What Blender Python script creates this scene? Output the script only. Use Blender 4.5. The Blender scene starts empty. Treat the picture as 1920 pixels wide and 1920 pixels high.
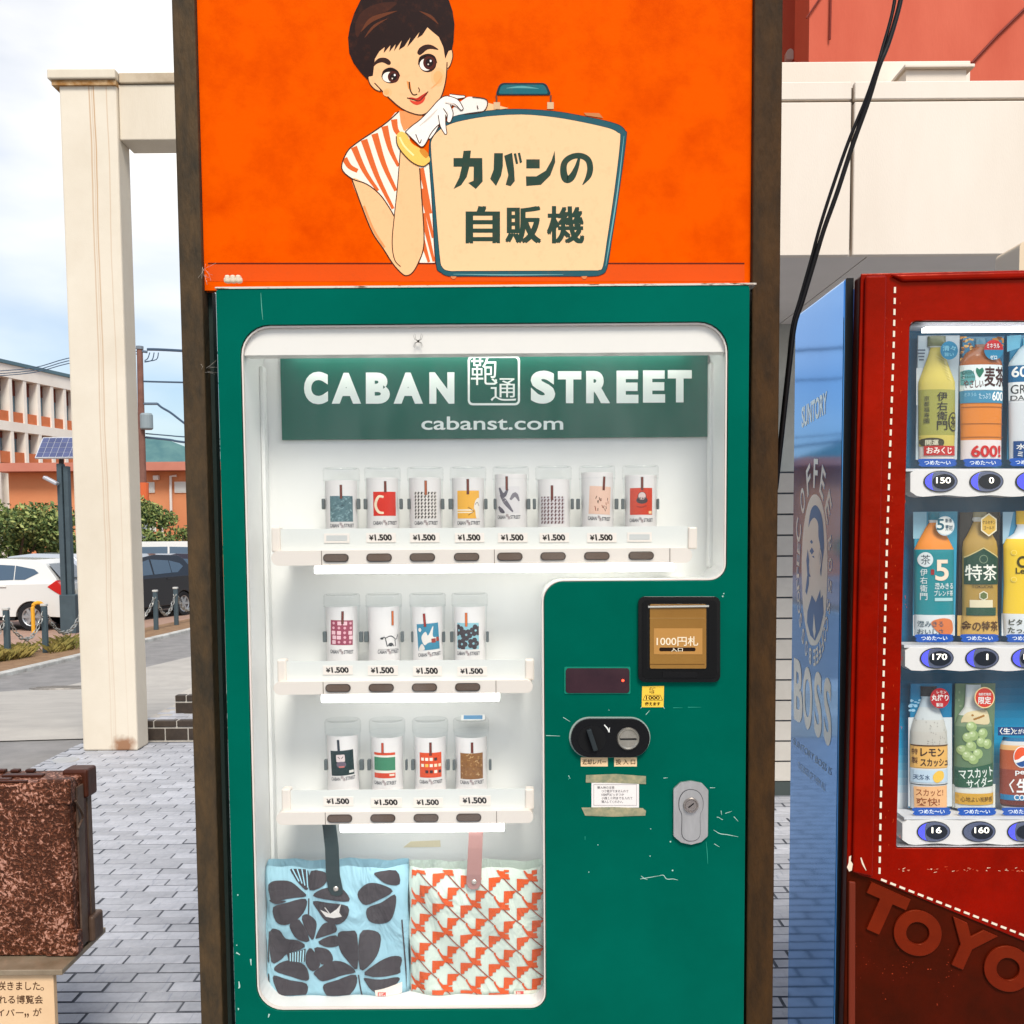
import bpy, bmesh, math, random
from mathutils import Vector, Matrix
from mathutils.geometry import tessellate_polygon
random.seed(7)
R = math.radians
scene = bpy.context.scene
COL = scene.collection

# ------------------------------------------------------------------ camera, sky, sun, exposure
CAM_H, FPX, PCX, PCY = 1.37, 1920.0, 960.0, 1126.0
PITCH, ROLL = R(3.9), -0.0075
CAM_M = Matrix.Rotation(math.pi / 2 - PITCH, 3, 'X') @ Matrix.Rotation(ROLL, 3, 'Z')
cam = bpy.data.cameras.new('camera')
cam.sensor_width = 36.0
cam.lens = 36.0 * FPX / 1920.0
cam.shift_y = (PCY - 960.0) / 1920.0
cam.clip_start = 0.05
cam.clip_end = 3000.0
cam_o = bpy.data.objects.new('camera', cam)
cam_o.matrix_world = Matrix.Translation((0, 0, CAM_H)) @ CAM_M.to_4x4()
COL.objects.link(cam_o)
scene.camera = cam_o

SUN_EL, SUN_AZ = 52.0, 165.0      # degrees; azimuth clockwise from +Y (behind the camera, a little to the right)
world = bpy.data.worlds.new('World')
scene.world = world
world.use_nodes = True
wn, wl = world.node_tree.nodes, world.node_tree.links
wn.clear()
w_out = wn.new('ShaderNodeOutputWorld')
w_bg = wn.new('ShaderNodeBackground')
w_sky = wn.new('ShaderNodeTexSky')
w_sky.sky_type = 'NISHITA'
w_sky.sun_disc = False
w_sky.sun_elevation = R(SUN_EL)
w_sky.sun_rotation = R(SUN_AZ)
w_sky.air_density = 1.0
w_sky.dust_density = 1.5
w_tc = wn.new('ShaderNodeTexCoord')
w_map = wn.new('ShaderNodeMapping')
w_map.inputs['Scale'].default_value = (1.0, 1.0, 2.6)
w_map.inputs['Location'].default_value = (3.1, 0.4, 0.35)
w_noise = wn.new('ShaderNodeTexNoise')
w_noise.inputs['Scale'].default_value = 1.9
w_noise.inputs['Detail'].default_value = 9.0
w_noise.inputs['Roughness'].default_value = 0.45
w_ramp = wn.new('ShaderNodeValToRGB')
w_ramp.color_ramp.elements[0].position = 0.43
w_ramp.color_ramp.elements[1].position = 0.73
w_mix = wn.new('ShaderNodeMixRGB')
w_mix.inputs['Color2'].default_value = (8.8, 8.5, 8.0, 1)
wl.new(w_tc.outputs['Generated'], w_map.inputs['Vector'])
wl.new(w_map.outputs['Vector'], w_noise.inputs['Vector'])
wl.new(w_noise.outputs['Fac'], w_ramp.inputs['Fac'])
wl.new(w_ramp.outputs['Color'], w_mix.inputs['Fac'])
wl.new(w_sky.outputs['Color'], w_mix.inputs['Color1'])
wl.new(w_mix.outputs['Color'], w_bg.inputs['Color'])
w_bg.inputs['Strength'].default_value = 0.09
wl.new(w_bg.outputs['Background'], w_out.inputs['Surface'])

sun = bpy.data.lights.new('sun', 'SUN')
sun.energy = 2.0
sun.angle = R(20)
sun.color = (1.0, 0.95, 0.87)
sun_o = bpy.data.objects.new('sun', sun)
_az, _el = R(SUN_AZ), R(SUN_EL)
_to_sun = Vector((math.sin(_az) * math.cos(_el), math.cos(_az) * math.cos(_el), math.sin(_el)))
sun_o.rotation_euler = _to_sun.to_track_quat('Z', 'Y').to_euler()
sun_o.location = (0, -5, 20)
COL.objects.link(sun_o)
vs = scene.view_settings
vs.view_transform = 'Standard'
vs.look = 'None'
vs.gamma = 1.0
vs.use_curve_mapping = False
vs.exposure = 0.85
scene.cycles.transparent_max_bounces = 24
scene.cycles.max_bounces = 8
scene.cycles.use_denoising = True
scene.cycles.caustics_reflective = False
scene.cycles.caustics_refractive = False

# ------------------------------------------------------------------ pixel rays (a direction; the distance comes from the surface met)
def ray(px, py):
    return CAM_M @ Vector(((px - PCX) / FPX, (PCY - py) / FPX, -1.0))
def P(px, py, Y):
    d = ray(px, py); t = Y / d.y
    return Vector((d.x * t, Y, CAM_H + d.z * t))
def PX(px, py, X):
    d = ray(px, py); t = X / d.x
    return Vector((X, d.y * t, CAM_H + d.z * t))
def G(px, py, z=0.0):
    d = ray(px, py); t = (z - CAM_H) / d.z
    return Vector((d.x * t, d.y * t, z))
def pix(v):
    q = CAM_M.transposed() @ (Vector(v) - Vector((0, 0, CAM_H)))
    return (PCX + FPX * q.x / -q.z, PCY - FPX * q.y / -q.z)

# ------------------------------------------------------------------ materials
def lin(c):
    f = lambda v: v / 12.92 if v <= 0.04045 else ((v + 0.055) / 1.055) ** 2.4
    return tuple(f(x / 255.0) for x in c)
MATS = {}
def mat(name, c, rough=0.5, metal=0.0, var=None, bump=None, coat=0.0, spec=0.22, c2=None, emit=None, stretch=None, rnd=0.0, tint=None):
    """c, c2 in 0-255 sRGB; var=(noise scale, low, high) mixes c -> c2; bump=(noise scale, strength)"""
    if name in MATS: return MATS[name]
    m = bpy.data.materials.new(name); m.use_nodes = True
    n, l = m.node_tree.nodes, m.node_tree.links
    b = n['Principled BSDF']
    b.inputs['Roughness'].default_value = rough
    b.inputs['Metallic'].default_value = metal
    b.inputs['Specular IOR Level'].default_value = spec
    b.inputs['Coat Weight'].default_value = coat
    b.inputs['Coat Roughness'].default_value = 0.06
    base = lin(c)
    if tint: b.inputs['Specular Tint'].default_value = (*tint, 1)
    b.inputs['Base Color'].default_value = (*base, 1)
    src = None
    if var or bump:
        tc = n.new('ShaderNodeTexCoord'); mp = n.new('ShaderNodeMapping')
        l.new(tc.outputs['Object'], mp.inputs['Vector'])
        if stretch: mp.inputs['Scale'].default_value = stretch
    if var:
        nz = n.new('ShaderNodeTexNoise'); nz.inputs['Scale'].default_value = var[0]
        nz.inputs['Detail'].default_value = 8; nz.inputs['Roughness'].default_value = 0.65
        l.new(mp.outputs['Vector'], nz.inputs['Vector'])
        rp = n.new('ShaderNodeValToRGB')
        rp.color_ramp.elements[0].position = var[1]; rp.color_ramp.elements[1].position = var[2]
        rp.color_ramp.elements[0].color = (*base, 1)
        rp.color_ramp.elements[1].color = (*lin(c2 if c2 else tuple(x * 0.8 for x in c)), 1)
        l.new(nz.outputs['Fac'], rp.inputs['Fac'])
        src = rp.outputs['Color']
    if rnd:
        oi = n.new('ShaderNodeObjectInfo'); hs = n.new('ShaderNodeHueSaturation')
        mr = n.new('ShaderNodeMapRange'); mr.inputs['To Min'].default_value = 1 - rnd; mr.inputs['To Max'].default_value = 1 + rnd
        l.new(oi.outputs['Random'], mr.inputs['Value']); l.new(mr.outputs['Result'], hs.inputs['Value'])
        if src: l.new(src, hs.inputs['Color'])
        else: hs.inputs['Color'].default_value = (*base, 1)
        src = hs.outputs['Color']
    if src: l.new(src, b.inputs['Base Color'])
    if bump:
        nb = n.new('ShaderNodeTexNoise'); nb.inputs['Scale'].default_value = bump[0]; nb.inputs['Detail'].default_value = 6
        l.new(mp.outputs['Vector'], nb.inputs['Vector'])
        bp = n.new('ShaderNodeBump'); bp.inputs['Strength'].default_value = bump[1]; bp.inputs['Distance'].default_value = 0.004
        l.new(nb.outputs['Fac'], bp.inputs['Height']); l.new(bp.outputs['Normal'], b.inputs['Normal'])
    if emit:
        b.inputs['Emission Color'].default_value = (*lin(emit[0]), 1); b.inputs['Emission Strength'].default_value = emit[1]
    MATS[name] = m
    return m
def glass_mat(name, tint=(1, 1, 1), gloss=0.6, rough=0.02, ior=1.45, haze=0.0):
    """a thin pane: mostly straight through, mirror by Fresnel"""
    if name in MATS: return MATS[name]
    m = bpy.data.materials.new(name); m.use_nodes = True
    n, l = m.node_tree.nodes, m.node_tree.links; n.clear()
    out = n.new('ShaderNodeOutputMaterial'); tr = n.new('ShaderNodeBsdfTransparent'); gl = n.new('ShaderNodeBsdfGlossy')
    tr.inputs['Color'].default_value = (*tint, 1); gl.inputs['Roughness'].default_value = rough
    lw = n.new('ShaderNodeLayerWeight'); lw.inputs['Blend'].default_value = 0.5
    pw = n.new('ShaderNodeMath'); pw.operation = 'POWER'; pw.inputs[1].default_value = 4.0
    fr = n.new('ShaderNodeMath'); fr.operation = 'MULTIPLY_ADD'; f0 = ((ior - 1) / (ior + 1)) ** 2
    fr.inputs[1].default_value = gloss; fr.inputs[2].default_value = f0
    l.new(lw.outputs['Facing'], pw.inputs[0]); l.new(pw.outputs[0], fr.inputs[0])
    mx = n.new('ShaderNodeMixShader')
    l.new(fr.outputs[0], mx.inputs['Fac']); l.new(tr.outputs['BSDF'], mx.inputs[1]); l.new(gl.outputs['BSDF'], mx.inputs[2])
    last = mx.outputs['Shader']
    if haze:     # pale streaky film put in for the reflected haze on the pane
        tc = n.new('ShaderNodeTexCoord'); mp = n.new('ShaderNodeMapping'); mp.inputs['Scale'].default_value = (3, 3, 1); mp.inputs['Rotation'].default_value = (0, .6, 0)
        nz = n.new('ShaderNodeTexNoise'); nz.inputs['Scale'].default_value = 4.0; nz.inputs['Detail'].default_value = 8; nz.inputs['Roughness'].default_value = .6
        l.new(tc.outputs['Object'], mp.inputs['Vector']); l.new(mp.outputs['Vector'], nz.inputs['Vector'])
        mr = n.new('ShaderNodeMapRange'); mr.inputs['From Min'].default_value = .38; mr.inputs['From Max'].default_value = .75; mr.inputs['To Min'].default_value = haze * .25; mr.inputs['To Max'].default_value = haze
        l.new(nz.outputs['Fac'], mr.inputs['Value'])
        df = n.new('ShaderNodeBsdfDiffuse'); df.inputs['Color'].default_value = (.75, .77, .76, 1); m2 = n.new('ShaderNodeMixShader')
        l.new(mr.outputs['Result'], m2.inputs['Fac']); l.new(last, m2.inputs[1]); l.new(df.outputs['BSDF'], m2.inputs[2]); last = m2.outputs['Shader']
    l.new(last, out.inputs['Surface'])
    MATS[name] = m
    return m
def ink_mat(name, rough=0.5, metal=0.0, wear=0.0, wscale=30.0, wcol=(120, 50, 20), coat=0.0, bump=None):
    """prints: flat colours come from the face's colour attribute, with a little wear"""
    if name in MATS: return MATS[name]
    m = bpy.data.materials.new(name); m.use_nodes = True
    n, l = m.node_tree.nodes, m.node_tree.links; b = n['Principled BSDF']
    b.inputs['Roughness'].default_value = rough; b.inputs['Coat Weight'].default_value = coat; b.inputs['Specular IOR Level'].default_value = .12; b.inputs['Metallic'].default_value = metal
    at = n.new('ShaderNodeAttribute'); at.attribute_name = 'ink'
    src = at.outputs['Color']
    if wear:
        tc = n.new('ShaderNodeTexCoord'); nz = n.new('ShaderNodeTexNoise'); nz.inputs['Scale'].default_value = wscale
        nz.inputs['Detail'].default_value = 10; nz.inputs['Roughness'].default_value = 0.75
        l.new(tc.outputs['Object'], nz.inputs['Vector'])
        mr = n.new('ShaderNodeMapRange'); mr.inputs['From Min'].default_value = 0.52; mr.inputs['From Max'].default_value = 0.80
        mr.inputs['To Max'].default_value = wear
        l.new(nz.outputs['Fac'], mr.inputs['Value'])
        mx = n.new('ShaderNodeMixRGB'); mx.inputs['Color2'].default_value = (*lin(wcol), 1)
        l.new(mr.outputs['Result'], mx.inputs['Fac']); l.new(src, mx.inputs['Color1']); src = mx.outputs['Color']
    l.new(src, b.inputs['Base Color'])
    if bump: cloth_bump(m)
    MATS[name] = m
    return m
def cloth_bump(m):
    n, l = m.node_tree.nodes, m.node_tree.links; b = n['Principled BSDF']
    tc = n.new('ShaderNodeTexCoord'); mp = n.new('ShaderNodeMapping'); mp.inputs['Scale'].default_value = (1.6, 1, .8); mp.inputs['Rotation'].default_value = (0, .5, 0); l.new(tc.outputs['Object'], mp.inputs['Vector'])
    a = n.new('ShaderNodeTexNoise'); a.inputs['Scale'].default_value = 9; a.inputs['Detail'].default_value = 3; a.inputs['Distortion'].default_value = 1.2; l.new(mp.outputs['Vector'], a.inputs['Vector'])
    w = n.new('ShaderNodeTexNoise'); w.inputs['Scale'].default_value = 420; l.new(tc.outputs['Object'], w.inputs['Vector'])
    b1 = n.new('ShaderNodeBump'); b1.inputs['Strength'].default_value = .75; b1.inputs['Distance'].default_value = .022; l.new(a.outputs['Fac'], b1.inputs['Height'])
    b2 = n.new('ShaderNodeBump'); b2.inputs['Strength'].default_value = .35; b2.inputs['Distance'].default_value = .0008; l.new(w.outputs['Fac'], b2.inputs['Height']); l.new(b1.outputs['Normal'], b2.inputs['Normal'])
    l.new(b2.outputs['Normal'], b.inputs['Normal'])
    return m

# ------------------------------------------------------------------ objects
def tag(o, label=None, cat=None, group=None, kind=None):
    if label: o['label'] = label
    if cat: o['category'] = cat
    if group: o['group'] = group
    if kind: o['kind'] = kind
    return o
def thing(name, label, cat, loc=(0, 0, 0), group=None, kind=None):
    o = bpy.data.objects.new(name, None); o.empty_display_size = 0.1
    o.location = loc; COL.objects.link(o)
    return tag(o, label, cat, group, kind)
def wloc(o):
    w = Vector(o.location)
    if o.parent is not None: w += wloc(o.parent) + o.matrix_parent_inverse.translation
    return w
def attach(o, parent):
    if parent is not None:
        o.parent = parent
        o.matrix_parent_inverse = Matrix.Translation(-wloc(parent))
def obj(name, bm, m, parent=None, smooth=False, bevel=0.0, seg=2, local=False):
    me = bpy.data.meshes.new(name)
    if isinstance(bm, bmesh.types.BMesh):
        bmesh.ops.recalc_face_normals(bm, faces=bm.faces[:])
        bm.to_mesh(me); bm.free()
    o = bpy.data.objects.new(name, me); COL.objects.link(o)
    for x in (m if isinstance(m, (list, tuple)) else [m]): me.materials.append(x)
    if smooth:
        for p in me.polygons: p.use_smooth = True
    if bevel:
        md = o.modifiers.new('bevel', 'BEVEL'); md.width = bevel; md.segments = seg; md.limit_method = 'ANGLE'; md.angle_limit = R(35)
    if local: o.parent = parent
    else: attach(o, parent)
    return o
def B():
    return bmesh.new()
def box(bm, x0, x1, y0, y1, z0, z1, M=None):
    v = [Vector(c) for c in ((x0, y0, z0), (x1, y0, z0), (x1, y1, z0), (x0, y1, z0), (x0, y0, z1), (x1, y0, z1), (x1, y1, z1), (x0, y1, z1))]
    if M is not None: v = [M @ c for c in v]
    v = [bm.verts.new(c) for c in v]
    for f in ((0, 3, 2, 1), (4, 5, 6, 7), (0, 1, 5, 4), (1, 2, 6, 5), (2, 3, 7, 6), (3, 0, 4, 7)):
        bm.faces.new([v[i] for i in f])
    return bm
def boxo(name, x0, x1, y0, y1, z0, z1, m, parent=None, bevel=0.0, seg=2):
    return obj(name, box(B(), x0, x1, y0, y1, z0, z1), m, parent, bevel=bevel, seg=seg)
def tess(loops):
    pl = [[Vector((a, b, 0)) for a, b in lp] for lp in loops]
    return tessellate_polygon(pl)
def prism(bm, loops, mp, t0, t1, back=True):
    """loops: outer + holes as (a,b); mp(a,b,t) -> 3D"""
    tr = tess(loops)
    flat = [p for lp in loops for p in lp]
    f = [bm.verts.new(mp(a, b, t0)) for a, b in flat]
    g = [bm.verts.new(mp(a, b, t1)) for a, b in flat]
    for t in tr:
        try: bm.faces.new([f[i] for i in t])
        except ValueError: pass
        if back:
            try: bm.faces.new([g[i] for i in reversed(t)])
            except ValueError: pass
    k = 0
    for lp in loops:
        n = len(lp)
        for i in range(n):
            a, b = k + i, k + (i + 1) % n
            bm.faces.new((f[a], f[b], g[b], g[a]))
        k += n
    return bm
XZ = lambda a, b, t: Vector((a, t, b))
def rrect(x0, x1, z0, z1, r, seg=6):
    return rpoly([(x0, z0), (x1, z0), (x1, z1), (x0, z1)], r, seg)
def rpoly(pts, r, seg=6):
    out = []; n = len(pts)
    for i in range(n):
        rr = r[i] if isinstance(r, (list, tuple)) else r
        p = Vector(pts[i]); a = (Vector(pts[i - 1]) - p).normalized(); b = (Vector(pts[(i + 1) % n]) - p).normalized()
        ang = a.angle(b)
        if rr <= 0 or ang > 3.1: out.append(tuple(p)); continue
        d = rr / math.tan(ang / 2); c = p + (a + b).normalized() * (rr / math.sin(ang / 2))
        s, e = p + a * d - c, p + b * d - c
        a0 = math.atan2(s.y, s.x); da = math.atan2(e.y, e.x) - a0
        while da > math.pi: da -= 2 * math.pi
        while da < -math.pi: da += 2 * math.pi
        for k in range(seg + 1):
            t = a0 + da * k / seg; out.append((c.x + rr * math.cos(t), c.y + rr * math.sin(t)))
    return out
def circ(cx, cz, rx, rz=None, n=28, a0=0.0):
    rz = rx if rz is None else rz
    return [(cx + rx * math.cos(a0 + 2 * math.pi * i / n), cz + rz * math.sin(a0 + 2 * math.pi * i / n)) for i in range(n)]
def smooth_loop(pts, k=5, closed=True):
    n = len(pts); out = []
    for i in range(n if closed else n - 1):
        p0, p1, p2, p3 = (pts[(i + d) % n] if closed else pts[min(max(i + d, 0), n - 1)] for d in (-1, 0, 1, 2))
        for j in range(k):
            t = j / k
            out.append(tuple(0.5 * ((2 * p1[q]) + (p2[q] - p0[q]) * t + (2 * p0[q] - 5 * p1[q] + 4 * p2[q] - p3[q]) * t * t + (3 * p1[q] - p0[q] - 3 * p2[q] + p3[q]) * t ** 3) for q in range(len(p1))))
    if not closed: out.append(tuple(pts[-1]))
    return out
def tube(bm, pts, r, n=8, caps=True):
    pts = [Vector(p) for p in pts]; rings = []
    up = Vector((0.123, 0.456, 0.88)).normalized()
    for i, p in enumerate(pts):
        d = (pts[min(i + 1, len(pts) - 1)] - pts[max(i - 1, 0)]).normalized()
        u = d.cross(up)
        if u.length < 1e-4: u = d.cross(Vector((1, 0, 0)))
        u.normalize(); w = d.cross(u).normalized()
        rr = r[i] if isinstance(r, (list, tuple)) else r
        rings.append([bm.verts.new(p + (u * math.cos(2 * math.pi * k / n) + w * math.sin(2 * math.pi * k / n)) * rr) for k in range(n)])
    for a, b in zip(rings, rings[1:]):
        for k in range(n): bm.faces.new((a[k], a[(k + 1) % n], b[(k + 1) % n], b[k]))
    if caps:
        bm.faces.new(rings[0][::-1]); bm.faces.new(rings[-1])
    return bm
def lathe(bm, prof, n=24, a0=0.0, a1=2 * math.pi, cx=0, cy=0, sy=1.0):
    full = abs(a1 - a0 - 2 * math.pi) < 1e-6
    m = n if full else n + 1; rings = []
    for r, z in prof:
        rings.append([bm.verts.new((cx + r * math.cos(a0 + (a1 - a0) * k / n), cy + sy * r * math.sin(a0 + (a1 - a0) * k / n), z)) for k in range(m)])
    for a, b in zip(rings, rings[1:]):
        for k in range(n):
            bm.faces.new((a[k], a[(k + 1) % m], b[(k + 1) % m], b[k]))
    return bm
def cap(bm, ring):
    bm.faces.new(ring)

# ------------------------------------------------------------------ printed artwork: thin layers of flat colour
_TXT = {}
def text_geo(s, bold=0.0, res=5):
    key = (s, bold, res)
    if key not in _TXT:
        c = bpy.data.curves.new('txt', 'FONT'); c.body = s; c.offset = bold; c.resolution_u = res
        o = bpy.data.objects.new('txt', c); me = o.to_mesh()
        vs_ = [(v.co.x, v.co.y) for v in me.vertices]; fs = [tuple(p.vertices) for p in me.polygons]
        o.to_mesh_clear(); bpy.data.objects.remove(o); bpy.data.curves.remove(c)
        x0, x1 = min(v[0] for v in vs_), max(v[0] for v in vs_); y0, y1 = min(v[1] for v in vs_), max(v[1] for v in vs_)
        _TXT[key] = ([((x - x0) / (x1 - x0), (y - y0) / (y1 - y0)) for x, y in vs_], fs, (x1 - x0) / (y1 - y0))
    return _TXT[key]
class Art:
    STEP = 0.00022
    def __init__(s, mp): s.mp, s.F, s.i = mp, [], 0
    def _off(s, layer):
        s.i += 1
        return layer * s.STEP + (s.i % 60) * 1.2e-6 + 4e-5
    def poly(s, pts, col, layer=1, holes=()):
        loops = [list(pts)] + [list(h) for h in holes]; o = s._off(layer)
        flat = [p for lp in loops for p in lp]
        for t in tess(loops): s.F.append(([flat[i] for i in t], col, o))
        return s
    def sm(s, pts, col, layer=1, k=4): return s.poly(smooth_loop(pts, k), col, layer)
    def rect(s, x0, y0, x1, y1, col, layer=1): return s.poly([(x0, y0), (x1, y0), (x1, y1), (x0, y1)], col, layer)
    def ell(s, cx, cy, rx, ry, col, layer=1, n=24): return s.poly(circ(cx, cy, rx, ry, n), col, layer)
    def stroke(s, pts, w, col, layer=1, k=4, smooth=True):
        n0 = len(pts)
        ws = list(w) if isinstance(w, (list, tuple)) else [w] * n0
        q = [(p[0], p[1], ww) for p, ww in zip(pts, ws)]
        if smooth and n0 > 2: q = smooth_loop(q, k, closed=False)
        L, Rr = [], []
        for i, (x, y, ww) in enumerate(q):
            a, b = q[max(i - 1, 0)], q[min(i + 1, len(q) - 1)]
            dx, dy = b[0] - a[0], b[1] - a[1]; d = math.hypot(dx, dy) or 1.0
            L.append((x - dy / d * ww / 2, y + dx / d * ww / 2)); Rr.append((x + dy / d * ww / 2, y - dx / d * ww / 2))
        o = s._off(layer)
        for i in range(len(q) - 1): s.F.append(([L[i], L[i + 1], Rr[i + 1], Rr[i]], col, o))
        return s
    def text(s, string, x0, y0, x1, y1, col, layer=2, bold=0.02, slant=0.0, quad=None, rot=0.0):
        """fills the box x0..x1, y0 (top) .. y1 (bottom) of the art's own coordinates"""
        v, f, _ = text_geo(string, bold); o = s._off(layer)
        cx, cy = (x0 + x1) / 2, (y0 + y1) / 2; cr, sr = math.cos(rot), math.sin(rot)
        def m(a, b):
            x = x0 + a * (x1 - x0) + slant * b * (y0 - y1); y = y1 + b * (y0 - y1)
            if rot:
                dx, dy = x - cx, y - cy; x, y = cx + dx * cr - dy * sr, cy + dx * sr + dy * cr
            return (x, y)
        for t in f: s.F.append(([m(*v[i]) for i in t], col, o))
        return s
    def clip(s, n0, x0, y0, x1, y1):
        """trim everything added since index n0 to a rectangle"""
        def cut(pts, ax, lim, keep_less):
            out = []
            for i in range(len(pts)):
                a, b = pts[i - 1], pts[i]
                ia = a[ax] <= lim if keep_less else a[ax] >= lim; ib = b[ax] <= lim if keep_less else b[ax] >= lim
                if ia != ib:
                    t = (lim - a[ax]) / (b[ax] - a[ax]); out.append((a[0] + (b[0] - a[0]) * t, a[1] + (b[1] - a[1]) * t))
                if ib: out.append(b)
            return out
        new = []
        for pts, c, o in s.F[n0:]:
            for ax, lim, kl in ((0, x0, False), (0, x1, True), (1, y0, False), (1, y1, True)):
                if len(pts) >= 3: pts = cut(pts, ax, lim, kl)
            if len(pts) >= 3: new.append((pts, c, o))
        s.F[n0:] = new
        return s
    def build(s, name, m, parent=None, sub=0.0, local=False):
        verts, faces, cols = [], [], []
        F = s.F
        if sub:
            todo, F = list(s.F), []
            while todo:
                pts, c, o = todo.pop()
                if len(pts) > 4: 
                    for k in range(1, len(pts) - 1): todo.append(([pts[0], pts[k], pts[k + 1]], c, o))
                    continue
                ls = [(math.dist(pts[i], pts[(i + 1) % len(pts)]), i) for i in range(len(pts))]
                L, i = max(ls)
                if L <= sub: F.append((pts, c, o)); continue
                n = len(pts); a, b = pts[i], pts[(i + 1) % n]; mid = ((a[0] + b[0]) / 2, (a[1] + b[1]) / 2)
                if n == 3:
                    q = pts[(i + 2) % 3]; todo += [([a, mid, q], c, o), ([mid, b, q], c, o)]
                else:
                    c1, d1 = pts[(i + 2) % 4], pts[(i + 3) % 4]; m2 = ((c1[0] + d1[0]) / 2, (c1[1] + d1[1]) / 2)
                    todo += [([a, mid, m2, d1], c, o), ([mid, b, c1, m2], c, o)]
        for pts, c, o in F:
            k = len(verts); verts += [s.mp(a, b, o) for a, b in pts]; faces.append(tuple(range(k, k + len(pts)))); cols.append((*lin(c), 1.0))
        me = bpy.data.meshes.new(name); me.from_pydata(verts, [], faces); me.update()
        at = me.color_attributes.new('ink', 'FLOAT_COLOR', 'CORNER')
        buf = []
        for p, c in zip(me.polygons, cols): buf += list(c) * p.loop_total
        at.data.foreach_set('color', buf)
        me.materials.append(m)
        o = bpy.data.objects.new(name, me); COL.objects.link(o)
        if local: o.parent = parent
        else: attach(o, parent)
        return o
def on_y(Y):   # picture coordinates met with the vertical plane y = Y, layers lifted towards -y
    return lambda a, b, off: P(a, b, Y) + Vector((0, -off, 0))

# ================================================================== THE SETTING
LOT_Z = -0.70
def tz(Y):
    if Y < 7.2: return 0.0
    if Y > 13.8: return LOT_Z
    return LOT_Z * (Y - 7.2) / 6.6
def T(px, py, dz=0.0):           # where the picture ray meets the sloping ground
    d = ray(px, py); t = 2.0
    for _ in range(4000):
        t += 0.02
        if CAM_H + d.z * t <= tz(d.y * t): break
    return Vector((d.x * t, d.y * t, tz(d.y * t) + dz))
M_asph = mat('asphalt', (142, 139, 136), 0.85, var=(3.0, 0.35, 0.7), c2=(120, 118, 116), bump=(180, 0.5))
M_conc = mat('pale_concrete', (182, 177, 168), 0.85, var=(2.2, 0.3, 0.75), c2=(160, 155, 148), bump=(140, 0.4))
M_lot = mat('pink_paving', (172, 140, 122), 0.9, var=(1.4, 0.3, 0.75), c2=(148, 122, 108), bump=(60, 0.3))
M_grout = mat('dark_joint', (98, 101, 107), 0.9, var=(40, 0.3, 0.8), c2=(70, 73, 79))
def paver_mat():
    m = mat('grey_paver', (178, 179, 184), 0.45, var=(22, 0.30, 0.78), c2=(150, 152, 158), bump=(160, 0.25), rnd=0.16)
    n, l = m.node_tree.nodes, m.node_tree.links
    # rubbed streaks that run across the bricks
    b = n['Principled BSDF']; tc = n.new('ShaderNodeTexCoord'); mp = n.new('ShaderNodeMapping')
    mp.inputs['Rotation'].default_value = (0, 0, 0.5); mp.inputs['Scale'].default_value = (60, 5, 5)
    oi = n.new('ShaderNodeObjectInfo'); ad = n.new('ShaderNodeVectorMath'); ad.operation = 'ADD'
    l.new(tc.outputs['Object'], ad.inputs[0]); l.new(oi.outputs['Location'], ad.inputs[1]); l.new(ad.outputs[0], mp.inputs['Vector'])
    nz = n.new('ShaderNodeTexNoise'); nz.inputs['Scale'].default_value = 1.6; nz.inputs['Detail'].default_value = 4
    l.new(mp.outputs['Vector'], nz.inputs['Vector'])
    rp = n.new('ShaderNodeValToRGB'); rp.color_ramp.elements[0].position = 0.60; rp.color_ramp.elements[1].position = 0.70
    rp.color_ramp.elements[1].color = (0.5, 0.5, 0.5, 1)
    l.new(nz.outputs['Fac'], rp.inputs['Fac'])
    mx = n.new('ShaderNodeMixRGB'); mx.inputs['Color2'].default_value = (*lin((120, 126, 140)), 1)
    src = b.inputs['Base Color'].links[0].from_socket
    l.new(rp.outputs['Color'], mx.inputs['Fac']); l.new(src, mx.inputs['Color1']); l.new(mx.outputs['Color'], b.inputs['Base Color'])
    return m
M_paver = paver_mat()

# one ground sheet to the horizon, with the ramp down to the car park
bm = B()
ys = [-80, -20, 0, 4, 7.2] + [7.2 + 1.1 * i for i in range(1, 6)] + [13.8, 16, 20, 40, 80, 200, 900]
xs = [-700, -60, -20, -8, -2, 4, 12, 60, 700]
grid = [[bm.verts.new((x, y, tz(y) - 0.014)) for x in xs] for y in ys]
for a, b in zip(grid, grid[1:]):
    for k in range(len(xs) - 1): bm.faces.new((a[k], a[k + 1], b[k + 1], b[k]))
tag(obj('ground', bm, M_asph), kind='structure')

def strip(name, pxs, m, dz, n=30):
    """a sheet on the sloping ground between a lower and an upper picture line"""
    (a0, a1), (b0, b1) = pxs
    c = [T(*q) for q in (a0, a1, b1, b0)]
    yl = sorted(set([0.0, 1.0] + [i / 60 for i in range(61)])); bm = B(); rows = []
    for t in yl:
        l_, r_ = c[0].lerp(c[3], t), c[1].lerp(c[2], t)
        rows.append([bm.verts.new((l_.x + (r_.x - l_.x) * k / 20, l_.y + (r_.y - l_.y) * k / 20, tz(l_.y + (r_.y - l_.y) * k / 20) + dz)) for k in range(21)])
    for a, b in zip(rows, rows[1:]):
        for k in range(20): bm.faces.new((a[k], a[k + 1], b[k + 1], b[k]))
    return tag(obj(name, bm, m), kind='structure')
strip('road', (((-120, 1392), (420, 1376)), ((-120, 1305), (420, 1216))), M_conc, -0.006)

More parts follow.
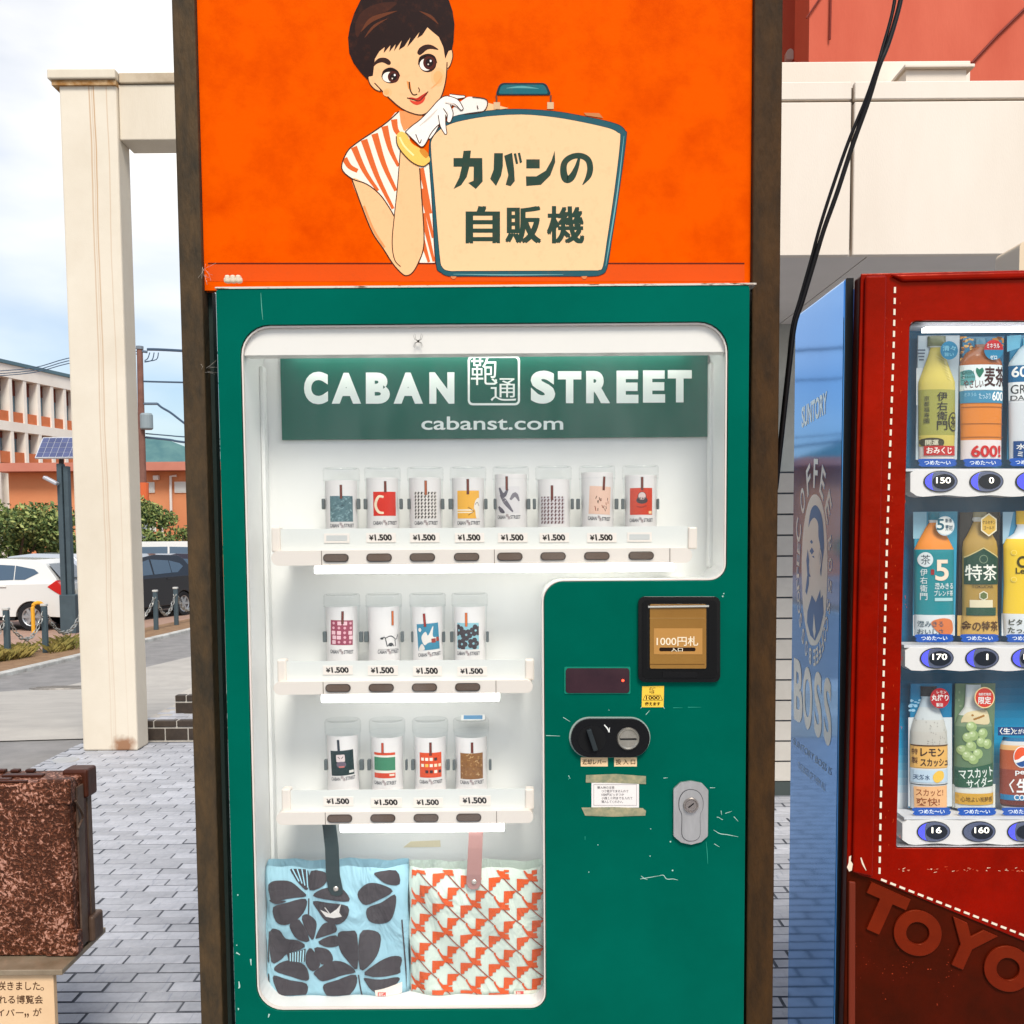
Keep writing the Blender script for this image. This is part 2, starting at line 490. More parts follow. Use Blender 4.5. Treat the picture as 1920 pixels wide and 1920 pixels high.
# car park beyond the kerb
k0, k1 = G(-80, 1284, LOT_Z), G(420, 1166, LOT_Z)
kd = (k1 - k0).normalized(); kn = Vector((-kd.y, kd.x, 0))
if kn.x > 0: kn = -kn
ka, kb = k0 - kd * 12, k0 + kd * 60
bm = B()
bm.faces.new([bm.verts.new(v) for v in (ka + Vector((0, 0, 0.03)), kb + Vector((0, 0, 0.03)), kb + kn * 45 + Vector((0, 0, 0.03)), ka + kn * 45 + Vector((0, 0, 0.03)))])
tag(obj('car_park', bm, M_lot), kind='structure')
def along(a, b, nrm, w, z0, z1):
    bm = B()
    v = [bm.verts.new(p + Vector((0, 0, z))) for z in (z0, z1) for p in (a, b, b + nrm * w, a + nrm * w)]
    for f in ((0, 1, 2, 3), (4, 5, 6, 7), (0, 1, 5, 4), (1, 2, 6, 5), (2, 3, 7, 6), (3, 0, 4, 7)): bm.faces.new([v[i] for i in f])
    return bm
tag(obj('kerb', along(ka - kn * 0.16, kb - kn * 0.16, kn, 0.16, -0.1, 0.05), mat('kerb_concrete', (200, 200, 194), 0.8, var=(5, .3, .7), c2=(150, 146, 140)), bevel=0.015), kind='structure')
M_soil = mat('bare_soil', (124, 96, 74), 0.95, var=(6, 0.3, 0.7), c2=(150, 122, 92), bump=(30, 0.9))
tag(obj('soil_strip', along(ka, kb, kn, 1.0, -0.05, 0.042), M_soil), kind='structure')

# brick paving: the bricks that show are pieces of their own
PV_X0, PV_Y1, TW, TD, TG = -2.84, 6.68, 0.188, 0.0605, 0.006
pv = bpy.data.objects.new('paving', None)
bm = B(); box(bm, PV_X0, 6.0, -6.0, PV_Y1, -0.05, -0.004)
pv = tag(obj('paving', bm, M_grout), kind='structure')
tile_me = bpy.data.meshes.new('paver')
bm = B(); box(bm, -TW / 2, TW / 2, -TD / 2, TD / 2, -0.010, 0.0)
top = [e for e in bm.edges if all(abs(v.co.z) < 1e-6 for v in e.verts)]
bmesh.ops.bevel(bm, geom=top, offset=0.0022, segments=1, affect='EDGES')
bm.normal_update()
for f in bm.faces: f.material_index = 0 if f.normal.z > .3 else 1
bm.to_mesh(tile_me); bm.free(); tile_me.materials.append(M_paver); tile_me.materials.append(M_grout)
spots, edge = [], []
nrow = 0; y = -2.0
while y < PV_Y1 - TD:
    off = (nrow * 0.31 % 1.0) * (TW + TG)
    x = PV_X0 + 0.004 - (TW + TG) + off
    while x < 5.9:
        cx, cy = x + TW / 2, y + TD / 2
        if cx - TW / 2 > PV_X0 - 0.001:
            p = pix((cx, cy, 0)) if cy > 1.2 else (-999, -999)
            near = cy > 2.6 and ((60 < p[0] < 385 and p[1] < 1950) or (1438 < p[0] < 1500 and cy < 5.2)) and not (p[0] < 150 and p[1] > 1460) and not (1440 < p[0] < 1452)
            spots.append((near, cy, cx))
        elif cx + TW / 2 > PV_X0 + .02: edge.append((cy, PV_X0, cx + TW / 2))
        x += TW + TG
    y += TD + TG; nrow += 1
vis = sorted([s for s in spots if s[0]], key=lambda s: s[1])
singles = vis[:300]
for _, cy, cx in singles:
    o = bpy.data.objects.new('paver', tile_me); COL.objects.link(o); o.parent = pv
    o.location = (cx + random.uniform(-.0008, .0008), cy + random.uniform(-.0006, .0006), random.uniform(-0.0012, 0.0006))
    o.rotation_euler = (random.uniform(-.006, .006), random.uniform(-.004, .004), random.uniform(-.006, .006))
sset = set((a, b) for _, a, b in singles)
V, Fc = [], []
for _, cy, cx in spots:
    if (cy, cx) in sset: continue
    k = len(V); hx, hy, b_, zt = TW / 2, TD / 2, 0.0022, random.uniform(-.0012, .0006)
    V += [(cx - hx, cy - hy, -.004), (cx + hx, cy - hy, -.004), (cx + hx, cy + hy, -.004), (cx - hx, cy + hy, -.004),
          (cx - hx + b_, cy - hy + b_, zt), (cx + hx - b_, cy - hy + b_, zt), (cx + hx - b_, cy + hy - b_, zt), (cx - hx + b_, cy + hy - b_, zt)]
    Fc += [(k + 4, k + 5, k + 6, k + 7), (k, k + 1, k + 5, k + 4), (k + 1, k + 2, k + 6, k + 5), (k + 2, k + 3, k + 7, k + 6), (k + 3, k, k + 4, k + 7)]
for cy, xa, xb in edge:
    k = len(V); hy, b_, zt = TD / 2, 0.0022, 0.0
    V += [(xa, cy - hy, -.004), (xb, cy - hy, -.004), (xb, cy + hy, -.004), (xa, cy + hy, -.004), (xa + b_, cy - hy + b_, zt), (xb - b_, cy - hy + b_, zt), (xb - b_, cy + hy - b_, zt), (xa + b_, cy + hy - b_, zt)]
    Fc += [(k + 4, k + 5, k + 6, k + 7), (k, k + 1, k + 5, k + 4), (k + 1, k + 2, k + 6, k + 5), (k + 2, k + 3, k + 7, k + 6), (k + 3, k, k + 4, k + 7)]
me = bpy.data.meshes.new('paver_field'); me.from_pydata(V, [], Fc); me.materials.append(M_paver); me.materials.append(M_grout)
me.polygons.foreach_set('material_index', [0, 1, 1, 1, 1] * (len(Fc) // 5))
o = bpy.data.objects.new('paver_field', me); COL.objects.link(o); o.parent = pv; o['kind'] = 'stuff'
# round steel cover set in the paving
c0 = G(122, 1425.5)
bm = B(); lathe(bm, [(0.0, 0.004), (0.075, 0.004), (0.08, 0.0), (0.08, -0.01)], 24)
o = obj('drain_cover', bm, mat('steel_cover', (190, 190, 188), 0.35, 0.6)); o.location = (c0.x, c0.y, 0.001)
tag(o, 'small round steel cover set flush in the grey brick paving', 'cover')
c0 = T(118, 1290, .004)
bm = B(); lathe(bm, [(0.0, 0.012), (0.30, 0.012), (0.30, 0.004), (0.33, 0.004), (0.33, 0.012), (0.40, 0.012), (0.41, -0.01)], 32)
for i in range(9):
    box(bm, -0.26 + 0.02, 0.26 - 0.02, -0.25 + i * 0.06, -0.23 + i * 0.06, 0.012, 0.018)
o = obj('manhole_cover', bm, mat('worn_iron', (150, 145, 138), 0.6, 0.4, var=(20, .3, .7), c2=(118, 112, 106)))
o.location = c0; o.rotation_euler = (math.atan2(tz(c0.y + .3) - tz(c0.y - .3), .6), 0, 0)
tag(o, 'round ribbed iron manhole cover in the pale road', 'manhole')

# low dark tiled steps
M_sgrout = mat('pale_grout', (196, 190, 180), 0.9, var=(30, .3, .7), c2=(170, 164, 155))
M_stile = mat('dark_brown_tile', (74, 64, 56), 0.45, var=(18, .3, .8), c2=(54, 48, 44), bump=(90, .15), rnd=0.1)
s1y = G(300, 1388).y; s1h = 0.128; SX0 = P(266, 1388, s1y).x
steps = tag(obj('steps', box(B(), SX0, 0.6, s1y, s1y + 1.0, -0.02, s1h), M_sgrout), kind='structure')
s2 = P(329, 1340, s1y + 0.28); s2y = s1y + 0.28
obj('upper_step', box(B(), s2.x, 0.6, s2y, s1y + 0.8, s1h - 0.01, s1h + 0.125), M_sgrout, steps)
nose = 0.038
def step_tiles(x0, xe, y, z0, h):
    x, k = x0, 0
    while x < xe:
        obj('tile', box(B(), x + .004, min(x + 0.148, xe), y - 0.005, y + 0.02, z0 + 0.002, z0 + h - nose - 0.012), M_stile, steps, bevel=0.002, seg=1)
        obj('tile', box(B(), max(x0, x - 0.074) + .004, min(x + 0.074, xe), y - 0.008, y + 0.055, z0 + h - nose, z0 + h + 0.003), M_stile, steps, bevel=0.004, seg=1)
        x += 0.152
step_tiles(SX0 + .005, -1.2, s1y, 0.0, s1h)
step_tiles(s2.x, -1.2, s2y, s1h, 0.125)
for r in range(9):
    for c in range(7):
        x = SX0 + .01 + c * 0.194 + (r % 3) * 0.06; yy = s1y + 0.062 + r * 0.0665
        if x > -1.2 or (x > s2.x - .02 and yy > s2y - .07): continue
        o = bpy.data.objects.new('tile', tile_me); COL.objects.link(o); o.parent = steps; o.location = (x + TW / 2, yy + TD / 2, s1h + 0.003)

# white portico: column, cap and beam
M_cream = mat('cream_render', (222, 212, 194), 0.8, var=(2.0, .3, .75), c2=(206, 193, 172), bump=(120, .25), stretch=(1.5, 1.5, .3))
def rust_streak_mat():
    m = mat('cream_render_streaked', (224, 214, 196), 0.8, var=(2.0, .3, .75), c2=(212, 200, 180), bump=(120, .15))
    n, l = m.node_tree.nodes, m.node_tree.links; b = n['Principled BSDF']
    tc = n.new('ShaderNodeTexCoord'); sx = n.new('ShaderNodeSeparateXYZ'); l.new(tc.outputs['Object'], sx.inputs[0])
    src = b.inputs['Base Color'].links[0].from_socket
    # narrow runs of rust water that start below the cap, and a spalled patch at the foot
    for x0, wd, top_f in ((-2.537, 0.006, 0.75), (-2.522, 0.004, 0.45), (-2.510, 0.006, 0.9), (-2.432, 0.005, 0.5)):
        nz = n.new('ShaderNodeTexNoise'); nz.inputs['Scale'].default_value = 1.0
        mp = n.new('ShaderNodeMapping'); mp.inputs['Scale'].default_value = (3, 3, 1.4); l.new(tc.outputs['Object'], mp.inputs['Vector']); l.new(mp.outputs['Vector'], nz.inputs['Vector'])
        a = n.new('ShaderNodeMath'); a.operation = 'MULTIPLY_ADD'; a.inputs[1].default_value = 0.03; a.inputs[2].default_value = -x0 - 0.015; l.new(nz.outputs['Fac'], a.inputs[0])
        s = n.new('ShaderNodeMath'); s.operation = 'ADD'; l.new(sx.outputs['X'], s.inputs[0]); l.new(a.outputs[0], s.inputs[1])
        ab = n.new('ShaderNodeMath'); ab.operation = 'ABSOLUTE'; l.new(s.outputs[0], ab.inputs[0])
        mr = n.new('ShaderNodeMapRange'); mr.inputs['From Max'].default_value = wd; mr.inputs['To Min'].default_value = top_f; mr.inputs['To Max'].default_value = 0; l.new(ab.outputs[0], mr.inputs['Value'])
        zf = n.new('ShaderNodeMapRange'); zf.inputs['From Min'].default_value = 0.3; zf.inputs['From Max'].default_value = 4.2; zf.inputs['To Min'].default_value = 0.25; l.new(sx.outputs['Z'], zf.inputs['Value'])
        mu = n.new('ShaderNodeMath'); mu.operation = 'MULTIPLY'; l.new(mr.outputs['Result'], mu.inputs[0]); l.new(zf.outputs['Result'], mu.inputs[1])
        mx = n.new('ShaderNodeMixRGB'); mx.inputs['Color2'].default_value = (*lin((176, 122, 62)), 1)
        l.new(mu.outputs[0], mx.inputs['Fac']); l.new(src, mx.inputs['Color1']); src = mx.outputs['Color']
    nz = n.new('ShaderNodeTexNoise'); nz.inputs['Scale'].default_value = 14; nz.inputs['Detail'].default_value = 6; l.new(tc.outputs['Object'], nz.inputs['Vector'])
    vd = n.new('ShaderNodeVectorMath'); vd.operation = 'DISTANCE'; vd.inputs[1].default_value = (-2.475, 6.40, 0.03); l.new(tc.outputs['Object'], vd.inputs[0])
    ad = n.new('ShaderNodeMath'); ad.operation = 'MULTIPLY_ADD'; ad.inputs[1].default_value = -0.115; l.new(nz.outputs['Fac'], ad.inputs[0]); l.new(vd.outputs['Value'], ad.inputs[2])
    mr = n.new('ShaderNodeMapRange'); mr.inputs['From Min'].default_value = -0.02; mr.inputs['From Max'].default_value = 0.03; mr.inputs['To Min'].default_value = 0.85; mr.inputs['To Max'].default_value = 0; l.new(ad.outputs[0], mr.inputs['Value'])
    mx = n.new('ShaderNodeMixRGB'); mx.inputs['Color2'].default_value = (*lin((138, 84, 40)), 1)
    l.new(mr.outputs['Result'], mx.inputs['Fac']); l.new(src, mx.inputs['Color1']); l.new(mx.outputs['Color'], b.inputs['Base Color'])
    return m
CX0, CX1, CYF = -2.722, P(258, 1395, 6.4).x, 6.40
ctop = P(160, 152, CYF).z
por = thing('portico', 'cream concrete portico column and beam with rust streaks, standing on grey paving', 'portico', (-2.5, 6.5, 0))
obj('column', box(B(), CX0, CX1, CYF, CYF + 0.2, 0.0, ctop), rust_streak_mat(), por, bevel=0.012)
zc = P(160, 133, CYF).z
o = obj('column_cap', box(B(), CX0 - 0.055, CX1 + 0.008, CYF - 0.035, CYF + 0.24, ctop + 0.002, zc), M_cream, por, bevel=0.008)
obj('cap_lip', box(B(), CX0 - 0.035, CX1 + 0.004, CYF - 0.018, CYF + 0.22, ctop - 0.03, ctop - 0.001), mat('stained_edge', (190, 160, 120), .8, var=(25, .35, .6), c2=(150, 105, 55)), o)
zb0, zb1 = P(300, 262, CYF + .03).z, P(300, 158, CYF + .03).z
obj('beam', box(B(), CX1 + 0.002, 0.748, CYF + 0.03, CYF + 0.26, zb0, zb1), M_cream, por, bevel=0.006)
obj('beam_coping', box(B(), CX1 + 0.012, 0.748, CYF + 0.015, CYF + 0.28, zb1 + 0.004, zc - 0.004), mat('stained_cream', (196, 180, 156), .85, var=(5, .4, .7), c2=(160, 142, 118)), por, bevel=0.006)

# entrance building on the right: canopy fascia, soffit, tiled wall, red upper wall
FY, WY = 3.90, 5.20
zs = P(1700, 478, FY).z
M_fas = mat('cream_panel', (228, 217, 202), 0.7, var=(1.5, .3, .8), c2=(216, 203, 186), bump=(200, .15), stretch=(1.5, 1.5, .35))
M_red = mat('terracotta_wall', (206, 104, 80), 0.85, var=(3, .3, .75), c2=(192, 88, 66), bump=(80, .2), stretch=(1, 1, 0.3))
ent = thing('entrance_building', 'building entrance with cream canopy, red upper wall and pale tiled wall behind the machines', 'building', (1.6, WY, 0))
fx = P(1598, 300, FY).x; fzh = P(1700, 187, FY).z; fzt = P(1700, 152, FY).z; g = 0.006
for (x0, x1, z0, z1) in ((0.52, fx - g, zs, fzh - g), (fx + g, 4.6, zs, fzh - g), (0.52, fx - g, fzh + g * .5, fzt), (fx + g, 4.6, fzh + g * .5, fzt)):
    obj('fascia_panel', box(B(), x0, x1, FY, FY + 0.03, z0, z1), M_fas, ent, bevel=0.003, seg=1)
obj('canopy_core', box(B(), 0.53, 4.6, FY + 0.031, WY - 0.002, zs + 0.03, fzt - 0.01), mat('joint_backing_board', (120, 108, 96), .9), ent)  # darker brown backing board behind the panel joints
sx = P(1632, 480, FY).x
M_sof = mat('soffit_board', (222, 214, 206), 0.7, var=(2, .3, .8), c2=(212, 204, 196))
for x0, x1 in ((0.53, sx - .003), (sx + .003, 2.9), (2.906, 4.6)):
    obj('soffit_panel', box(B(), x0, x1, FY + 0.031, WY - 0.004, zs + 0.004, zs + 0.029), M_sof, ent)
ly = FY + 0.35
obj('ledge', box(B(), 0.6, P(1820, 120, ly).x, ly, ly + 0.5, fzt - 0.01, P(1600, 115, ly).z), M_fas, ent, bevel=0.004)
bx0, bx1 = P(1699, 130, FY + .2).x, P(1812, 130, FY + .2).x
o = obj('vent_box', box(B(), bx0, bx1, FY + 0.2, ly - 0.003, fzt - 0.009, P(1700, 131, FY + .2).z), M_fas, ent)
obj('vent_lid', box(B(), bx0 - 0.012, bx1 + 0.025, FY + 0.18, ly - 0.004, P(1700, 130.5, FY + .2).z, P(1700, 124, FY + .2).z), M_fas, o, bevel=0.003)
obj('red_wall', box(B(), P(1517, 60, 6.0).x, 8.0, 6.0, 6.3, 2.5, 7.0), M_red, ent)
obj('red_return', box(B(), 0.952, 2.6, 6.9, 7.2, 2.5, 7.0), M_red, ent)
obj('side_wall', box(B(), 0.75, 0.95, WY + 0.06, 6.898, 0.0, 7.0), M_cream, ent)
# fittings and thin cables on the red wall
M_wht = mat('white_plastic', (214, 208, 200), 0.4)
for (px, py, w, h, Y) in ((1503, 36, 15, 24, 6.85), (1481, 101, 13, 20, 6.85)):
    a, b_ = P(px - w / 2, py - h / 2, Y), P(px + w / 2, py + h / 2, Y)
    obj('wall_lamp', prism(B(), [rpoly([(a.x, b_.z), (b_.x, b_.z), (b_.x, a.z), (a.x, a.z)], [.004, .004, .02, .03], 4)], XZ, Y, Y + .045), M_wht, ent)
M_rcab = mat('red_brown_cable', (120, 44, 34), .6)
for pts, r in (([(1822, 118), (1870, 66), (1960, -22)], .007), ([(1512, 34), (1535, 0), (1560, -40)], .005), ([(1556, 74), (1557, 30), (1558, -30)], .006)):
    obj('wall_cable', tube(B(), [P(x, y, 5.985) for x, y in pts], r, 6), M_rcab, ent)
# tiled wall
M_wall = mat('grey_green_panel', (206, 208, 200), .7, var=(2, .3, .7), c2=(164, 166, 158))
M_wt = mat('pale_wall_tile', (204, 198, 188), .4, var=(8, .3, .8), c2=(188, 182, 172), rnd=.06)
zt0, zt1 = 0.075, P(1478, 884, WY).z
obj('upper_wall', box(B(), 0.75, 6.0, WY + 0.004, WY + 0.06, zt1, zs + 0.03), M_wall, ent)
tw = obj('tile_wall', box(B(), 0.75, 6.0, WY + 0.008, WY + 0.058, 0.0, zt1 - .001), M_grout, ent)
obj('skirting', box(B(), 0.74, 6.0, WY - 0.012, WY + 0.007, 0.0, 0.07), mat('dark_skirting', (70, 78, 76), .6), tw)
nr = 15; th = (zt1 - zt0) / nr
for r in range(nr):
    for c in range(10):
        x = 0.76 + c * 0.245
        obj('tile', box(B(), x, x + 0.238, WY - 0.004 + random.uniform(-.0015, .0015), WY + 0.0075, zt0 + r * th, zt0 + (r + 1) * th - 0.009), M_wt, tw)
boxo('tile_field', 3.225, 5.99, WY - 0.002, WY + .0075, zt0, zt1 - .004, M_wt, tw)['kind'] = 'stuff'

# ------------------------------------------------------------------ beyond the road
M_leafs = [mat('leaf_dark', (62, 80, 44), .6), mat('leaf_mid', (100, 116, 62), .6), mat('leaf_light', (150, 156, 92), .6)]
M_bark = mat('bark', (88, 74, 60), .9)
def foliage(name, parent, blobs, n, size, mats=M_leafs):
    V, Fc, mi = [], [], []
    for i in range(n):
        cx, cy, cz, rx, ry, rz = random.choice(blobs)
        d = Vector((random.gauss(0, 1), random.gauss(0, 1), random.gauss(0, 1))).normalized() * (random.random() ** 0.45)
        p = Vector((cx + d.x * rx, cy + d.y * ry, cz + d.z * rz)); s = size * random.uniform(.6, 1.4)
        u = Vector((random.gauss(0, 1), random.gauss(0, 1), random.gauss(0, 1))).normalized(); w = u.orthogonal().normalized()
        k = len(V); V += [p - u * s, p + w * s * .45, p + u * s, p - w * s * .45]; Fc.append((k, k + 1, k + 2, k + 3))
        mi.append(random.choices([0, 1, 2], [.3, .45, .25])[0])
    me = bpy.data.meshes.new(name); me.from_pydata(V, [], Fc)
    for m in mats: me.materials.append(m)
    me.polygons.foreach_set('material_index', mi)
    o = bpy.data.objects.new(name, me); COL.objects.link(o); attach(o, parent)
    return o
def shrub(px, base_y_px, Y, w, h, label, seed, n=2600, cat='tree', dense=9):
    random.seed(seed)
    c = P(px, base_y_px, Y); z0 = LOT_Z + 0.03
    t = thing('shade_tree', label, cat, (c.x, Y, z0), 'trees along the car park')
    bmt = B()
    tops = []
    for i in range(5):
        a = i * 1.3 + seed; q = (c.x + math.cos(a) * w * .22, Y + math.sin(a) * w * .15, z0 + h * random.uniform(.55, .75)); tops.append(q)
        tube(bmt, [(c.x + random.uniform(-.1, .1), Y, z0), (c.x + math.cos(a) * w * .05, Y, z0 + h * .25), q], [.09, .07, .02], 6)
    obj('trunk', bmt, M_bark, t)
    blobs = []
    for i in range(dense):
        blobs.append((c.x + random.uniform(-.40, .40) * w, Y + random.uniform(-.35, .35) * w * .6, z0 + h * random.uniform(.36, .86), w * random.uniform(.13, .24), w * .2, h * random.uniform(.10, .2)))
    foliage('crown', t, blobs, int(n * 2), 0.075)
    return t
shrub(20, 1040, 31.0, 3.6, 3.2, 'leafy green tree behind the white hatchback, below the office windows', 3, 4200, dense=14)
shrub(95, 1040, 33.0, 2.6, 2.4, 'smaller green tree beside the dark solar lamp post', 5, 2600)
shrub(330, 1040, 36.0, 3.2, 3.5, 'yellow-green bushy tree against the orange wall by the dark cars', 9, 2600)
shrub(-60, 1040, 32.0, 3.4, 3.6, 'green tree half hidden beyond the white hatchback', 11, 2600)
random.seed(21)

# office block, its long side running away from us
M_off = mat('office_white', (236, 231, 220), .85, var=(.6, .3, .7), c2=(222, 214, 202))
M_opan = mat('office_orange', (202, 118, 78), .8, var=(2, .3, .8), c2=(186, 102, 62), rnd=.08)
M_blind = mat('maroon_blind', (108, 58, 48), .8, rnd=.15)
M_wgl = mat('window_blue_glass', (96, 122, 136), .12, spec=.7, rnd=.12)
M_wfr = mat('window_frame_dark', (70, 84, 90), .5)
OA = P(60, 800, 65.0); od = Vector((0.225, 0.974, 0)); on = Vector((0.974, -0.225, 0))
def OM(u, t, z): return Vector((OA.x, 65.0, 0)) + od * u + on * t + Vector((0, 0, z))
def obox(bm, u0, u1, t0, t1, z0, z1):
    v = [bm.verts.new(OM(u, t, z)) for z in (z0, z1) for (u, t) in ((u0, t0), (u1, t0), (u1, t1), (u0, t1))]
    for f in ((0, 3, 2, 1), (4, 5, 6, 7), (0, 1, 5, 4), (1, 2, 6, 5), (2, 3, 7, 6), (3, 0, 4, 7)): bm.faces.new([v[i] for i in f])
    return bm
def oz(py): return P(60, py, 65.0).z
office = thing('office_building', 'white office block with orange panels under dark window strips', 'building', (OA.x, 65, LOT_Z))
ZR, Z1t, Z1b, Z1p, Z2t, Z2b, Z2p = oz(692), oz(716), oz(776), oz(796), oz(813), oz(850), oz(872)
UA, UB, BAY = -5.6, 6.6, 1.28
obj('wall', obox(B(), UA - 6, UB, -9, -0.75, LOT_Z - .2, ZR - .3), M_off, office)
obj('roof_band', obox(B(), UA - 6, UB + .2, -9.2, 0.0, Z1t, ZR), M_off, office)
obj('roof_edge', obox(B(), UA - 6, UB + .3, -9.3, 0.10, ZR + .01, ZR + .22), mat('roof_teal', (86, 112, 122), .5), office)
obj('floor_band', obox(B(), UA - 6, UB, -.74, -0.02, Z2t, Z1p), M_off, office)
u = UA
while u < UB:
    obj('pier', obox(B(), u - .13, u + .13, -.74, -0.03, LOT_Z, Z1t - .01), M_off, office)
    if u + BAY < UB:
        a, b_ = u + .14, u + BAY - .14
        for (zt, zb, zp, hb) in ((Z1t, Z1b, Z1p, .42), (Z2t, Z2b, Z2p, .28)):
            obj('panel', obox(B(), a, b_, -.5, -.14, zp + .02, zb - .02), M_opan, office)
            w = obj('window', obox(B(), a, b_, -.74, -.68, zb, zt - .02), M_wfr, office)
            md = (a + b_) / 2
            obj('pane', obox(B(), a + .05, md - .03, -.70, -.66, zb + .06, zt - .06), M_wgl, w)
            obj('pane', obox(B(), md + .03, b_ - .05, -.70, -.66, zb + .06, zt - .06), M_wgl, w)
            obj('blind', obox(B(), a + .04, b_ - .04, -.655, -.60, zb + (zt - zb) * (1 - hb - random.uniform(-.05, .08)), zt - .03), M_blind, w)
    u += BAY
# low orange building in front of it
M_org = mat('orange_render', (206, 138, 96), .85, var=(.5, .3, .7), c2=(194, 124, 84))
M_sal = mat('salmon_fascia', (192, 126, 106), .7, var=(.8, .3, .7), c2=(180, 114, 96))
LY = 45.0
def lz(py, px=300): return P(px, py, LY).z
lx0, lx1 = P(18, 950, LY).x, P(470, 950, LY).x
low = thing('low_building', 'low orange rendered building with salmon roof fascia behind the parked cars', 'building', (-15, LY, LOT_Z))
obj('wall', box(B(), lx0, lx1, LY, LY + 10, LOT_Z, lz(884)), M_org, low)
obj('roof_fascia', box(B(), lx0 - .35, lx1 + .4, LY - .7, LY + 10.4, lz(884) + .01, lz(868)), M_sal, low)
for x0, x1, y0, y1 in ((268, 290, 904, 924), (328, 360, 903, 924), (276, 293, 976, 997), (352, 372, 976, 997)):
    a, b_ = P(x0, y1, LY), P(x1, y0, LY)
    w = obj('window', box(B(), a.x, b_.x, LY - .05, LY - .002, a.z, b_.z), mat('pale_window_frame', (206, 204, 196), .5), low)
    obj('pane', box(B(), a.x + .06, b_.x - .06, LY - .06, LY - .052, a.z + .06, b_.z - .06), mat('frosted_pane', (200, 202, 196), .25), w)
a = P(295, 896, LY); obj('wall_lamp', box(B(), a.x - .12, a.x + .12, LY - .25, LY - .002, a.z - .1, a.z + .1), M_wht, low, bevel=.03)
obj('drain_pipe', tube(B(), [P(331, 892, LY - .1), P(320, 893, LY - .1), P(320, 920, LY - .1), P(321, 965, LY - .1)], .06, 8), M_wht, low)
obj('drain_pipe', tube(B(), [P(304, 966, LY - .1), P(304, 1030, LY - .1)], .07, 8), M_wht, low)

# wooded hill
bm = B(); ridge = []
for i in range(60):
    x = -420 + i * 12; h = 24 + 5 * math.sin(i * .35) + 3 * math.sin(i * 1.1) + random.uniform(-.8, .8)
    ridge.append((bm.verts.new((x, 330, LOT_Z)), bm.verts.new((x, 345, h * .6)), bm.verts.new((x, 365, h + 4)), bm.verts.new((x, 420, LOT_Z))))
for a, b_ in zip(ridge, ridge[1:]):
    for k in range(3): bm.faces.new((a[k], a[k + 1], b_[k + 1], b_[k]))
tag(obj('hill', bm, mat('wooded_hill', (92, 126, 124), .95, var=(.2, .3, .7), c2=(70, 106, 110), bump=(.5, .6))), kind='structure')  # blue-green of the distant air is put into the hill colour

# utility pole with transformer and wires
UY = 40.0
def up(px, py, dy=0): return P(px, py, UY + dy)
ub = P(265, 1050, UY)
pole = thing('utility_pole', 'weathered brown utility pole with grey transformer, beside the cream column', 'pole', (up(270, 1000).x, UY, LOT_Z))
xt, xb = up(262, 652), up(271, 1060)
M_pole = mat('pole_brown', (134, 96, 84), .9, var=(3, .3, .7), c2=(112, 78, 68))
obj('shaft', tube(B(), [(xb.x, UY, LOT_Z), (xb.x, UY, xb.z), xt], [.17, .16, .11], 12), M_pole, pole)
obj('pole_cap', tube(B(), [up(262, 655), up(262, 649)], .14, 10), mat('cap_grey', (120, 128, 136), .5), pole)
obj('guard_sleeve', tube(B(), [up(269.5, 905), up(270.5, 972)], .185, 12), mat('guard_orange', (204, 100, 58), .6), pole)
obj('guard_sleeve', tube(B(), [up(270.5, 975), up(271.2, 1048)], .19, 12), mat('guard_grey', (130, 140, 146), .6), pole)
bm = B(); lathe(bm, [(0, 0), (.2, 0), (.24, .05), (.24, .55), (.2, .62), (0, .62)], 16)
o = obj('transformer', bm, mat('transformer_grey', (138, 150, 154), .5), pole, smooth=False)
tp = up(277, 806); o.location = (tp.x, UY - .1, tp.z) ; o.matrix_parent_inverse = Matrix.Translation(-Vector(pole.location))
M_steel = mat('blue_grey_steel', (104, 120, 136), .5, .3)
obj('cross_arm', tube(B(), [up(257, 657), up(276, 660)], .05, 6), M_steel, pole)
obj('bracket', tube(B(), [up(264, 757), up(295, 757)], .05, 6), M_steel, pole)
M_wire = mat('wire_dark', (70, 88, 108), .6)
def wire(pts, r, label, Y=None):
    o = obj('power_line', tube(B(), [up(*p) for p in smooth_loop(pts, 4, False)], r, 5), M_wire)
    tag(o, label, 'wire', 'overhead wires')
wire([(276, 655), (310, 656), (420, 662), (640, 672)], .055, 'thick overhead cable running from the top of the utility pole')
wire([(266, 715), (300, 716), (420, 719), (640, 726)], .035, 'single thin overhead wire below the top cable of the pole')
wire([(295, 757), (303, 764), (320, 774), (346, 794), (420, 850)], .045, 'overhead cable dropping steeply from the pole bracket')
wire([(273, 820), (320, 825), (360, 831), (640, 862)], .045, 'low overhead cable sagging just above the wooded hill')
wire([(273, 813), (320, 817), (360, 820), (640, 838)], .025, 'thin low overhead wire above the sagging cable')
for i, (dx, dy) in enumerate(((0, 0), (8, 3), (16, 2))):
    o = obj('jumper_wire', tube(B(), [up(*p) for p in smooth_loop([(271, 676 + dy), (277 + dx, 672 + dy), (281 + dx, 661)], 4, False)], .02, 5), M_wire, pole)
for i, (y0, y1) in enumerate(((690, 671), (695, 676), (699, 681))):
    wire([(-40, y0 + 8), (60, y0), (126, y1 + 1), (200, y1 - 10), (262, y1 - 18)], .018, 'faint overhead wire, one of three parallel ones before the office roof')

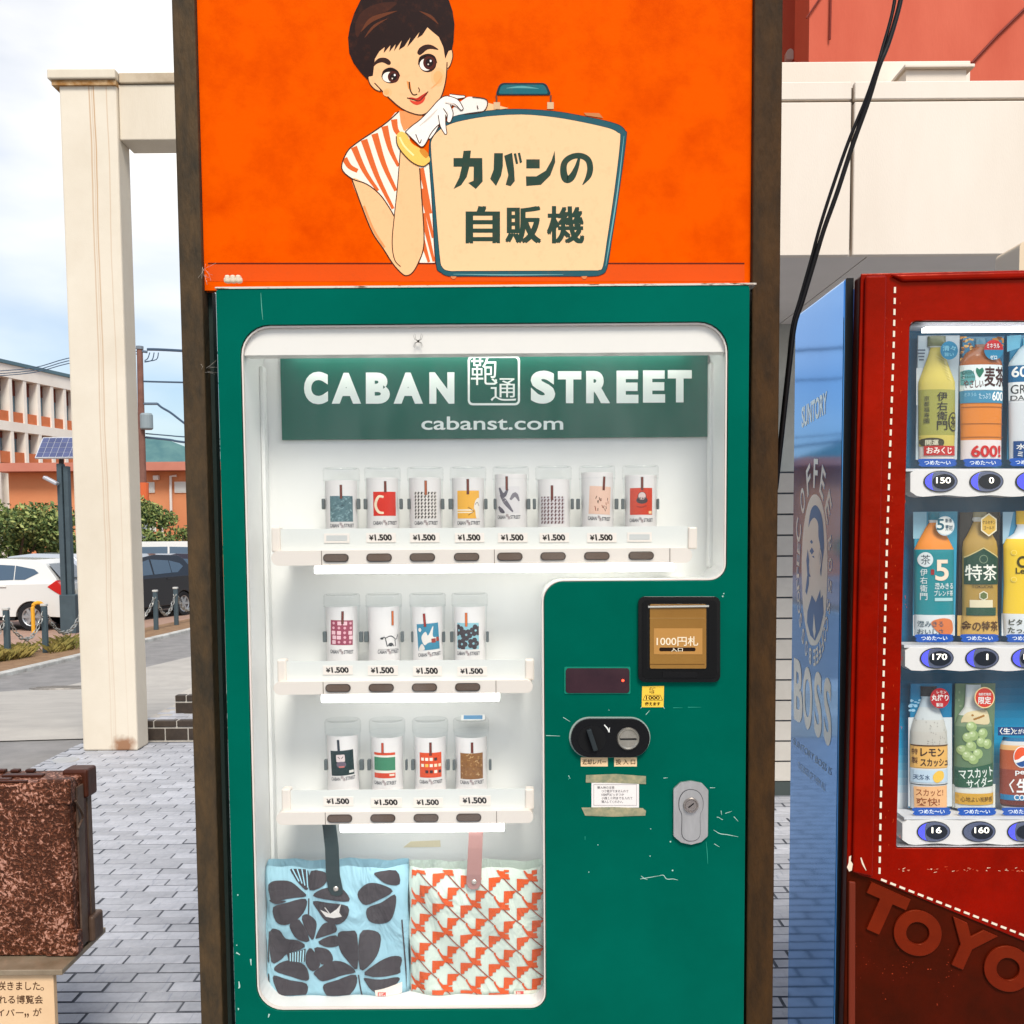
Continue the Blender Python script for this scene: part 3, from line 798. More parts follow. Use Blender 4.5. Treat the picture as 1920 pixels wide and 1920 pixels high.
# solar lamp post
SY = G(118, 1190, LOT_Z).y
sol = thing('solar_lamp_post', 'dark grey steel lamp post carrying a tilted solar panel', 'lamp post', (P(121, 1190, SY).x, SY, LOT_Z))
M_dgs = mat('dark_grey_steel', (74, 88, 94), .5, var=(4, .3, .7), c2=(64, 76, 82))
def sp(px, py, dy=0): return P(px, py, SY + dy)
x0, x1 = sp(119.5, 1000).x - .105, sp(119.5, 1000).x + .105
zt = sp(120, 869).z
obj('post', box(B(), x0, x0 + .10, SY, SY + .2, LOT_Z, zt), M_dgs, sol, bevel=.01)
obj('post', box(B(), x0 + .115, x1, SY + .04, SY + .2, LOT_Z, zt - .05), M_dgs, sol, bevel=.01)
zc_ = sp(120, 1115).z
obj('battery_box', box(B(), x0 - .015, x1 + .10, SY - .06, SY + .32, LOT_Z, zc_), M_dgs, sol, bevel=.015)
obj('neck', tube(B(), [sp(115, 870, .1), sp(115, 852, .1)], .05, 8), mat('neck_brown', (70, 54, 48), .6), sol)
c = sp(112, 840, .1)
Mx = Matrix.Translation(c) @ Matrix.Rotation(R(48), 4, 'X')
pan = obj('solar_panel', box(B(), -.42, .42, -.3, .3, -.02, .02, Mx), mat('solar_frame', (206, 208, 212), .4, .4), sol)
M_cell = mat('solar_cell', (84, 90, 122), .2, rnd=.1)
for i in range(6):
    for j in range(4):
        x = -.40 + i * .134; yv = -.28 + j * .141
        obj('cell', box(B(), x, x + .125, yv, yv + .132, .021, .024, Mx), M_cell, pan)
Ml = Matrix.Translation(sp(95, 901, -.1)) @ Matrix.Rotation(R(28), 4, 'Y')
obj('lamp_head', box(B(), -.15, .16, -.07, .07, -.035, .035, Ml), mat('lamp_silver', (176, 178, 184), .35, .4), sol, bevel=.02)

# bollards with chains
M_bol = mat('bollard_grey', (70, 84, 90), .5)
M_bcap = mat('bollard_cap', (190, 188, 182), .4)
M_chain = mat('galvanised_chain', (168, 168, 162), .4, .5)
btop = []
first = None
HID = 'dark grey bollard of the chained row, mostly hidden from view'
BLAB = [HID, 'dark grey bollard in dry grass below the side windows of the white hatchback', 'dark grey bollard directly in front of the yellow hoop guard', HID, HID, 'dark grey bollard before the black car, nearer the cream column', 'dark grey bollard before the black car, nearer the rusty frame post', HID]
CLAB = ['pale steel chain end hanging before the door of the white hatchback', 'pale steel chain hanging between two bollards in front of the hatchback wheel', 'pale steel chain running from the hoop guard bollard past the solar lamp post', 'pale steel chain hidden behind the cream portico column', 'pale steel chain from the cream column to the bollard before the black car', 'pale steel chain hanging between the two bollards before the black car', 'pale steel chain running from the black car bollards behind the rusty frame post']
for i, (px, py) in enumerate(((-62, 1250), (15, 1236), (86, 1224), (160, 1208), (228, 1194), (293, 1181), (331, 1172), (372, 1162))):
    g_ = G(px, py, LOT_Z + .04); hgt = (82 if i < 4 else 74) / 1920 * g_.y
    hgt = 0.76
    if first is None:
        first = thing('bollard', 'low dark grey post of the chained row between road and car park', 'bollard', g_, 'bollards along the car park kerb')
        obj('post', box(B(), -.042, .042, -.042, .042, 0, .80), M_bol, first, bevel=.01, local=True)
        obj('cap', box(B(), -.05, .05, -.05, .05, .802, .845), M_bcap, first, bevel=.01, local=True)
        kids = list(first.children); r_ = first
    else:
        r_ = first.copy(); COL.objects.link(r_); r_.location = g_
        for k in kids:
            kk = k.copy(); COL.objects.link(kk); kk.parent = r_
    r_['label'] = BLAB[i]
    btop.append(g_ + Vector((0, 0, .74)))
def link_ring(bm, c, d, up_):
    s = d.cross(up_).normalized(); pts = []
    for k in range(8):
        a = 2 * math.pi * k / 8; pts.append(c + d * math.cos(a) * .055 + s * math.sin(a) * .032)
    tube(bm, pts + [pts[0], pts[1]], .012, 4, caps=False)
for ci, (a, b_) in enumerate(zip(btop, btop[1:])):
    bm = B(); n = max(8, int((b_ - a).length * 1.25 / .085))
    pts = [a.lerp(b_, t / n) - Vector((0, 0, .46 * (1 - (2 * t / n - 1) ** 2))) for t in range(n + 1)]
    for k in range(n):
        d = (pts[k + 1] - pts[k]).normalized()
        link_ring(bm, (pts[k] + pts[k + 1]) / 2, d, Vector((0, 0, 1)) if k % 2 else d.cross(Vector((0, 0, 1))).normalized())
    tag(obj('chain', bm, M_chain), CLAB[ci], 'chain', 'chains between the bollards')
# yellow hoop guard
yb = G(63, 1186, LOT_Z + .03); yb2 = yb + Vector((.17, .12, 0))
hy = .62
pts = [yb, yb + Vector((0, 0, hy - .1))] + [yb.lerp(yb2, .5 - .5 * math.cos(t)) + Vector((0, 0, hy - .1 + .1 * math.sin(t))) for t in (.5, 1.0, 1.57, 2.1, 2.6)] + [yb2 + Vector((0, 0, hy - .1)), yb2]
tag(obj('hoop_guard', tube(B(), pts, .04, 8), mat('hoop_yellow', (222, 164, 52), .5)), 'yellow painted steel hoop guard in front of the white hatchback wheel', 'barrier')
# grass tufts on the soil strip
random.seed(4)
V, Fc = [], []
for i in range(900):
    px = random.choice([random.gauss(22, 22), random.gauss(118, 14), random.uniform(-30, 60)]); g_ = G(px, 1239 - px * .17 + random.uniform(-9, 3), LOT_Z + .04)
    a = random.uniform(0, 6.28); L = random.uniform(.08, .26); d = Vector((math.cos(a) * .6, math.sin(a) * .6, 1)) * L; s = Vector((-math.sin(a), math.cos(a), 0)) * .012
    k = len(V); V += [g_ - s, g_ + s, g_ + d * .6 + s * .6 + Vector((0, 0, 0)), g_ + d + Vector((math.cos(a), math.sin(a), -.5)) * L * .3]; Fc.append((k, k + 1, k + 2, k + 3))
me = bpy.data.meshes.new('dry_grass'); me.from_pydata(V, [], Fc); me.materials.append(mat('dry_grass', (150, 132, 72), .8, var=(2, .4, .6), c2=(104, 104, 52)))
o = bpy.data.objects.new('dry_grass', me); COL.objects.link(o); tag(o, 'tufts of dry grass on the bare soil around the bollards', 'grass', kind='stuff')

# ------------------------------------------------------------------ parked cars
M_tyre = mat('tyre', (34, 34, 36), .8); M_rim = mat('alloy', (176, 178, 180), .3, .7); M_cgl = mat('car_glass', (70, 88, 104), .05, spec=.8)
M_tail = mat('tail_lamp', (190, 28, 22), .15, coat=.6); M_blk = mat('black_trim', (22, 23, 25), .5)
def car(name, label, body, loc, yaw, van=False, group='cars in the car park', cat='car'):
    """side profile along -x (front), rear at x = 0; the width along y"""
    t = thing(name, label, cat, loc, group); t.rotation_euler = (0, 0, yaw)
    W = .83 if not van else .80; L = 3.9 if not van else 3.5
    def arch(cx, r=.33): return [(cx + r * math.cos(a), .30 + r * math.sin(a)) for a in [R(v) for v in range(0, 181, 15)]]
    rw, fw = -.66, -(L - .75)
    lower = [(0.0, .28), (.02, .55), (0, .80), (-.05, .98)]
    if van: belt = [(-.05, 1.0), (-(L - .5), 1.0), (-(L - .12), .86), (-L, .6), (-L + .02, .28)]
    else: belt = [(-.12, 1.0), (-2.6, .98), (-3.3, .88), (-3.72, .74), (-L, .5), (-L + .04, .26)]
    prof = lower + belt + [(p[0], p[1]) for p in arch(fw)[::-1]] + [(p[0], p[1]) for p in arch(rw)[::-1]]
    bm = prism(B(), [prof], lambda a, b, tt: Vector((a, tt, b)), -W, W)
    # greenhouse with tumblehome
    if van: gh = [(-.03, .96), (-.10, 1.35), (-.22, 1.72), (-.5, 1.78), (-2.3, 1.78), (-2.75, 1.68), (-3.2, .98)]
    else: gh = [(-.06, .95), (-.16, 1.12), (-.42, 1.42), (-.62, 1.50), (-1.5, 1.53), (-2.1, 1.46), (-2.45, 1.28), (-2.95, .96)]
    hz = 1.75 if van else 1.5
    def wy(z): return W - .035 - (.10 if van else .17) * max(0, (z - .95)) / (hz - .95)
    ca = [bm.verts.new((a, -wy(b), b)) for a, b in gh]; cb = [bm.verts.new((a, wy(b), b)) for a, b in gh]
    n = len(gh)
    for i in range(n):
        j = (i + 1) % n; bm.faces.new((ca[i], ca[j], cb[j], cb[i]))
    bm.faces.new(ca[::-1]); bm.faces.new(cb)
    obj('body', bm, body, t, bevel=.045, seg=3, local=True)
    e = .006
    def side_glass(pts, s):
        bmw = B(); bmw.faces.new([bmw.verts.new((a, s * (wy(b) + e), b)) for a, b in pts]); obj('side_window', bmw, M_cgl, t, local=True)
    if van: sg = [[(-.2, 1.06), (-.26, 1.6), (-1.0, 1.62), (-1.0, 1.06)], [(-1.06, 1.06), (-1.06, 1.62), (-1.9, 1.62), (-1.9, 1.06)], [(-1.96, 1.06), (-1.96, 1.62), (-2.45, 1.58), (-2.85, 1.06)]]
    else: sg = [[(-.52, 1.22), (-.62, 1.30), (-1.02, 1.38), (-1.02, 1.08), (-.80, 1.08)], [(-1.04, 1.08), (-1.04, 1.38), (-1.70, 1.42), (-1.70, 1.06)], [(-1.76, 1.06), (-1.76, 1.42), (-2.2, 1.34), (-2.62, 1.04)]]
    for s in (-1, 1):
        for g_ in sg: side_glass(g_, s)
        bmh = B(); box(bmh, -1.32, -1.16, s * W, s * (W + .025), .93, .955); obj('door_handle', bmh, body, t, bevel=.008, local=True)
        bml = B()
        if van: box(bml, -.05, .03, s * W * .99 - s * .16, s * (W + .008), .62, 1.0)
        else:
            pts = [(-.30, .93), (-.10, 1.07), (.03, .92), (.035, .72), (-.14, .82)]
            prism(bml, [pts], lambda a, b, tt: Vector((a, tt, b)), s * (W - .16), s * (W + .012))
        obj('tail_light', bml, M_tail, t, bevel=.01, local=True)
        for wx in (rw, fw):
            bmt = B(); lathe(bmt, [(.19, -.09), (.285, -.10), (.30, -.07), (.30, .07), (.285, .10), (.19, .09)], 28)
            Mw = Matrix.Translation((wx, s * (W - .10), .30)) @ Matrix.Rotation(R(90) * -s, 4, 'X')
            bmesh.ops.transform(bmt, matrix=Mw, verts=bmt.verts); tr = obj('wheel', bmt, M_tyre, t, local=True)
            bmr = B(); lathe(bmr, [(.19, .06), (.20, .095), (.18, .085), (.175, .04), (0, .04)], 28)
            for k in range(6):
                a = k * math.pi / 3; Mk = Matrix.Rotation(a, 4, 'Z'); box(bmr, .03, .185, -.028, .028, .045, .088, Mk)
            lathe(bmr, [(0, .095), (.045, .095), (.05, .06)], 12)
            bmesh.ops.transform(bmr, matrix=Mw, verts=bmr.verts); obj('rim', bmr, M_rim, tr, local=True)
    rg = [(-.105, 1.10), (-.40, 1.41)] if not van else [(-.05, 1.06), (-.12, 1.42)]
    bmg = B(); (xa, za), (xb_, zb_) = rg
    off = .02
    bmg.faces.new([bmg.verts.new(v) for v in ((xa + off + .03, -wy(za) * .93, za), (xa + off + .03, wy(za) * .93, za), (xb_ + off + .02, wy(zb_) * .9, zb_), (xb_ + off + .02, -wy(zb_) * .9, zb_))])
    obj('rear_window', bmg, M_cgl, t, local=True)
    obj('bumper', box(B(), -.05, .07, -W * .97, W * .97, .27, .50), body, t, bevel=.03, local=True)
    obj('number_plate', box(B(), .021, .03, -.17, .17, .74, .86), mat('plate', (210, 210, 200), .5), t, local=True)
    obj('sill', box(B(), fw + .36, rw - .36, -W + .02, W - .02, .22, .29), M_blk, t, local=True)
    return t
cy = G(60, 1183, LOT_Z + .03).y
car('hatchback', 'white hatchback with red tail lamp, parked behind the bollards', mat('pearl_white', (212, 212, 208), .25, coat=.6), (P(117, 1150, cy).x, cy + .83, LOT_Z + .03), 0.0)
car('hatchback', 'silver car of which only the roof shows behind the white hatchback', mat('silver_paint', (186, 192, 198), .25, .3, coat=.6), (P(150, 1100, cy + 5).x, cy + 6.3, LOT_Z + .03), 0.05)
vy = G(320, 1150, LOT_Z + .03).y
car('estate_car', 'black car parked nose to the kerb, seen beside the utility pole', mat('black_paint', (26, 27, 31), .15, coat=.8), (P(318, 1100, vy).x, vy + .2, LOT_Z + .03), R(72))
car('estate_car', 'dark maroon car parked beyond the black one', mat('dark_maroon', (48, 32, 38), .15, coat=.8), (P(352, 1100, vy + 1).x, vy + 1.4, LOT_Z + .03), R(72))
car('minivan', 'white van with pale roof parked behind the dark cars', mat('white_paint', (210, 210, 206), .3, coat=.5), (P(370, 1100, vy + 6).x, vy + 7, LOT_Z + .03), R(8), True, cat='van')

# ================================================================== SIGN FRAME ABOVE THE MACHINE
YM = 1.92
M_rust = mat('rusty_brown_steel', (80, 62, 40), .75, .1, var=(34, .36, .70), c2=(46, 41, 32), bump=(150, .6), stretch=(1, 1, .35))
M_black = mat('black_rubber', (16, 17, 18), .6)
sgn = thing('sign_frame', 'orange sign of a retro woman with a suitcase in a rusty steel frame', 'sign', (-0.05, YM + .1, 0))
SY_ = YM + 0.03
sl0, sl1 = -0.617, -0.5745
obj('post', box(B(), sl0, sl1, SY_, SY_ + .06, 0, 3.0), M_rust, sgn, bevel=.003)
obj('post_flange', box(B(), sl1 + .0005, -0.5665, SY_ + .035, SY_ + .06, 0, 1.83), mat('dark_green_flange', (28, 44, 40), .6, var=(12, .3, .7), c2=(40, 48, 44)), sgn)
obj('post', box(B(), 0.4535, 0.506, SY_, SY_ + .06, 0, 3.0), mat('rusty_brown_steel_warm', (70, 46, 19), .75, .1, var=(34, .36, .70), c2=(44, 30, 14), bump=(150, .6), stretch=(1, 1, .35)), sgn, bevel=.003)
obj('cross_bar', box(B(), sl1 + .001, 0.4525, SY_ + .02, SY_ + .06, 2.9, 2.96), M_rust, sgn)
pz = P(900, 538, SY_).z
obj('sign_panel', box(B(), sl1 + .001, 0.4525, SY_ + .012, SY_ + .03, pz, 2.88), mat('sign_orange', (226, 82, 0), .6, var=(11, .44, .82), c2=(198, 58, 0), bump=(200, .08), spec=.04, tint=(1, .4, .05)), sgn)
SA = SY_ + .0118
z1 = lambda a, b, off: P(560 + a / 2.8235, b / 2.8235, SA) + Vector((0, -off, 0))      # traced from an enlargement of the sign
A = Art(z1); A.STEP = .00009
SK, SKs, LN, WT, OR, RD = (238, 184, 132), (224, 144, 84), (66, 34, 18), (240, 226, 206), (214, 98, 40), (196, 40, 24)
A.rect(-480, 1391, 2360, 1399, (96, 26, 4), 1)
A.rect(-480, 1400, 2360, 1490, (212, 74, 0), 1)
# shirt
A.poly(smooth_loop([(530, 590), (470, 645), (400, 695), (310, 755), (258, 805), (228, 890), (280, 945), (360, 975), (430, 1030), (480, 1100), (508, 1145), (530, 1150), (640, 1000), (600, 800), (575, 690)], 3), WT, 1)
A.poly([(630, 860), (690, 870), (700, 1000), (720, 1391), (640, 1391), (655, 1200)], WT, 1)
for (x0, y0, x1, y1, w0, w1) in ((243, 838, 312, 905, 30, 22), (292, 778, 420, 1010, 34, 16), (346, 740, 500, 1105, 36, 16), (402, 708, 515, 1010, 36, 18), (455, 668, 528, 880, 36, 16), (505, 632, 540, 720, 34, 22)):
    mx, my = (x0 + x1) / 2 - 8, (y0 + y1) / 2 + 10
    A.stroke([(x0, y0), (mx, my), (x1, y1)], [w0, (w0 + w1) / 2, w1], OR, 2)
for (x0, y0, x1, y1) in ((648, 890, 700, 1130), (650, 1000, 712, 1260), (655, 1130, 716, 1385), (645, 1240, 690, 1388)):
    A.stroke([(x0, y0), (x1, y1)], [30, 14], OR, 2, smooth=False)
# neck, upper arm, forearm
A.poly([(532, 585), (650, 600), (660, 640), (600, 690), (556, 692), (540, 650)], SKs, 2)
A.sm([(282, 948), (360, 975), (430, 1030), (506, 1148), (498, 1290), (515, 1390), (560, 1454), (500, 1400), (450, 1320), (390, 1230), (335, 1095)], SK, 3)
A.sm([(540, 800), (590, 850), (638, 885), (648, 1050), (660, 1200), (658, 1320), (630, 1395), (602, 1442), (572, 1458), (540, 1440), (508, 1375), (495, 1285), (506, 1150), (522, 1000)], SK, 4)
A.stroke([(282, 948), (335, 1095), (390, 1230), (450, 1320), (500, 1398), (548, 1450), (575, 1459), (604, 1442), (632, 1395), (660, 1318), (662, 1200), (640, 890)], 6, LN, 5)
A.stroke([(538, 800), (522, 1000), (506, 1150), (495, 1285), (508, 1375), (540, 1412)], 5, LN, 5)
A.stroke([(530, 590), (470, 645), (400, 695), (310, 755), (256, 805), (228, 890), (280, 945), (360, 975), (430, 1030), (480, 1100), (506, 1146)], 6, LN, 5)
A.stroke([(345, 1090), (395, 1215), (455, 1310)], 12, SKs, 4)
# head
A.sm([(366, 404), (390, 396), (432, 482), (404, 474), (376, 442)], SK, 5); A.stroke([(366, 404), (376, 442), (404, 474), (436, 486)], 5, LN, 6)
A.sm([(788, 268), (812, 262), (816, 300), (802, 348), (780, 372)], SK, 5); A.stroke([(812, 264), (816, 300), (802, 348), (780, 372)], 5, LN, 6)
A.sm([(386, 400), (392, 310), (430, 240), (520, 180), (600, 130), (690, 130), (750, 190), (780, 250), (788, 330), (778, 420), (758, 500), (730, 548), (690, 590), (650, 608), (600, 600), (545, 575), (490, 530), (440, 480), (402, 440)], SK, 6)
A.stroke([(402, 440), (440, 480), (490, 530), (545, 575), (600, 600), (650, 609), (692, 590), (732, 548), (760, 500), (780, 420), (786, 330)], 6, LN, 7)
A.ell(738, 408, 38, 50, (238, 178, 122), 7); A.ell(738, 410, 24, 34, (236, 168, 106), 8); A.ell(470, 490, 24, 22, (238, 178, 122), 7); A.ell(466, 488, 14, 13, (236, 168, 106), 8)
A.poly([(572, 430), (590, 436), (598, 478), (580, 470)], (222, 140, 70), 7)
A.stroke([(586, 434), (590, 474), (606, 502), (628, 500)], 7, LN, 8); A.stroke([(634, 464), (640, 478), (636, 490)], 5, LN, 8)
hair = [(335, -14), (790, -14), (815, 60), (825, 130), (820, 220), (812, 264), (794, 270), (776, 312), (766, 250), (742, 196), (704, 165), (682, 145), (655, 186), (628, 204), (640, 170), (600, 222), (575, 250), (592, 198), (560, 246), (530, 266), (546, 214), (505, 272), (514, 234), (480, 276), (486, 240), (450, 282), (456, 250), (428, 272), (404, 312), (393, 402), (372, 406), (366, 424), (330, 386), (290, 332), (268, 280), (262, 200), (272, 140), (295, 70)]
A.poly(hair, (32, 12, 8), 8)
A.sm([(300, 130), (340, 60), (420, 20), (520, 14), (470, 60), (390, 90), (340, 150), (310, 200)], (58, 26, 14), 9)
for pts, w in (([(330, 170), (380, 110), (450, 80), (520, 60)], 24), ([(350, 200), (400, 140), (470, 100)], 14), ([(640, 60), (700, 90), (740, 130)], 16)):
    A.stroke(pts, [2, w, 2] if len(pts) == 3 else [2, w, w * .8, 2], (96, 48, 24), 10)
A.sm([(394, 355), (405, 326), (430, 308), (465, 309), (488, 330), (478, 345), (445, 331), (415, 338)], (48, 24, 16), 9)
A.sm([(628, 280), (640, 255), (670, 238), (705, 240), (741, 264), (705, 260), (680, 264), (655, 284), (640, 292)], (48, 24, 16), 9)
for (ex, ey, rx, ry, ix, iy, ir, jr) in ((487, 404, 47, 38, 502, 408, 30, 31), (683, 338, 46, 45, 692, 333, 33, 37)):
    A.ell(ex, ey, rx, ry, (40, 20, 14), 9); A.ell(ex - 8, ey + 5, rx * .74, ry * .72, (244, 232, 214), 10)
    A.ell(ix, iy, ir, jr, (74, 26, 16), 11); A.ell(ix, iy, ir * .6, jr * .6, (24, 10, 8), 12); A.ell(ix + 7, iy - 9, 5, 6, (250, 246, 240), 13, 10); A.ell(ix - 6, iy + 9, 4, 4, (230, 210, 190), 13, 10)
A.stroke([(440, 408), (452, 378), (486, 364), (520, 378), (536, 404)], [3, 9, 11, 9, 4], (30, 12, 8), 14)
A.stroke([(634, 344), (644, 308), (682, 292), (716, 302), (732, 334)], [3, 10, 12, 10, 4], (30, 12, 8), 14)
A.stroke([(700, 470), (735, 440), (762, 400)], [2, 8, 2], (232, 158, 96), 8)
A.sm([(576, 520), (600, 517), (625, 521), (650, 506), (684, 487), (670, 512), (640, 534), (608, 530)], (184, 36, 22), 9)
A.sm([(588, 530), (620, 537), (668, 513), (660, 540), (630, 556), (605, 549)], (212, 62, 40), 9)
A.stroke([(574, 519), (610, 529), (642, 533), (686, 485)], 5, LN, 10)
# gloved hands
A.sm([(880, 522), (920, 514), (996, 530), (982, 588), (960, 596), (880, 606), (800, 622), (806, 585)], (232, 222, 210), 6)
A.poly([(992, 542), (1112, 573), (976, 592)], SK, 5)
gl = [(640, 640), (690, 590), (740, 532), (768, 505), (795, 506), (830, 516), (886, 508), (880, 525), (852, 545), (876, 586), (852, 586), (822, 560), (806, 590), (800, 640), (780, 662), (786, 722), (765, 712), (742, 690), (725, 668), (702, 700), (680, 750), (664, 772), (648, 778), (618, 752), (564, 700), (600, 668)]
GW, GS = (238, 230, 218), (212, 196, 182)
def finger(path, ws, l):
    A.stroke(path, [w + 9 for w in ws], LN, l); A.ell(path[-1][0], path[-1][1], ws[-1] / 2 + 4.5, ws[-1] / 2 + 4.5, LN, l, 14)
    A.stroke(path, ws, GW, l + 1); A.ell(path[-1][0], path[-1][1], ws[-1] / 2, ws[-1] / 2, GW, l + 1, 14)
finger([(735, 640), (716, 690), (694, 728)], [30, 24, 14], 13)
finger([(800, 512), (840, 514), (876, 513)], [22, 16, 8], 13)
back = [(565, 700), (600, 668), (640, 638), (690, 588), (738, 534), (775, 510), (806, 520), (812, 560), (792, 602), (770, 640), (735, 668), (702, 706), (670, 766), (648, 778), (618, 752)]
A.sm(back, GW, 15, 3); A.stroke(back + [back[0]], 5, LN, 16)
finger([(758, 610), (764, 664), (778, 706)], [34, 26, 10], 16)
finger([(784, 566), (802, 604), (796, 640)], [36, 28, 18], 18)
finger([(782, 528), (832, 540), (862, 576)], [34, 26, 14], 20)
for s_, l_ in (([(640, 668), (690, 626), (735, 580)], 17), ([(775, 545), (810, 552), (838, 566)], 22), ([(785, 590), (794, 610)], 20)): A.stroke(s_, [2] + [9] * (len(s_) - 2) + [2], GS, l_)
for s_ in ([(620, 712), (640, 760), (650, 740)], [(945, 560), (950, 580)], [(880, 606), (980, 590), (996, 530), (920, 515)]):
    A.stroke(s_, 5, LN, 15)
A.sm([(517, 722), (540, 698), (570, 712), (600, 760), (650, 792), (692, 832), (690, 862), (660, 882), (610, 866), (560, 822), (524, 770)], (242, 190, 90), 14)
A.sm([(640, 800), (660, 788), (688, 818), (672, 838)], (206, 130, 40), 15)
A.stroke([(517, 722), (524, 770), (560, 822), (610, 866), (660, 882), (690, 862)], 5, LN, 15)
A.stroke([(535, 728), (560, 775), (610, 825)], 10, (250, 222, 150), 15)
# suitcase
TE, TEd, CR = (30, 82, 92), (14, 44, 52), (234, 192, 144)
A.stroke([(1047, 505), (1049, 580)], 9, (110, 60, 40), 9, smooth=False); A.stroke([(1335, 505), (1333, 580)], 9, (110, 60, 40), 9, smooth=False)
A.rect(1032, 542, 1066, 578, (206, 170, 130), 10); A.rect(1316, 542, 1350, 578, (206, 170, 130), 10)
A.poly(rpoly([(1042, 505), (1064, 440), (1310, 440), (1338, 505)], [10, 34, 34, 10], 6), TEd, 10)
A.poly(rpoly([(1056, 498), (1074, 449), (1302, 449), (1322, 498)], [8, 26, 26, 8], 6), (22, 96, 104), 11)
A.stroke([(1100, 468), (1180, 462), (1270, 470)], [2, 12, 2], (90, 150, 150), 12)
A.poly([(1510, 598), (1590, 600), (1612, 626), (1520, 612)], (190, 120, 70), 9)
frame = [(790, 635), (850, 608), (1000, 586), (1150, 577), (1350, 588), (1500, 613), (1620, 638), (1700, 663), (1731, 694), (1736, 730), (1700, 1000), (1662, 1250), (1634, 1420), (1602, 1456), (1560, 1464), (1480, 1465), (1150, 1465), (880, 1465), (795, 1464), (752, 1444), (724, 1390), (704, 1050), (690, 850), (694, 740), (728, 690)]
inner = [(800, 660), (870, 640), (1000, 618), (1180, 608), (1350, 622), (1500, 648), (1640, 680), (1690, 705), (1702, 740), (1672, 1000), (1632, 1270), (1610, 1410), (1588, 1430), (1540, 1432), (1150, 1434), (860, 1435), (795, 1434), (762, 1416), (747, 1350), (718, 1000), (702, 800), (706, 740), (746, 690)]
A.poly(smooth_loop(frame, 3), TEd, 10)
A.poly(smooth_loop([(x * .993 + 8.6, y * .994 + 6.5) for x, y in frame], 3), TE, 11)
A.poly(smooth_loop([(x * 1.006 - 7, y * 1.005 - 5) for x, y in inner], 3), (16, 34, 38), 12)
A.poly(smooth_loop(inner, 3), CR, 13)
A.stroke([(1722, 720), (1690, 1000), (1650, 1260), (1625, 1410)], [2, 7, 7, 2], (110, 160, 160), 12)
A.stroke([(820, 1452), (1100, 1456), (1400, 1454)], [2, 6, 2], (110, 160, 160), 12)
for fx_ in (820, 1512): A.sm([(fx_ - 14, 1462), (fx_ + 14, 1462), (fx_ + 8, 1476), (fx_ - 8, 1476)], (206, 120, 70), 10)
KG = (38, 62, 50)
A.poly([(820, 838), (868, 838), (873, 800), (912, 798), (908, 838), (972, 838), (974, 962), (938, 1002), (898, 970), (926, 958), (927, 884), (904, 884), (890, 938), (860, 982), (820, 1002), (850, 942), (864, 884), (820, 884)], KG, 15)
A.poly([(1035, 812), (1081, 812), (1081, 880), (1072, 930), (1045, 986), (1014, 948), (1032, 900)], KG, 15)
A.poly([(1088, 826), (1130, 810), (1141, 900), (1144, 960), (1122, 987), (1096, 980), (1110, 928)], KG, 15)
A.poly([(1138, 815), (1151, 812), (1162, 868), (1150, 870)], KG, 15); A.poly([(1160, 812), (1172, 809), (1183, 860), (1171, 866)], KG, 15)
A.poly([(1205, 845), (1276, 845), (1276, 893), (1205, 893)], KG, 15)
A.poly([(1355, 800), (1358, 860), (1332, 930), (1282, 980), (1205, 986), (1203, 935), (1258, 935), (1308, 905), (1338, 852)], KG, 15)
A.stroke([(1484, 840), (1470, 890), (1444, 940), (1416, 950), (1402, 912), (1408, 862), (1444, 832), (1492, 826), (1530, 846), (1543, 888), (1534, 934), (1503, 980)], [14, 24, 36, 40, 36, 32, 30, 30, 32, 32, 28, 4], KG, 15)
for ch, a_, b_, sh in (('自', 884, 1066, 11), ('販', 1094, 1284, 7), ('機', 1314, 1512, 5)):
    for dx, dy in ((-1, -1), (1, -1), (-1, 1), (1, 1), (0, 0)): A.text(ch, a_ + sh + dx * sh, 1096 + dy * 4, b_ - sh + dx * sh, 1286 + dy * 4, KG, 15, .0)
A.build('illustration', ink_mat('worn_ink', .5, 0, .16, 60, (150, 74, 30)), sgn)
# a bolt-like hinge block on the machine top and some cobweb on the post
# ================================================================== GREEN VENDING MACHINE
MX0, MX1 = -0.541, 0.442
MT = 1.8175
M_green = mat('green_enamel', (0, 92, 75), .26, var=(2.4, .3, .75), c2=(0, 77, 61), spec=.4, bump=(4, .06), tint=(.02, .75, .6))
M_inner = mat('white_liner', (226, 226, 223), .35)
M_plast = mat('ivory_plastic', (220, 210, 200), .35)
gm = thing('vending_machine', 'green vending machine selling bags in clear tumblers, under the orange sign', 'vending machine', (-.05, YM + .3, 0))
obj('cabinet', box(B(), MX0 + .004, MX1 - .004, YM + .19, YM + .42, .06, MT - .003), mat('cabinet_green', (10, 70, 58), .4, var=(4, .3, .7), c2=(14, 60, 50)), gm, bevel=.006)
for x_ in (MX0 + .06, MX1 - .10):
    for y_ in (YM + .08, YM + .34): obj('foot', box(B(), x_, x_ + .045, y_, y_ + .045, 0, .0595), M_black, gm)
wl_, wr_, wm_ = -.499, .4035, .0605
wt_, ws_, wb_ = P(900, 606, YM).z, P(1200, 1090, YM).z, P(700, 1895, YM).z
hole = rpoly([(wl_, wb_), (wm_, wb_), (wm_, ws_), (wr_, ws_), (wr_, wt_), (wl_, wt_)], [.05, .03, .036, .032, .055, .055], 7)
outer = rpoly([(MX0, .07), (MX1, .07), (MX1, MT), (MX0, MT)], .006, 3)
obj('door', prism(B(), [outer, hole], XZ, YM, YM + .188), M_green, gm, bevel=.004, seg=2)
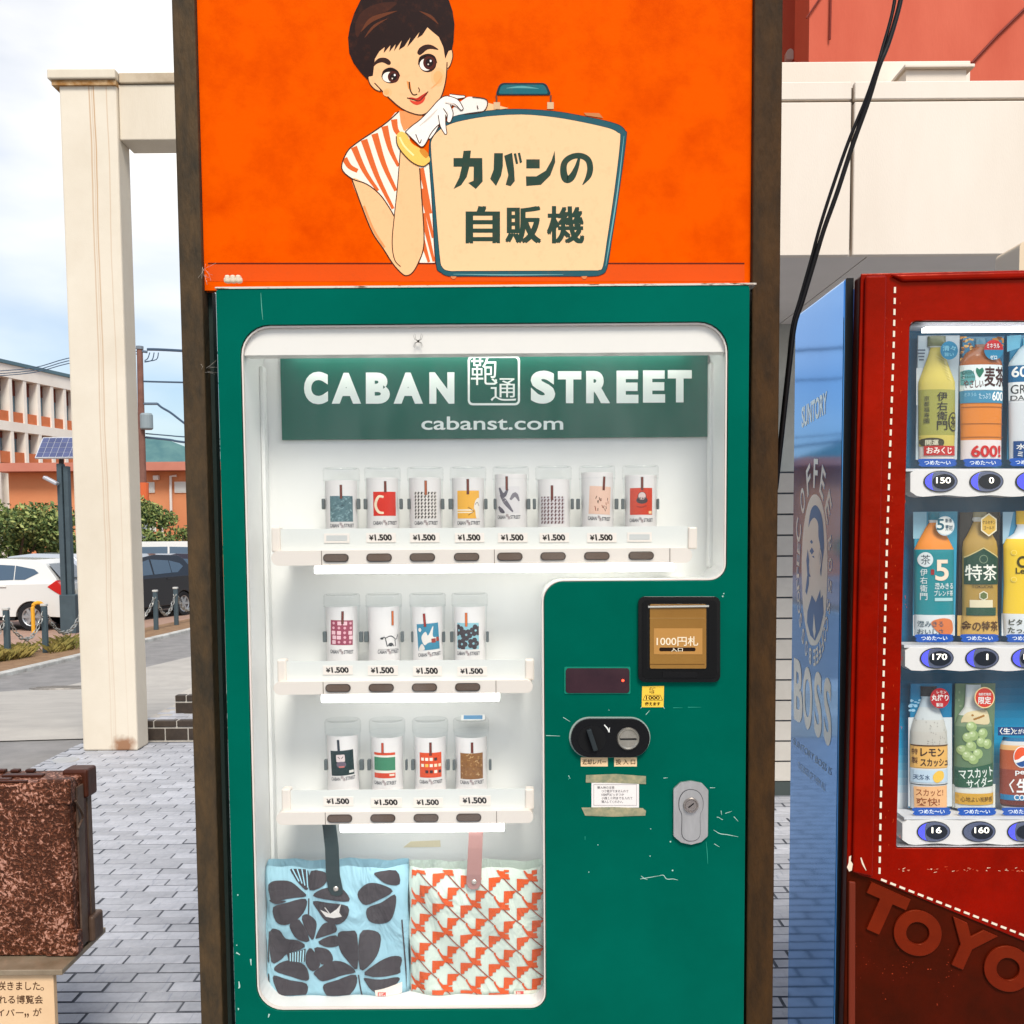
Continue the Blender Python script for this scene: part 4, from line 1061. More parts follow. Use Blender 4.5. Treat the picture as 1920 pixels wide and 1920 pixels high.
# white lining of the window recess
DB = .165
hole2 = rpoly([(wl_ + .001, wb_ + .001), (wm_ - .001, wb_ + .001), (wm_ - .001, ws_ + .001), (wr_ - .001, ws_ + .001), (wr_ - .001, wt_ - .001), (wl_ + .001, wt_ - .001)], [.049, .029, .037, .031, .054, .054], 7)
bm = B()
f1 = [bm.verts.new((a, YM + .006, b)) for a, b in hole2]; f2 = [bm.verts.new((a, YM + DB, b)) for a, b in hole2]
for i in range(len(f1)):
    j = (i + 1) % len(f1); bm.faces.new((f1[i], f1[j], f2[j], f2[i]))
for t in tess([hole2]): bm.faces.new([f2[i] for i in t])
obj('liner', bm, M_inner, gm)
obj('window_seal', prism(B(), [rpoly([(wl_ + .0012, wb_ + .0012), (wm_ - .0012, wb_ + .0012), (wm_ - .0012, ws_ + .0012), (wr_ - .0012, ws_ + .0012), (wr_ - .0012, wt_ - .0012), (wl_ + .0012, wt_ - .0012)], [.049, .029, .037, .031, .054, .054], 7),
    rpoly([(wl_ + .004, wb_ + .004), (wm_ - .004, wb_ + .004), (wm_ - .004, ws_ + .004), (wr_ - .004, ws_ + .004), (wr_ - .004, wt_ - .004), (wl_ + .004, wt_ - .004)], [.046, .026, .040, .028, .051, .051], 7)], XZ, YM + .004, YM + .012), M_plast, gm)
bm = B()
gv = [bm.verts.new((a, YM + .008, b)) for a, b in hole2]
for t in tess([hole2]): bm.faces.new([gv[i] for i in t])
obj('window_glass', bm, glass_mat('thin_glass', (.985, .995, .99), ior=1.38, haze=.06), gm)
# lamp bezel along the top and vertical guides at the sides of the recess
zbz = P(900, 663, YM + .0125).z
M_tube = mat('lit_tube', (255, 252, 244), .4, emit=((250, 252, 250), 3.5))
o = obj('top_bezel', prism(B(), [rpoly([(wl_ + .0042, zbz), (wr_ - .0042, zbz), (wr_ - .0042, wt_ - .0042), (wl_ + .0042, wt_ - .0042)], [.001, .001, .05, .05], 6)], XZ, YM + .0125, YM + .05), mat('bezel_white', (228, 222, 214), .4), gm)
obj('light_tube', tube(B(), [(wl_ + .06, YM + .125, zbz + .03), (wr_ - .05, YM + .125, zbz + .03)], .011, 10), M_tube, o)
YB = YM + DB
for x_ in (P(499, 1000, YB - .02).x, P(1332, 900, YB - .02).x): obj('guide_strip', box(B(), x_ - .004, x_ + .004, YB - .03, YB - .001, .47 if x_ < 0 else ws_ + .02, zbz), M_inner, gm, bevel=.002)
# header board
HY = YB - .008
hd = obj('header_board', box(B(), P(526, 700, HY).x, P(1327, 700, HY).x, HY, YB - .001, P(900, 822, HY).z, P(900, 664, HY).z + .01), mat('header_green', (0, 88, 72), .35, spec=.15), gm)
A = Art(on_y(HY - .0003))
WI = (232, 240, 234)
for ch, a_, b_, y0_, y1_ in (('C', 570, 615, 697, 758), ('A', 622, 677, 699, 757), ('B', 686, 731, 698.5, 757), ('A', 738, 793, 698.5, 757), ('N', 805, 852, 698, 757), ('S', 995, 1041, 695, 757), ('T', 1046, 1090, 696, 756), ('R', 1099, 1144, 695.5, 756), ('E', 1156, 1197, 695, 756), ('E', 1205.5, 1247, 694.5, 755), ('T', 1252, 1297, 694, 754.5)):
    A.text(ch, a_, y0_, b_, y1_, WI, 1, .06)
A.text('cabanst.com', 790, 781, 1056, 806, WI, 1, .012)
sq = rpoly([(877, 667), (975, 667), (975, 760), (877, 760)], 9, 4); sq2 = rpoly([(881, 671), (971, 671), (971, 756), (881, 756)], 6, 4)
A.poly(sq, WI, 1, [sq2])
A.text('鞄', 883, 670, 932, 722, WI, 1, .0); A.text('通', 920, 709, 968, 752, WI, 1, .0)
A.build('header_lettering', ink_mat('ink', .4), hd)
# scuffs on the glass over the header: thin pale marks
M_mark = mat('pale_scratch', (196, 214, 204), .5)
# shelves
def px_y(Y): return lambda a, b: P(a, b, Y)
def oblong(x0, x1, z0, z1, seg=8):
    r = (z1 - z0) / 2 * .999; return rrect(x0, x1, z0, z1, r, seg)
M_btn = mat('brown_button', (92, 74, 62), .25, coat=.5, rnd=.12)
M_brim = mat('button_rim', (58, 44, 36), .4)
M_tag = mat('price_card', (222, 214, 206), .6)
M_clear = glass_mat('clear_strip', (.93, .96, .96), ior=1.4)
M_clip = mat('dark_clip', (84, 92, 94), .4)
YR = YM + .022
shelves = []
def shelf(rx0, rx1, ry0, ry1, sx0, sx1, sy0, seams, btns, tags, tube_x0, tube_x1, tube_y, blanks=()):
    """picture numbers of the rail, the price strip and their fittings, met with the planes they lie on"""
    a, b = P(rx0, ry1, YR), P(rx1, ry0, YR); zm = (a.z + b.z) / 2; h = (b.z - a.z) / 2
    s = obj('shelf', box(B(), a.x + .012, b.x - .012, YR + .052, YB - .002, zm + h - .006, zm + h + .001), M_inner, gm)
    bm = prism(B(), [oblong(a.x, b.x, zm - h, zm + h)], XZ, YR, YR + .05)
    obj('rail', bm, M_plast, s, bevel=.004, seg=2)
    for q in seams:
        x_ = P(q, (ry0 + ry1) / 2, YR).x; obj('rail_joint', box(B(), x_ - .0006, x_ + .0006, YR - .0008, YR + .01, zm - h * .96, zm + h * .96), mat('joint_grey', (120, 108, 100), .8), s)
    for q in btns:
        c = P(q, (ry0 + ry1) / 2, YR)
        bt = obj('button', prism(B(), [oblong(c.x - .0242, c.x + .0242, zm - .0078, zm + .0078)], XZ, YR - .0022, YR + .004), M_brim, s)
        bm = prism(B(), [oblong(c.x - .0222, c.x + .0222, zm - .0062, zm + .0062)], XZ, YR - .0038, YR - .0016)
        o = obj('button_lens', bm, M_btn, None, bevel=.0012, seg=2); attach(o, gm)
    YS = YR + .022
    p0, p1 = P(sx0, sy0, YS), P(sx1, sy0, YS)
    obj('price_strip', box(B(), p0.x, p1.x, YS, YS + .002, zm + h - .003, p0.z), mat('strip_white', (212, 214, 210), .25, coat=.4), s)
    for q in (sx0, sx1):
        c = P(q, sy0, YS); sg = 1 if q == sx0 else -1
        obj('end_post', box(B(), min(c.x, c.x - sg * .017), max(c.x, c.x - sg * .017), YS - .006, YS + .02, zm + h - .003, c.z + .004), M_plast, s, bevel=.003)
    for i, (tx0, tx1, ty0, ty1) in enumerate(tags):
        u0, u1 = P(tx0, ty1, YS - .0012), P(tx1, ty0, YS - .0012)
        tg = obj('price_tag', box(B(), u0.x, u1.x, YS - .0016, YS - .0002, u0.z, u1.z), M_tag, s)
        A = Art(on_y(YS - .0017)); w_ = tx1 - tx0
        if (tx0, ty0) in blanks: A.rect(tx0 + 4, ty0 + 4, tx1 - 4, ty1 - 4, (188, 190, 188), 1)
        else:
            A.text('¥', tx0 + w_ * .09, ty0 + 4, tx0 + w_ * .25, ty1 - 4, (30, 26, 26), 1, .03)
            A.text('1.500', tx0 + w_ * .29, ty0 + 2.8, tx0 + w_ * .88, ty1 - 3.4, (30, 26, 26), 1, .045, slant=.12)
        o = A.build('price', ink_mat('ink', .4)); attach(o, gm)
    tb = P(tube_x0, tube_y, YR + .03); te = P(tube_x1, tube_y, YR + .03)
    obj('light_tube', box(B(), tb.x, te.x, YR + .012, YR + .040, tb.z - .0075, zm - h - .001), M_tube, s, bevel=.003)
    shelves.append((s, zm + h))
    return zm + h
F1 = shelf(509, 1298, 1027, 1061, 526, 1290, 992, (603, 927, 1256), (630, 711, 792, 875, 956, 1037, 1119, 1202),
    [(608, 655, 1000, 1018)] + [(x, x + 55, 999, 1017) for x in (687, 769, 853, 934, 1012, 1101)] + [(1176, 1222, 998, 1016)], 592, 1262, 1068, blanks=((608, 1000), (1176, 998)))
F2 = shelf(513, 999, 1275, 1303, 537, 985, 1240, (606, 930), (634, 715, 796, 877),
    [(606, 661, 1248, 1265), (690, 746, 1248, 1266), (775, 828, 1249, 1267), (858, 913, 1250, 1267)], 605, 937, 1308)
F3 = shelf(518, 1000, 1520, 1547, 545, 985, 1482, (610, 931), (637, 718, 799, 879),
    [(607, 662, 1494, 1511), (696, 753, 1496, 1513), (776, 830, 1496, 1513), (862, 920, 1492, 1510)], 640, 946, 1550)
# little sprung clips that hold the tumblers
YC = YM + .095
for row, y_, s_ in ((0, 945, ((606, 5), (672, 6), (685, 6), (752, 6), (767, 6), (830, 6), (845, 8), (911, 6), (928, 5), (991, 7), (1002, 6), (1073, 6), (1084, 7), (1156, 7), (1168, 6), (1234, 4))),
                 (1, 1194, ((609, 7), (677, 7), (687, 8), (754, 6), (773, 4), (832, 5), (847, 6), (914, 5))), (2, 1434, ((611, 6), (678, 8), (692, 6), (762, 4), (774, 6), (840, 6), (851, 5), (919, 5)))):
    for q, w_ in s_:
        a, b = P(q - w_ / 2, y_ + 10, YC + .015), P(q + w_ / 2, y_ - 10, YC + .015)
        obj('clip', box(B(), a.x, b.x, YC + .012, YC + .022, a.z, b.z), M_clip, shelves[row][0], bevel=.0012, seg=1)

# ------------------------------------------------------------------ controls on the door
def front(px, py, d=0.0): return P(px, py, YM - d)
def plate(name, loop_px, d0, d1, m, parent, bevel=0.0, seg=2, holes=()):
    lp = [[(front(a, b).x, front(a, b).z) for a, b in l] for l in [loop_px] + list(holes)]
    return obj(name, prism(B(), lp, XZ, YM - d1, YM - d0), m, parent, bevel=bevel, seg=seg)
M_bk = mat('black_bezel', (14, 14, 15), .22, coat=.3)
ba = plate('bill_acceptor', rrect(1196, 1349, 1118, 1278, 12), -.002, .008, M_bk, gm, bevel=.004)
plate('bill_frame', rrect(1203, 1342, 1125, 1270, 9), .008, .0095, mat('black_inner', (8, 8, 9), .35), ba, holes=[rrect(1212, 1326, 1130, 1254, 3)])
M_amb = mat('amber_flap', (146, 106, 48), .25, coat=.3, var=(4, .3, .7), c2=(130, 90, 36))
fl = plate('bill_flap', rrect(1217, 1322, 1132, 1252, 3), .0085, .012, M_amb, ba, bevel=.0012)
obj('hinge_pin', tube(B(), [front(1215, 1138, .0135), front(1329, 1136.5, .0135)], .0022, 8), mat('bright_steel', (200, 196, 186), .2, .8), ba)
A = Art(on_y(YM - .0122))
A.rect(1226, 1178, 1317, 1227, (176, 128, 68), 1)
A.poly(rrect(1236, 1304, 1214, 1221, 3), (34, 20, 10), 2)
A.text('1000円札', 1231, 1193, 1309, 1211, (232, 214, 184), 3, .012); A.text('入口', 1258, 1214.5, 1280, 1221.5, (240, 226, 200), 4, .012)
A.rect(1218, 1158.5, 1321, 1159.5, (170, 128, 72), 1); A.rect(1218, 1245, 1321, 1246, (96, 62, 26), 1)
o = A.build('bill_lettering', ink_mat('ink', .4)); attach(o, fl) if False else attach(o, ba)
plate('bill_sill', rrect(1241, 1306, 1258, 1269, 1), .0096, .011, M_bk, ba)
ds = plate('display_frame', rrect(1058, 1182, 1250, 1301, 3), -.001, .0015, mat('green_frame_edge', (10, 120, 98), .3), gm)
plate('display_window', rrect(1060.5, 1180, 1252.5, 1299, 6), .0015, .0028, mat('smoked_display', (44, 26, 34), .12, var=(14, .3, .8), c2=(62, 38, 44), coat=.6), ds)
c = front(1168, 1276, .0032); obj('status_lamp', prism(B(), [circ(c.x, c.z, .0024, n=10)], XZ, YM - .0036, YM - .0027), mat('red_led', (255, 60, 40), .4, emit=((255, 60, 36), 3.0)), ds)
st = plate('sticker', [(1204, 1287), (1245, 1286), (1244, 1326), (1203, 1326)], 0, .0006, mat('sticker_yellow', (232, 190, 66), .45), gm)
A = Art(on_y(YM - .0007)); DK = (70, 44, 10)
A.text('新', 1217.5, 1288.5, 1229.5, 1300, DK, 2, .05); A.text('新', 1218.5, 1289.5, 1228.5, 1299, (240, 200, 80), 3, .0)
A.poly([(1210, 1303), (1238, 1303), (1243, 1313), (1205, 1313)], DK, 1); A.poly([(1210.6, 1304), (1237.4, 1304), (1241.4, 1312.2), (1206.4, 1312.2)], (238, 198, 78), 2)
A.text('1000', 1211, 1304.6, 1237, 1311.6, DK, 3, .03); A.text('使えます', 1209, 1316, 1238, 1323, DK, 2, .02)
o = A.build('sticker_print', ink_mat('ink', .4)); attach(o, st)
# coin slot and return lever
cs = plate('coin_panel', rpoly([(1070, 1346), (1217, 1346), (1217, 1418), (1070, 1418)], 35.5, 10), -.002, .010, M_bk, gm, bevel=.005)
plate('coin_rim', rpoly([(1067, 1344), (1219, 1344), (1219, 1420), (1067, 1420)], 37.5, 10), -.002, .002, mat('rim_pale', (150, 164, 156), .4), gm)
c = front(1109, 1384); obj('lever_well', prism(B(), [circ(c.x, c.z, .026, n=32)], XZ, YM - .0112, YM - .0098), mat('black_matt', (9, 9, 10), .7), cs)
M_lv = mat('lever_grey', (40, 46, 48), .4)
bm = B(); box(bm, -.0045, .0045, -.012, 0, -.021, .021, Matrix.Translation((c.x, YM - .0112, c.z)) @ Matrix.Rotation(R(-18), 4, 'Y'))
obj('return_lever', bm, M_lv, cs, bevel=.0015)
c = front(1176.5, 1383)
bm = B(); lathe(bm, [(0, .004), (.0165, .004), (.018, .0055), (.0195, .0055), (.0215, .002), (.0215, 0)], 36)
o = obj('coin_slot', bm, mat('coin_nickel', (196, 190, 176), .25, .8, var=(30, .3, .7), c2=(166, 160, 146)), cs); bmx = Matrix.Translation((c.x, YM - .0100, c.z)) @ Matrix.Rotation(R(90), 4, 'X'); o.data.transform(bmx)
obj('slot_gap', box(B(), c.x - .0155, c.x + .0155, YM - .0146, YM - .0138, c.z - .0016, c.z + .0016), M_black, cs)
A = Art(on_y(YM - .0103)); A.stroke([(1133, 1359), (1139, 1366), (1142, 1373)], [2, 2.6, 1.5], (220, 220, 214), 1); A.stroke([(1142, 1373), (1143, 1364)], [2, 1.2], (220, 220, 214), 1, smooth=False)
A.build('coin_arrow', ink_mat('ink', .4), cs)
for x0, x1, txt in ((1089, 1139.5, '返却レバー'), (1151.5, 1194, '投 入 口')):
    lb = plate('label_card', [(x0, 1420), (x1, 1420), (x1, 1437), (x0, 1437)], 0.0001, .0007, mat('cream_label', (228, 196, 152), .6), gm)
    A = Art(on_y(YM - .0008)); A.text(txt, x0 + 3, 1423.5, x1 - 3, 1433.5, (70, 42, 20), 1, .012); A.build('label_print', ink_mat('ink', .4), lb)
nt = plate('notice_card', [(1109, 1467), (1198, 1467), (1198, 1514), (1109, 1514)], 0, .0006, mat('notice_white', (224, 218, 212), .6), gm)
A = Art(on_y(YM - .0007)); GY = (96, 90, 92)
for a_, b_, c_, d_ in ((1113, 1470.5, 1194, 1471.2), (1113, 1509.5, 1194, 1510.2), (1113, 1470.5, 1113.7, 1510.2), (1193.3, 1470.5, 1194, 1510.2)): A.rect(a_, b_, c_, d_, (160, 150, 150), 1)
for i, (t_, x0, x1) in enumerate((('購入時の注意', 1120, 1152), ('つり銭がでませんので', 1128, 1178), ('1000円ピッタリか', 1128, 1170), ('小銭１０円までを入れて', 1128, 1186), ('購入してください。', 1128, 1168))):
    A.text(t_, x0, 1474 + i * 6.6, x1, 1479 + i * 6.6, GY, 2, .0)
A.build('notice_print', ink_mat('ink', .4), nt)
M_tape = mat('old_tape', (168, 156, 122), .35, var=(60, .35, .65), c2=(120, 126, 100), coat=.3)
plate('tape', [(1099, 1453), (1155, 1451), (1211, 1455), (1211, 1470), (1150, 1467.5), (1098, 1467)], .0007, .0011, M_tape, gm)
plate('tape', [(1090, 1514), (1150, 1513), (1205, 1515), (1211, 1520), (1210, 1529), (1150, 1531), (1097, 1529)], .0007, .0011, M_tape, gm)
# door lock
M_sil = mat('brushed_silver', (196, 194, 192), .34, .65, var=(60, .3, .7), c2=(176, 174, 172), stretch=(1, 1, .2))
lk = plate('door_lock', rpoly([(1262, 1478), (1275, 1466), (1295, 1463), (1315, 1467), (1327, 1480), (1326, 1566), (1314, 1577), (1295, 1582), (1276, 1578), (1262, 1566)], 5, 3), 0, .006, M_sil, gm, bevel=.0025)
keyh = smooth_loop([(1294, 1478), (1309, 1483), (1317, 1497), (1317, 1514), (1312, 1527), (1312, 1562), (1305, 1573), (1294, 1575.5), (1284, 1573), (1277, 1562), (1277, 1527), (1272, 1514), (1272, 1497), (1280, 1483)], 4)
lk2 = plate('lock_groove', keyh, .0061, .0068, mat('groove_dark', (70, 70, 74), .5), lk)
plate('lock_insert', [(1294.5 + (x - 1294.5) * .955, 1526 + (y - 1526) * .975) for x, y in keyh], .0066, .0078, M_sil, lk, bevel=.0008)
c = front(1294, 1507.5)
bm = B(); lathe(bm, [(0, .003), (.0105, .003), (.012, .005), (.0135, .005), (.0145, .003), (.0145, 0)], 32)
o = obj('key_cylinder', bm, mat('key_chrome', (176, 166, 158), .2, .9), lk); o.data.transform(Matrix.Translation((c.x, YM - .0078, c.z)) @ Matrix.Rotation(R(90), 4, 'X'))
bm = B(); box(bm, -.0065, .0065, -.0004, 0, -.0011, .0011, Matrix.Translation((c.x, YM - .0109, c.z)) @ Matrix.Rotation(R(-38), 4, 'Y'))
obj('key_slot', bm, M_black, lk)
# scratches through the paint
A = Art(on_y(YM - .0003)); SC, S2 = (168, 200, 188), (40, 140, 118)
def scr(pts, w=1.25, c=SC): A.stroke(pts, [w * .5] + [w] * (len(pts) - 2) + [w * .4] if len(pts) > 2 else [w, w * .4], c, 1)
for p in ([(1200, 1648), (1212, 1646), (1236, 1642)], [(1236, 1642), (1244, 1641), (1250, 1648), (1262, 1648), (1271, 1650)], [(1202, 1642), (1208, 1647), (1214, 1649)], [(1338, 1556), (1350, 1563), (1364, 1565), (1384, 1569)], [(1339, 1582), (1349, 1588)],
          [(1024, 1379), (1050, 1380)], [(1056, 1345), (1069, 1353)], [(1331, 1477), (1341, 1477)], [(1376, 1531), (1384, 1540)], [(1344, 1532), (1350, 1533)], [(1352, 1520), (1353, 1528)], [(1355, 1537), (1349, 1534)], [(1360, 1525), (1372, 1521)],
          [(1244, 1459), (1252, 1458)], [(1066, 1454), (1069, 1460)], [(1141, 1331), (1143, 1332)], [(1211, 1340), (1218, 1332)], [(1204, 1325), (1201, 1328)], [(1244, 1325), (1246, 1329)]):
    scr(p)
for p in ([(1324, 1578), (1326, 1600), (1327, 1620)], [(1066, 1462), (1068, 1455)], [(1262, 1327), (1280, 1327)], [(1290, 1326), (1315, 1326)], [(489, 549), (491, 580), (493, 600)], [(1097, 1568), (1097, 1575)]):
    scr(p, 1.3, S2 if p[0][0] > 600 else (90, 160, 140))
for (x, y, r_) in ((1257, 1578, 1.6), (1261, 1632, 1.6), (1121, 1584, 1), (1104, 1635, 1), (1220, 1554, 1), (1355, 1118, 1.5), (1357, 1113, 1.2), (446, 1678, 1.5), (444, 1772, 1.2), (1219, 1605, 1.1)): A.ell(x, y, r_, r_, SC, 1, 8)
for p in ([(443, 1786), (450, 1790)], [(448, 1840), (449, 1850), (447, 1853)], [(470, 1798), (471, 1810)], [(505, 1901), (503, 1908)], [(447, 1890), (447, 1894)]): scr(p, 3)
A.build('paint_scratches', ink_mat('ink', .4), gm)['kind'] = 'stuff'
# white edge trim along the door top, worn
zt_ = P(900, 543, YM).z
o = obj('top_trim', box(B(), MX0 - .001, MX1 + .012, YM - .0015, YM + .05, MT + .0005, P(900, 534.5, YM).z), mat('chipped_white_trim', (206, 196, 182), .6, var=(45, .52, .60), c2=(104, 70, 44), stretch=(.5, 1, 2)), gm)
h = front(435, 527)
bm = B()
for dx in (-.010, 0, .010): box(bm, h.x + dx - .0046, h.x + dx + .0046, YM + .002, YM + .016, MT + .013, MT + .027)
box(bm, h.x - .017, h.x + .017, YM + .004, YM + .014, MT + .0135, MT + .023)
obj('hinge_block', bm, mat('hinge_ivory', (212, 196, 172), .5), gm, bevel=.003)

# ------------------------------------------------------------------ tumblers with bag samples
M_cup = glass_mat('clear_plastic', (.97, .98, .98), ior=1.25, rough=.08, gloss=.35)
M_lid = glass_mat('clear_lid', (.978, .985, .985), ior=1.42, rough=.12, gloss=.45)
CR_, CH = .0352, .160
cup_bm = B(); lathe(cup_bm, [(0, .001), (.030, .001), (.032, .004), (CR_, .134), (CR_, .137)], 32)
cup_me = bpy.data.meshes.new('container'); cup_bm.to_mesh(cup_me); cup_bm.free(); cup_me.materials.append(M_cup)
for p in cup_me.polygons: p.use_smooth = True
lid_bm = B(); lathe(lid_bm, [(CR_ + .0005, .134), (CR_ + .0016, .136), (CR_ + .0002, .139), (CR_ + .0016, .142), (CR_ + .0002, .145), (CR_ + .0016, .148), (CR_ + .0002, .151), (CR_ + .0014, .156), (CR_ - .001, CH), (CR_ - .004, CH + .0005), (CR_ - .005, CH - .002), (0, CH - .002)], 32)
lid_me = bpy.data.meshes.new('lid'); lid_bm.to_mesh(lid_me); lid_bm.free(); lid_me.materials.append(M_lid)
for p in lid_me.polygons: p.use_smooth = True
M_card = mat('white_card', (222, 216, 214), .6)
M_ink = ink_mat('ink', .4)
RC = .0325
def pat_maze(A, x0, y0, x1, y1):
    A.rect(x0, y0, x1, y1, (84, 116, 124), 2); r = random.Random(2)
    n = len(A.F)
    for i in range(130):
        x, y = r.uniform(x0, x1), r.uniform(y0, y1); a = r.choice((.7, -.7, .7, -.7)) ; L = r.uniform(.0015, .003)
        A.stroke([(x - math.cos(a) * L, y - math.sin(a) * L), (x + math.cos(a) * L, y + math.sin(a) * L)], .0007, r.choice(((160, 190, 194), (38, 62, 74))), 3, smooth=False)
    A.clip(n, x0, y0, x1, y1)
def pat_tooth(A, x0, y0, x1, y1, dark=(44, 34, 34), base=(222, 214, 208)):
    A.rect(x0, y0, x1, y1, base, 2); n = len(A.F); s = (x1 - x0) / 7
    for i in range(-1, 9):
        for j in range(-1, 10):
            x, y = x0 + i * s, y0 + j * s + (i % 2) * s * .0
            A.poly([(x, y), (x + s * .5, y + s * .1), (x + s * .45, y + s * .4), (x + s, y + s * .55), (x + s * .55, y + s * .6), (x + s * .4, y + s), (x + s * .1, y + s * .5)], dark, 3)
    A.clip(n, x0, y0, x1, y1)
def pat_flower(A, x0, y0, x1, y1):
    A.rect(x0, y0, x1, y1, (136, 184, 196), 2); n = len(A.F); w = x1 - x0
    for cx, cy in ((.25, .22), (.75, .25), (.45, .62), (.85, .8), (.1, .8)):
        for k in range(5):
            a = k * 1.257 + cx * 5
            A.ell(x0 + cx * w + math.cos(a) * w * .15, y0 + cy * w + math.sin(a) * w * .15, w * .11, w * .11, (58, 50, 56), 3, 10)
    A.clip(n, x0, y0, x1, y1)
def pat(kind, A, x0, y0, x1, y1):
    w, h = x1 - x0, y1 - y0; n = len(A.F)
    X = lambda t: x0 + t * w
    Y = lambda t: y1 + (y0 - y1) * (1 - t) if False else y1 - t * h    # t measured down from the top edge
    if kind == 'maze': pat_maze(A, x0, y0, x1, y1)
    elif kind == 'letter':
        A.rect(x0, y0, x1, y1, (206, 34, 18), 2); A.stroke([(X(.44), Y(.22)), (X(.25), Y(.2)), (X(.12), Y(.42)), (X(.12), Y(.65)), (X(.25), Y(.85)), (X(.44), Y(.88))], [.004, .005, .0055, .0055, .005, .004], (236, 216, 186), 3)
    elif kind == 'tooth': pat_tooth(A, x0, y0, x1, y1)
    elif kind == 'tooth2': pat_tooth(A, x0, y0, x1, y1, (92, 52, 56), (206, 198, 200))
    elif kind == 'yellow':
        A.rect(x0, y0, x1, y1, (232, 170, 62), 2); A.rect(X(0), Y(.72), X(.7), Y(.67), (240, 226, 200), 3); A.rect(X(0), Y(.80), X(.7), Y(.76), (240, 226, 200), 3)
        A.stroke([(X(.5), Y(.6)), (X(.75), Y(.74)), (X(.5), Y(.88))], .0014, (96, 60, 30), 4, smooth=False); A.sm([(X(.74), Y(.62)), (X(.82), Y(.35)), (X(1), Y(.3)), (X(1), Y(.95)), (X(.85), Y(.98)), (X(.8), Y(.72))], (232, 222, 210), 4); A.stroke([(X(.8), Y(.5)), (X(.9), Y(.42)), (X(.98), Y(.55))], .001, (60, 50, 46), 5)
    elif kind == 'wash':      # grey brush-stroke picture, kept plain
        A.rect(x0, y0, x1, y1, (214, 208, 208), 2)
        for q, c_ in (([(.1, .05), (.3, .35), (.5, .1)], (92, 88, 100)), ([(.15, .3), (.4, .6), (.7, .95)], (104, 98, 108)), ([(.6, .5), (.8, .3), (.98, .55)], (120, 114, 122)), ([(.05, .75), (.2, .9), (.35, .98)], (80, 76, 88))):
            A.stroke([(X(a), Y(b)) for a, b in q], [.004, .009, .003], c_, 3)
    elif kind == 'pink':
        A.rect(x0, y0, x1, y1, (226, 186, 166), 2); r = random.Random(5)
        for i in range(16):
            a, b = r.uniform(.2, .9), r.uniform(.45, .9); A.stroke([(X(a), Y(b)), (X(a + r.uniform(-.06, .06)), Y(b - .1))], .0014, r.choice(((70, 44, 36), (150, 70, 50))), 3, smooth=False)
    elif kind == 'face':
        A.rect(x0, y0, x1, y1, (200, 52, 20), 2); A.ell(X(.53), Y(.34), w * .19, h * .2, (70, 48, 52), 3); A.ell(X(.53), Y(.30), w * .15, h * .14, (214, 190, 184), 4); A.ell(X(.53), Y(.46), w * .24, h * .13, (60, 44, 50), 4); A.stroke([(X(.3), Y(.68)), (X(.5), Y(.72)), (X(.72), Y(.66))], .0025, (150, 34, 14), 3); A.rect(X(.82), Y(.96), X(.97), Y(.86), (236, 200, 150), 3)
    elif kind == 'squares':
        A.rect(x0, y0, x1, y1, (150, 62, 84), 2); r = random.Random(8)
        for i in range(4):
            for j in range(5):
                a, b = .08 + i * .24 + r.uniform(-.02, .02), .05 + j * .19
                if r.random() < .5: A.poly(rrect(X(a), X(a + .17), Y(b + .15), Y(b), .001, 2), (226, 184, 192), 3)
                else: A.ell(X(a + .08), Y(b + .07), w * .06, w * .06, (216, 160, 172), 3, 8)
    elif kind == 'dog':
        A.rect(x0, y1 - h * 1.0, x1, y1 - h * .985, (60, 60, 62), 2)
        for q in ([(.15, .42), (.3, .35), (.35, .5)], [(.35, .4), (.6, .3), (.85, .5)], [(.35, .5), (.42, .85)], [(.8, .5), (.84, .85)], [(.9, .5), (.98, .25)], [(.45, .82), (.6, .7), (.75, .84)]): A.stroke([(X(a), Y(b)) for a, b in q], .0018, (52, 54, 58), 3)
        A.ell(X(.58), Y(.75), w * .12, h * .1, (60, 62, 66), 3, 10); A.ell(X(.18), Y(.42), w * .08, h * .06, (60, 62, 66), 3, 10)
    elif kind == 'splash':
        A.rect(x0, y0, x1, y1, (58, 128, 156), 2)
        A.sm([(X(.2), Y(.5)), (X(.4), Y(.3)), (X(.5), Y(.45)), (X(.75), Y(.1)), (X(.7), Y(.5)), (X(.95), Y(.55)), (X(.8), Y(.7)), (X(.5), Y(.72)), (X(.3), Y(.8))], (220, 212, 206), 3); A.ell(X(.15), Y(.22), w * .07, w * .09, (220, 212, 206), 3, 10); A.sm([(X(.02), Y(.98)), (X(.2), Y(.75)), (X(.3), Y(.97))], (220, 212, 206), 3); A.poly(rrect(X(.62), X(.82), Y(.74), Y(.58), .001, 2), (150, 62, 54), 4); A.poly(rrect(X(.84), X(.98), Y(.7), Y(.54), .001, 2), (150, 62, 54), 4)
    elif kind == 'flower': pat_flower(A, x0, y0, x1, y1)
    elif kind == 'doll':
        A.rect(x0, y0, x1, y1, (28, 50, 52), 2); A.poly(rrect(X(.27), X(.62), Y(.45), Y(.16), .002, 3), (216, 198, 196), 3); A.stroke([(X(.34), Y(.24)), (X(.42), Y(.32))], .0012, (50, 40, 44), 4, smooth=False); A.stroke([(X(.56), Y(.24)), (X(.48), Y(.32))], .0012, (50, 40, 44), 4, smooth=False)
        A.ell(X(.46), Y(.56), w * .2, h * .13, (104, 92, 106), 3, 14); A.rect(X(.36), Y(.68), X(.58), Y(.62), (196, 110, 104), 4); A.rect(X(.76), Y(.92), X(.97), Y(.82), (214, 210, 204), 3)
    elif kind == 'stripe':
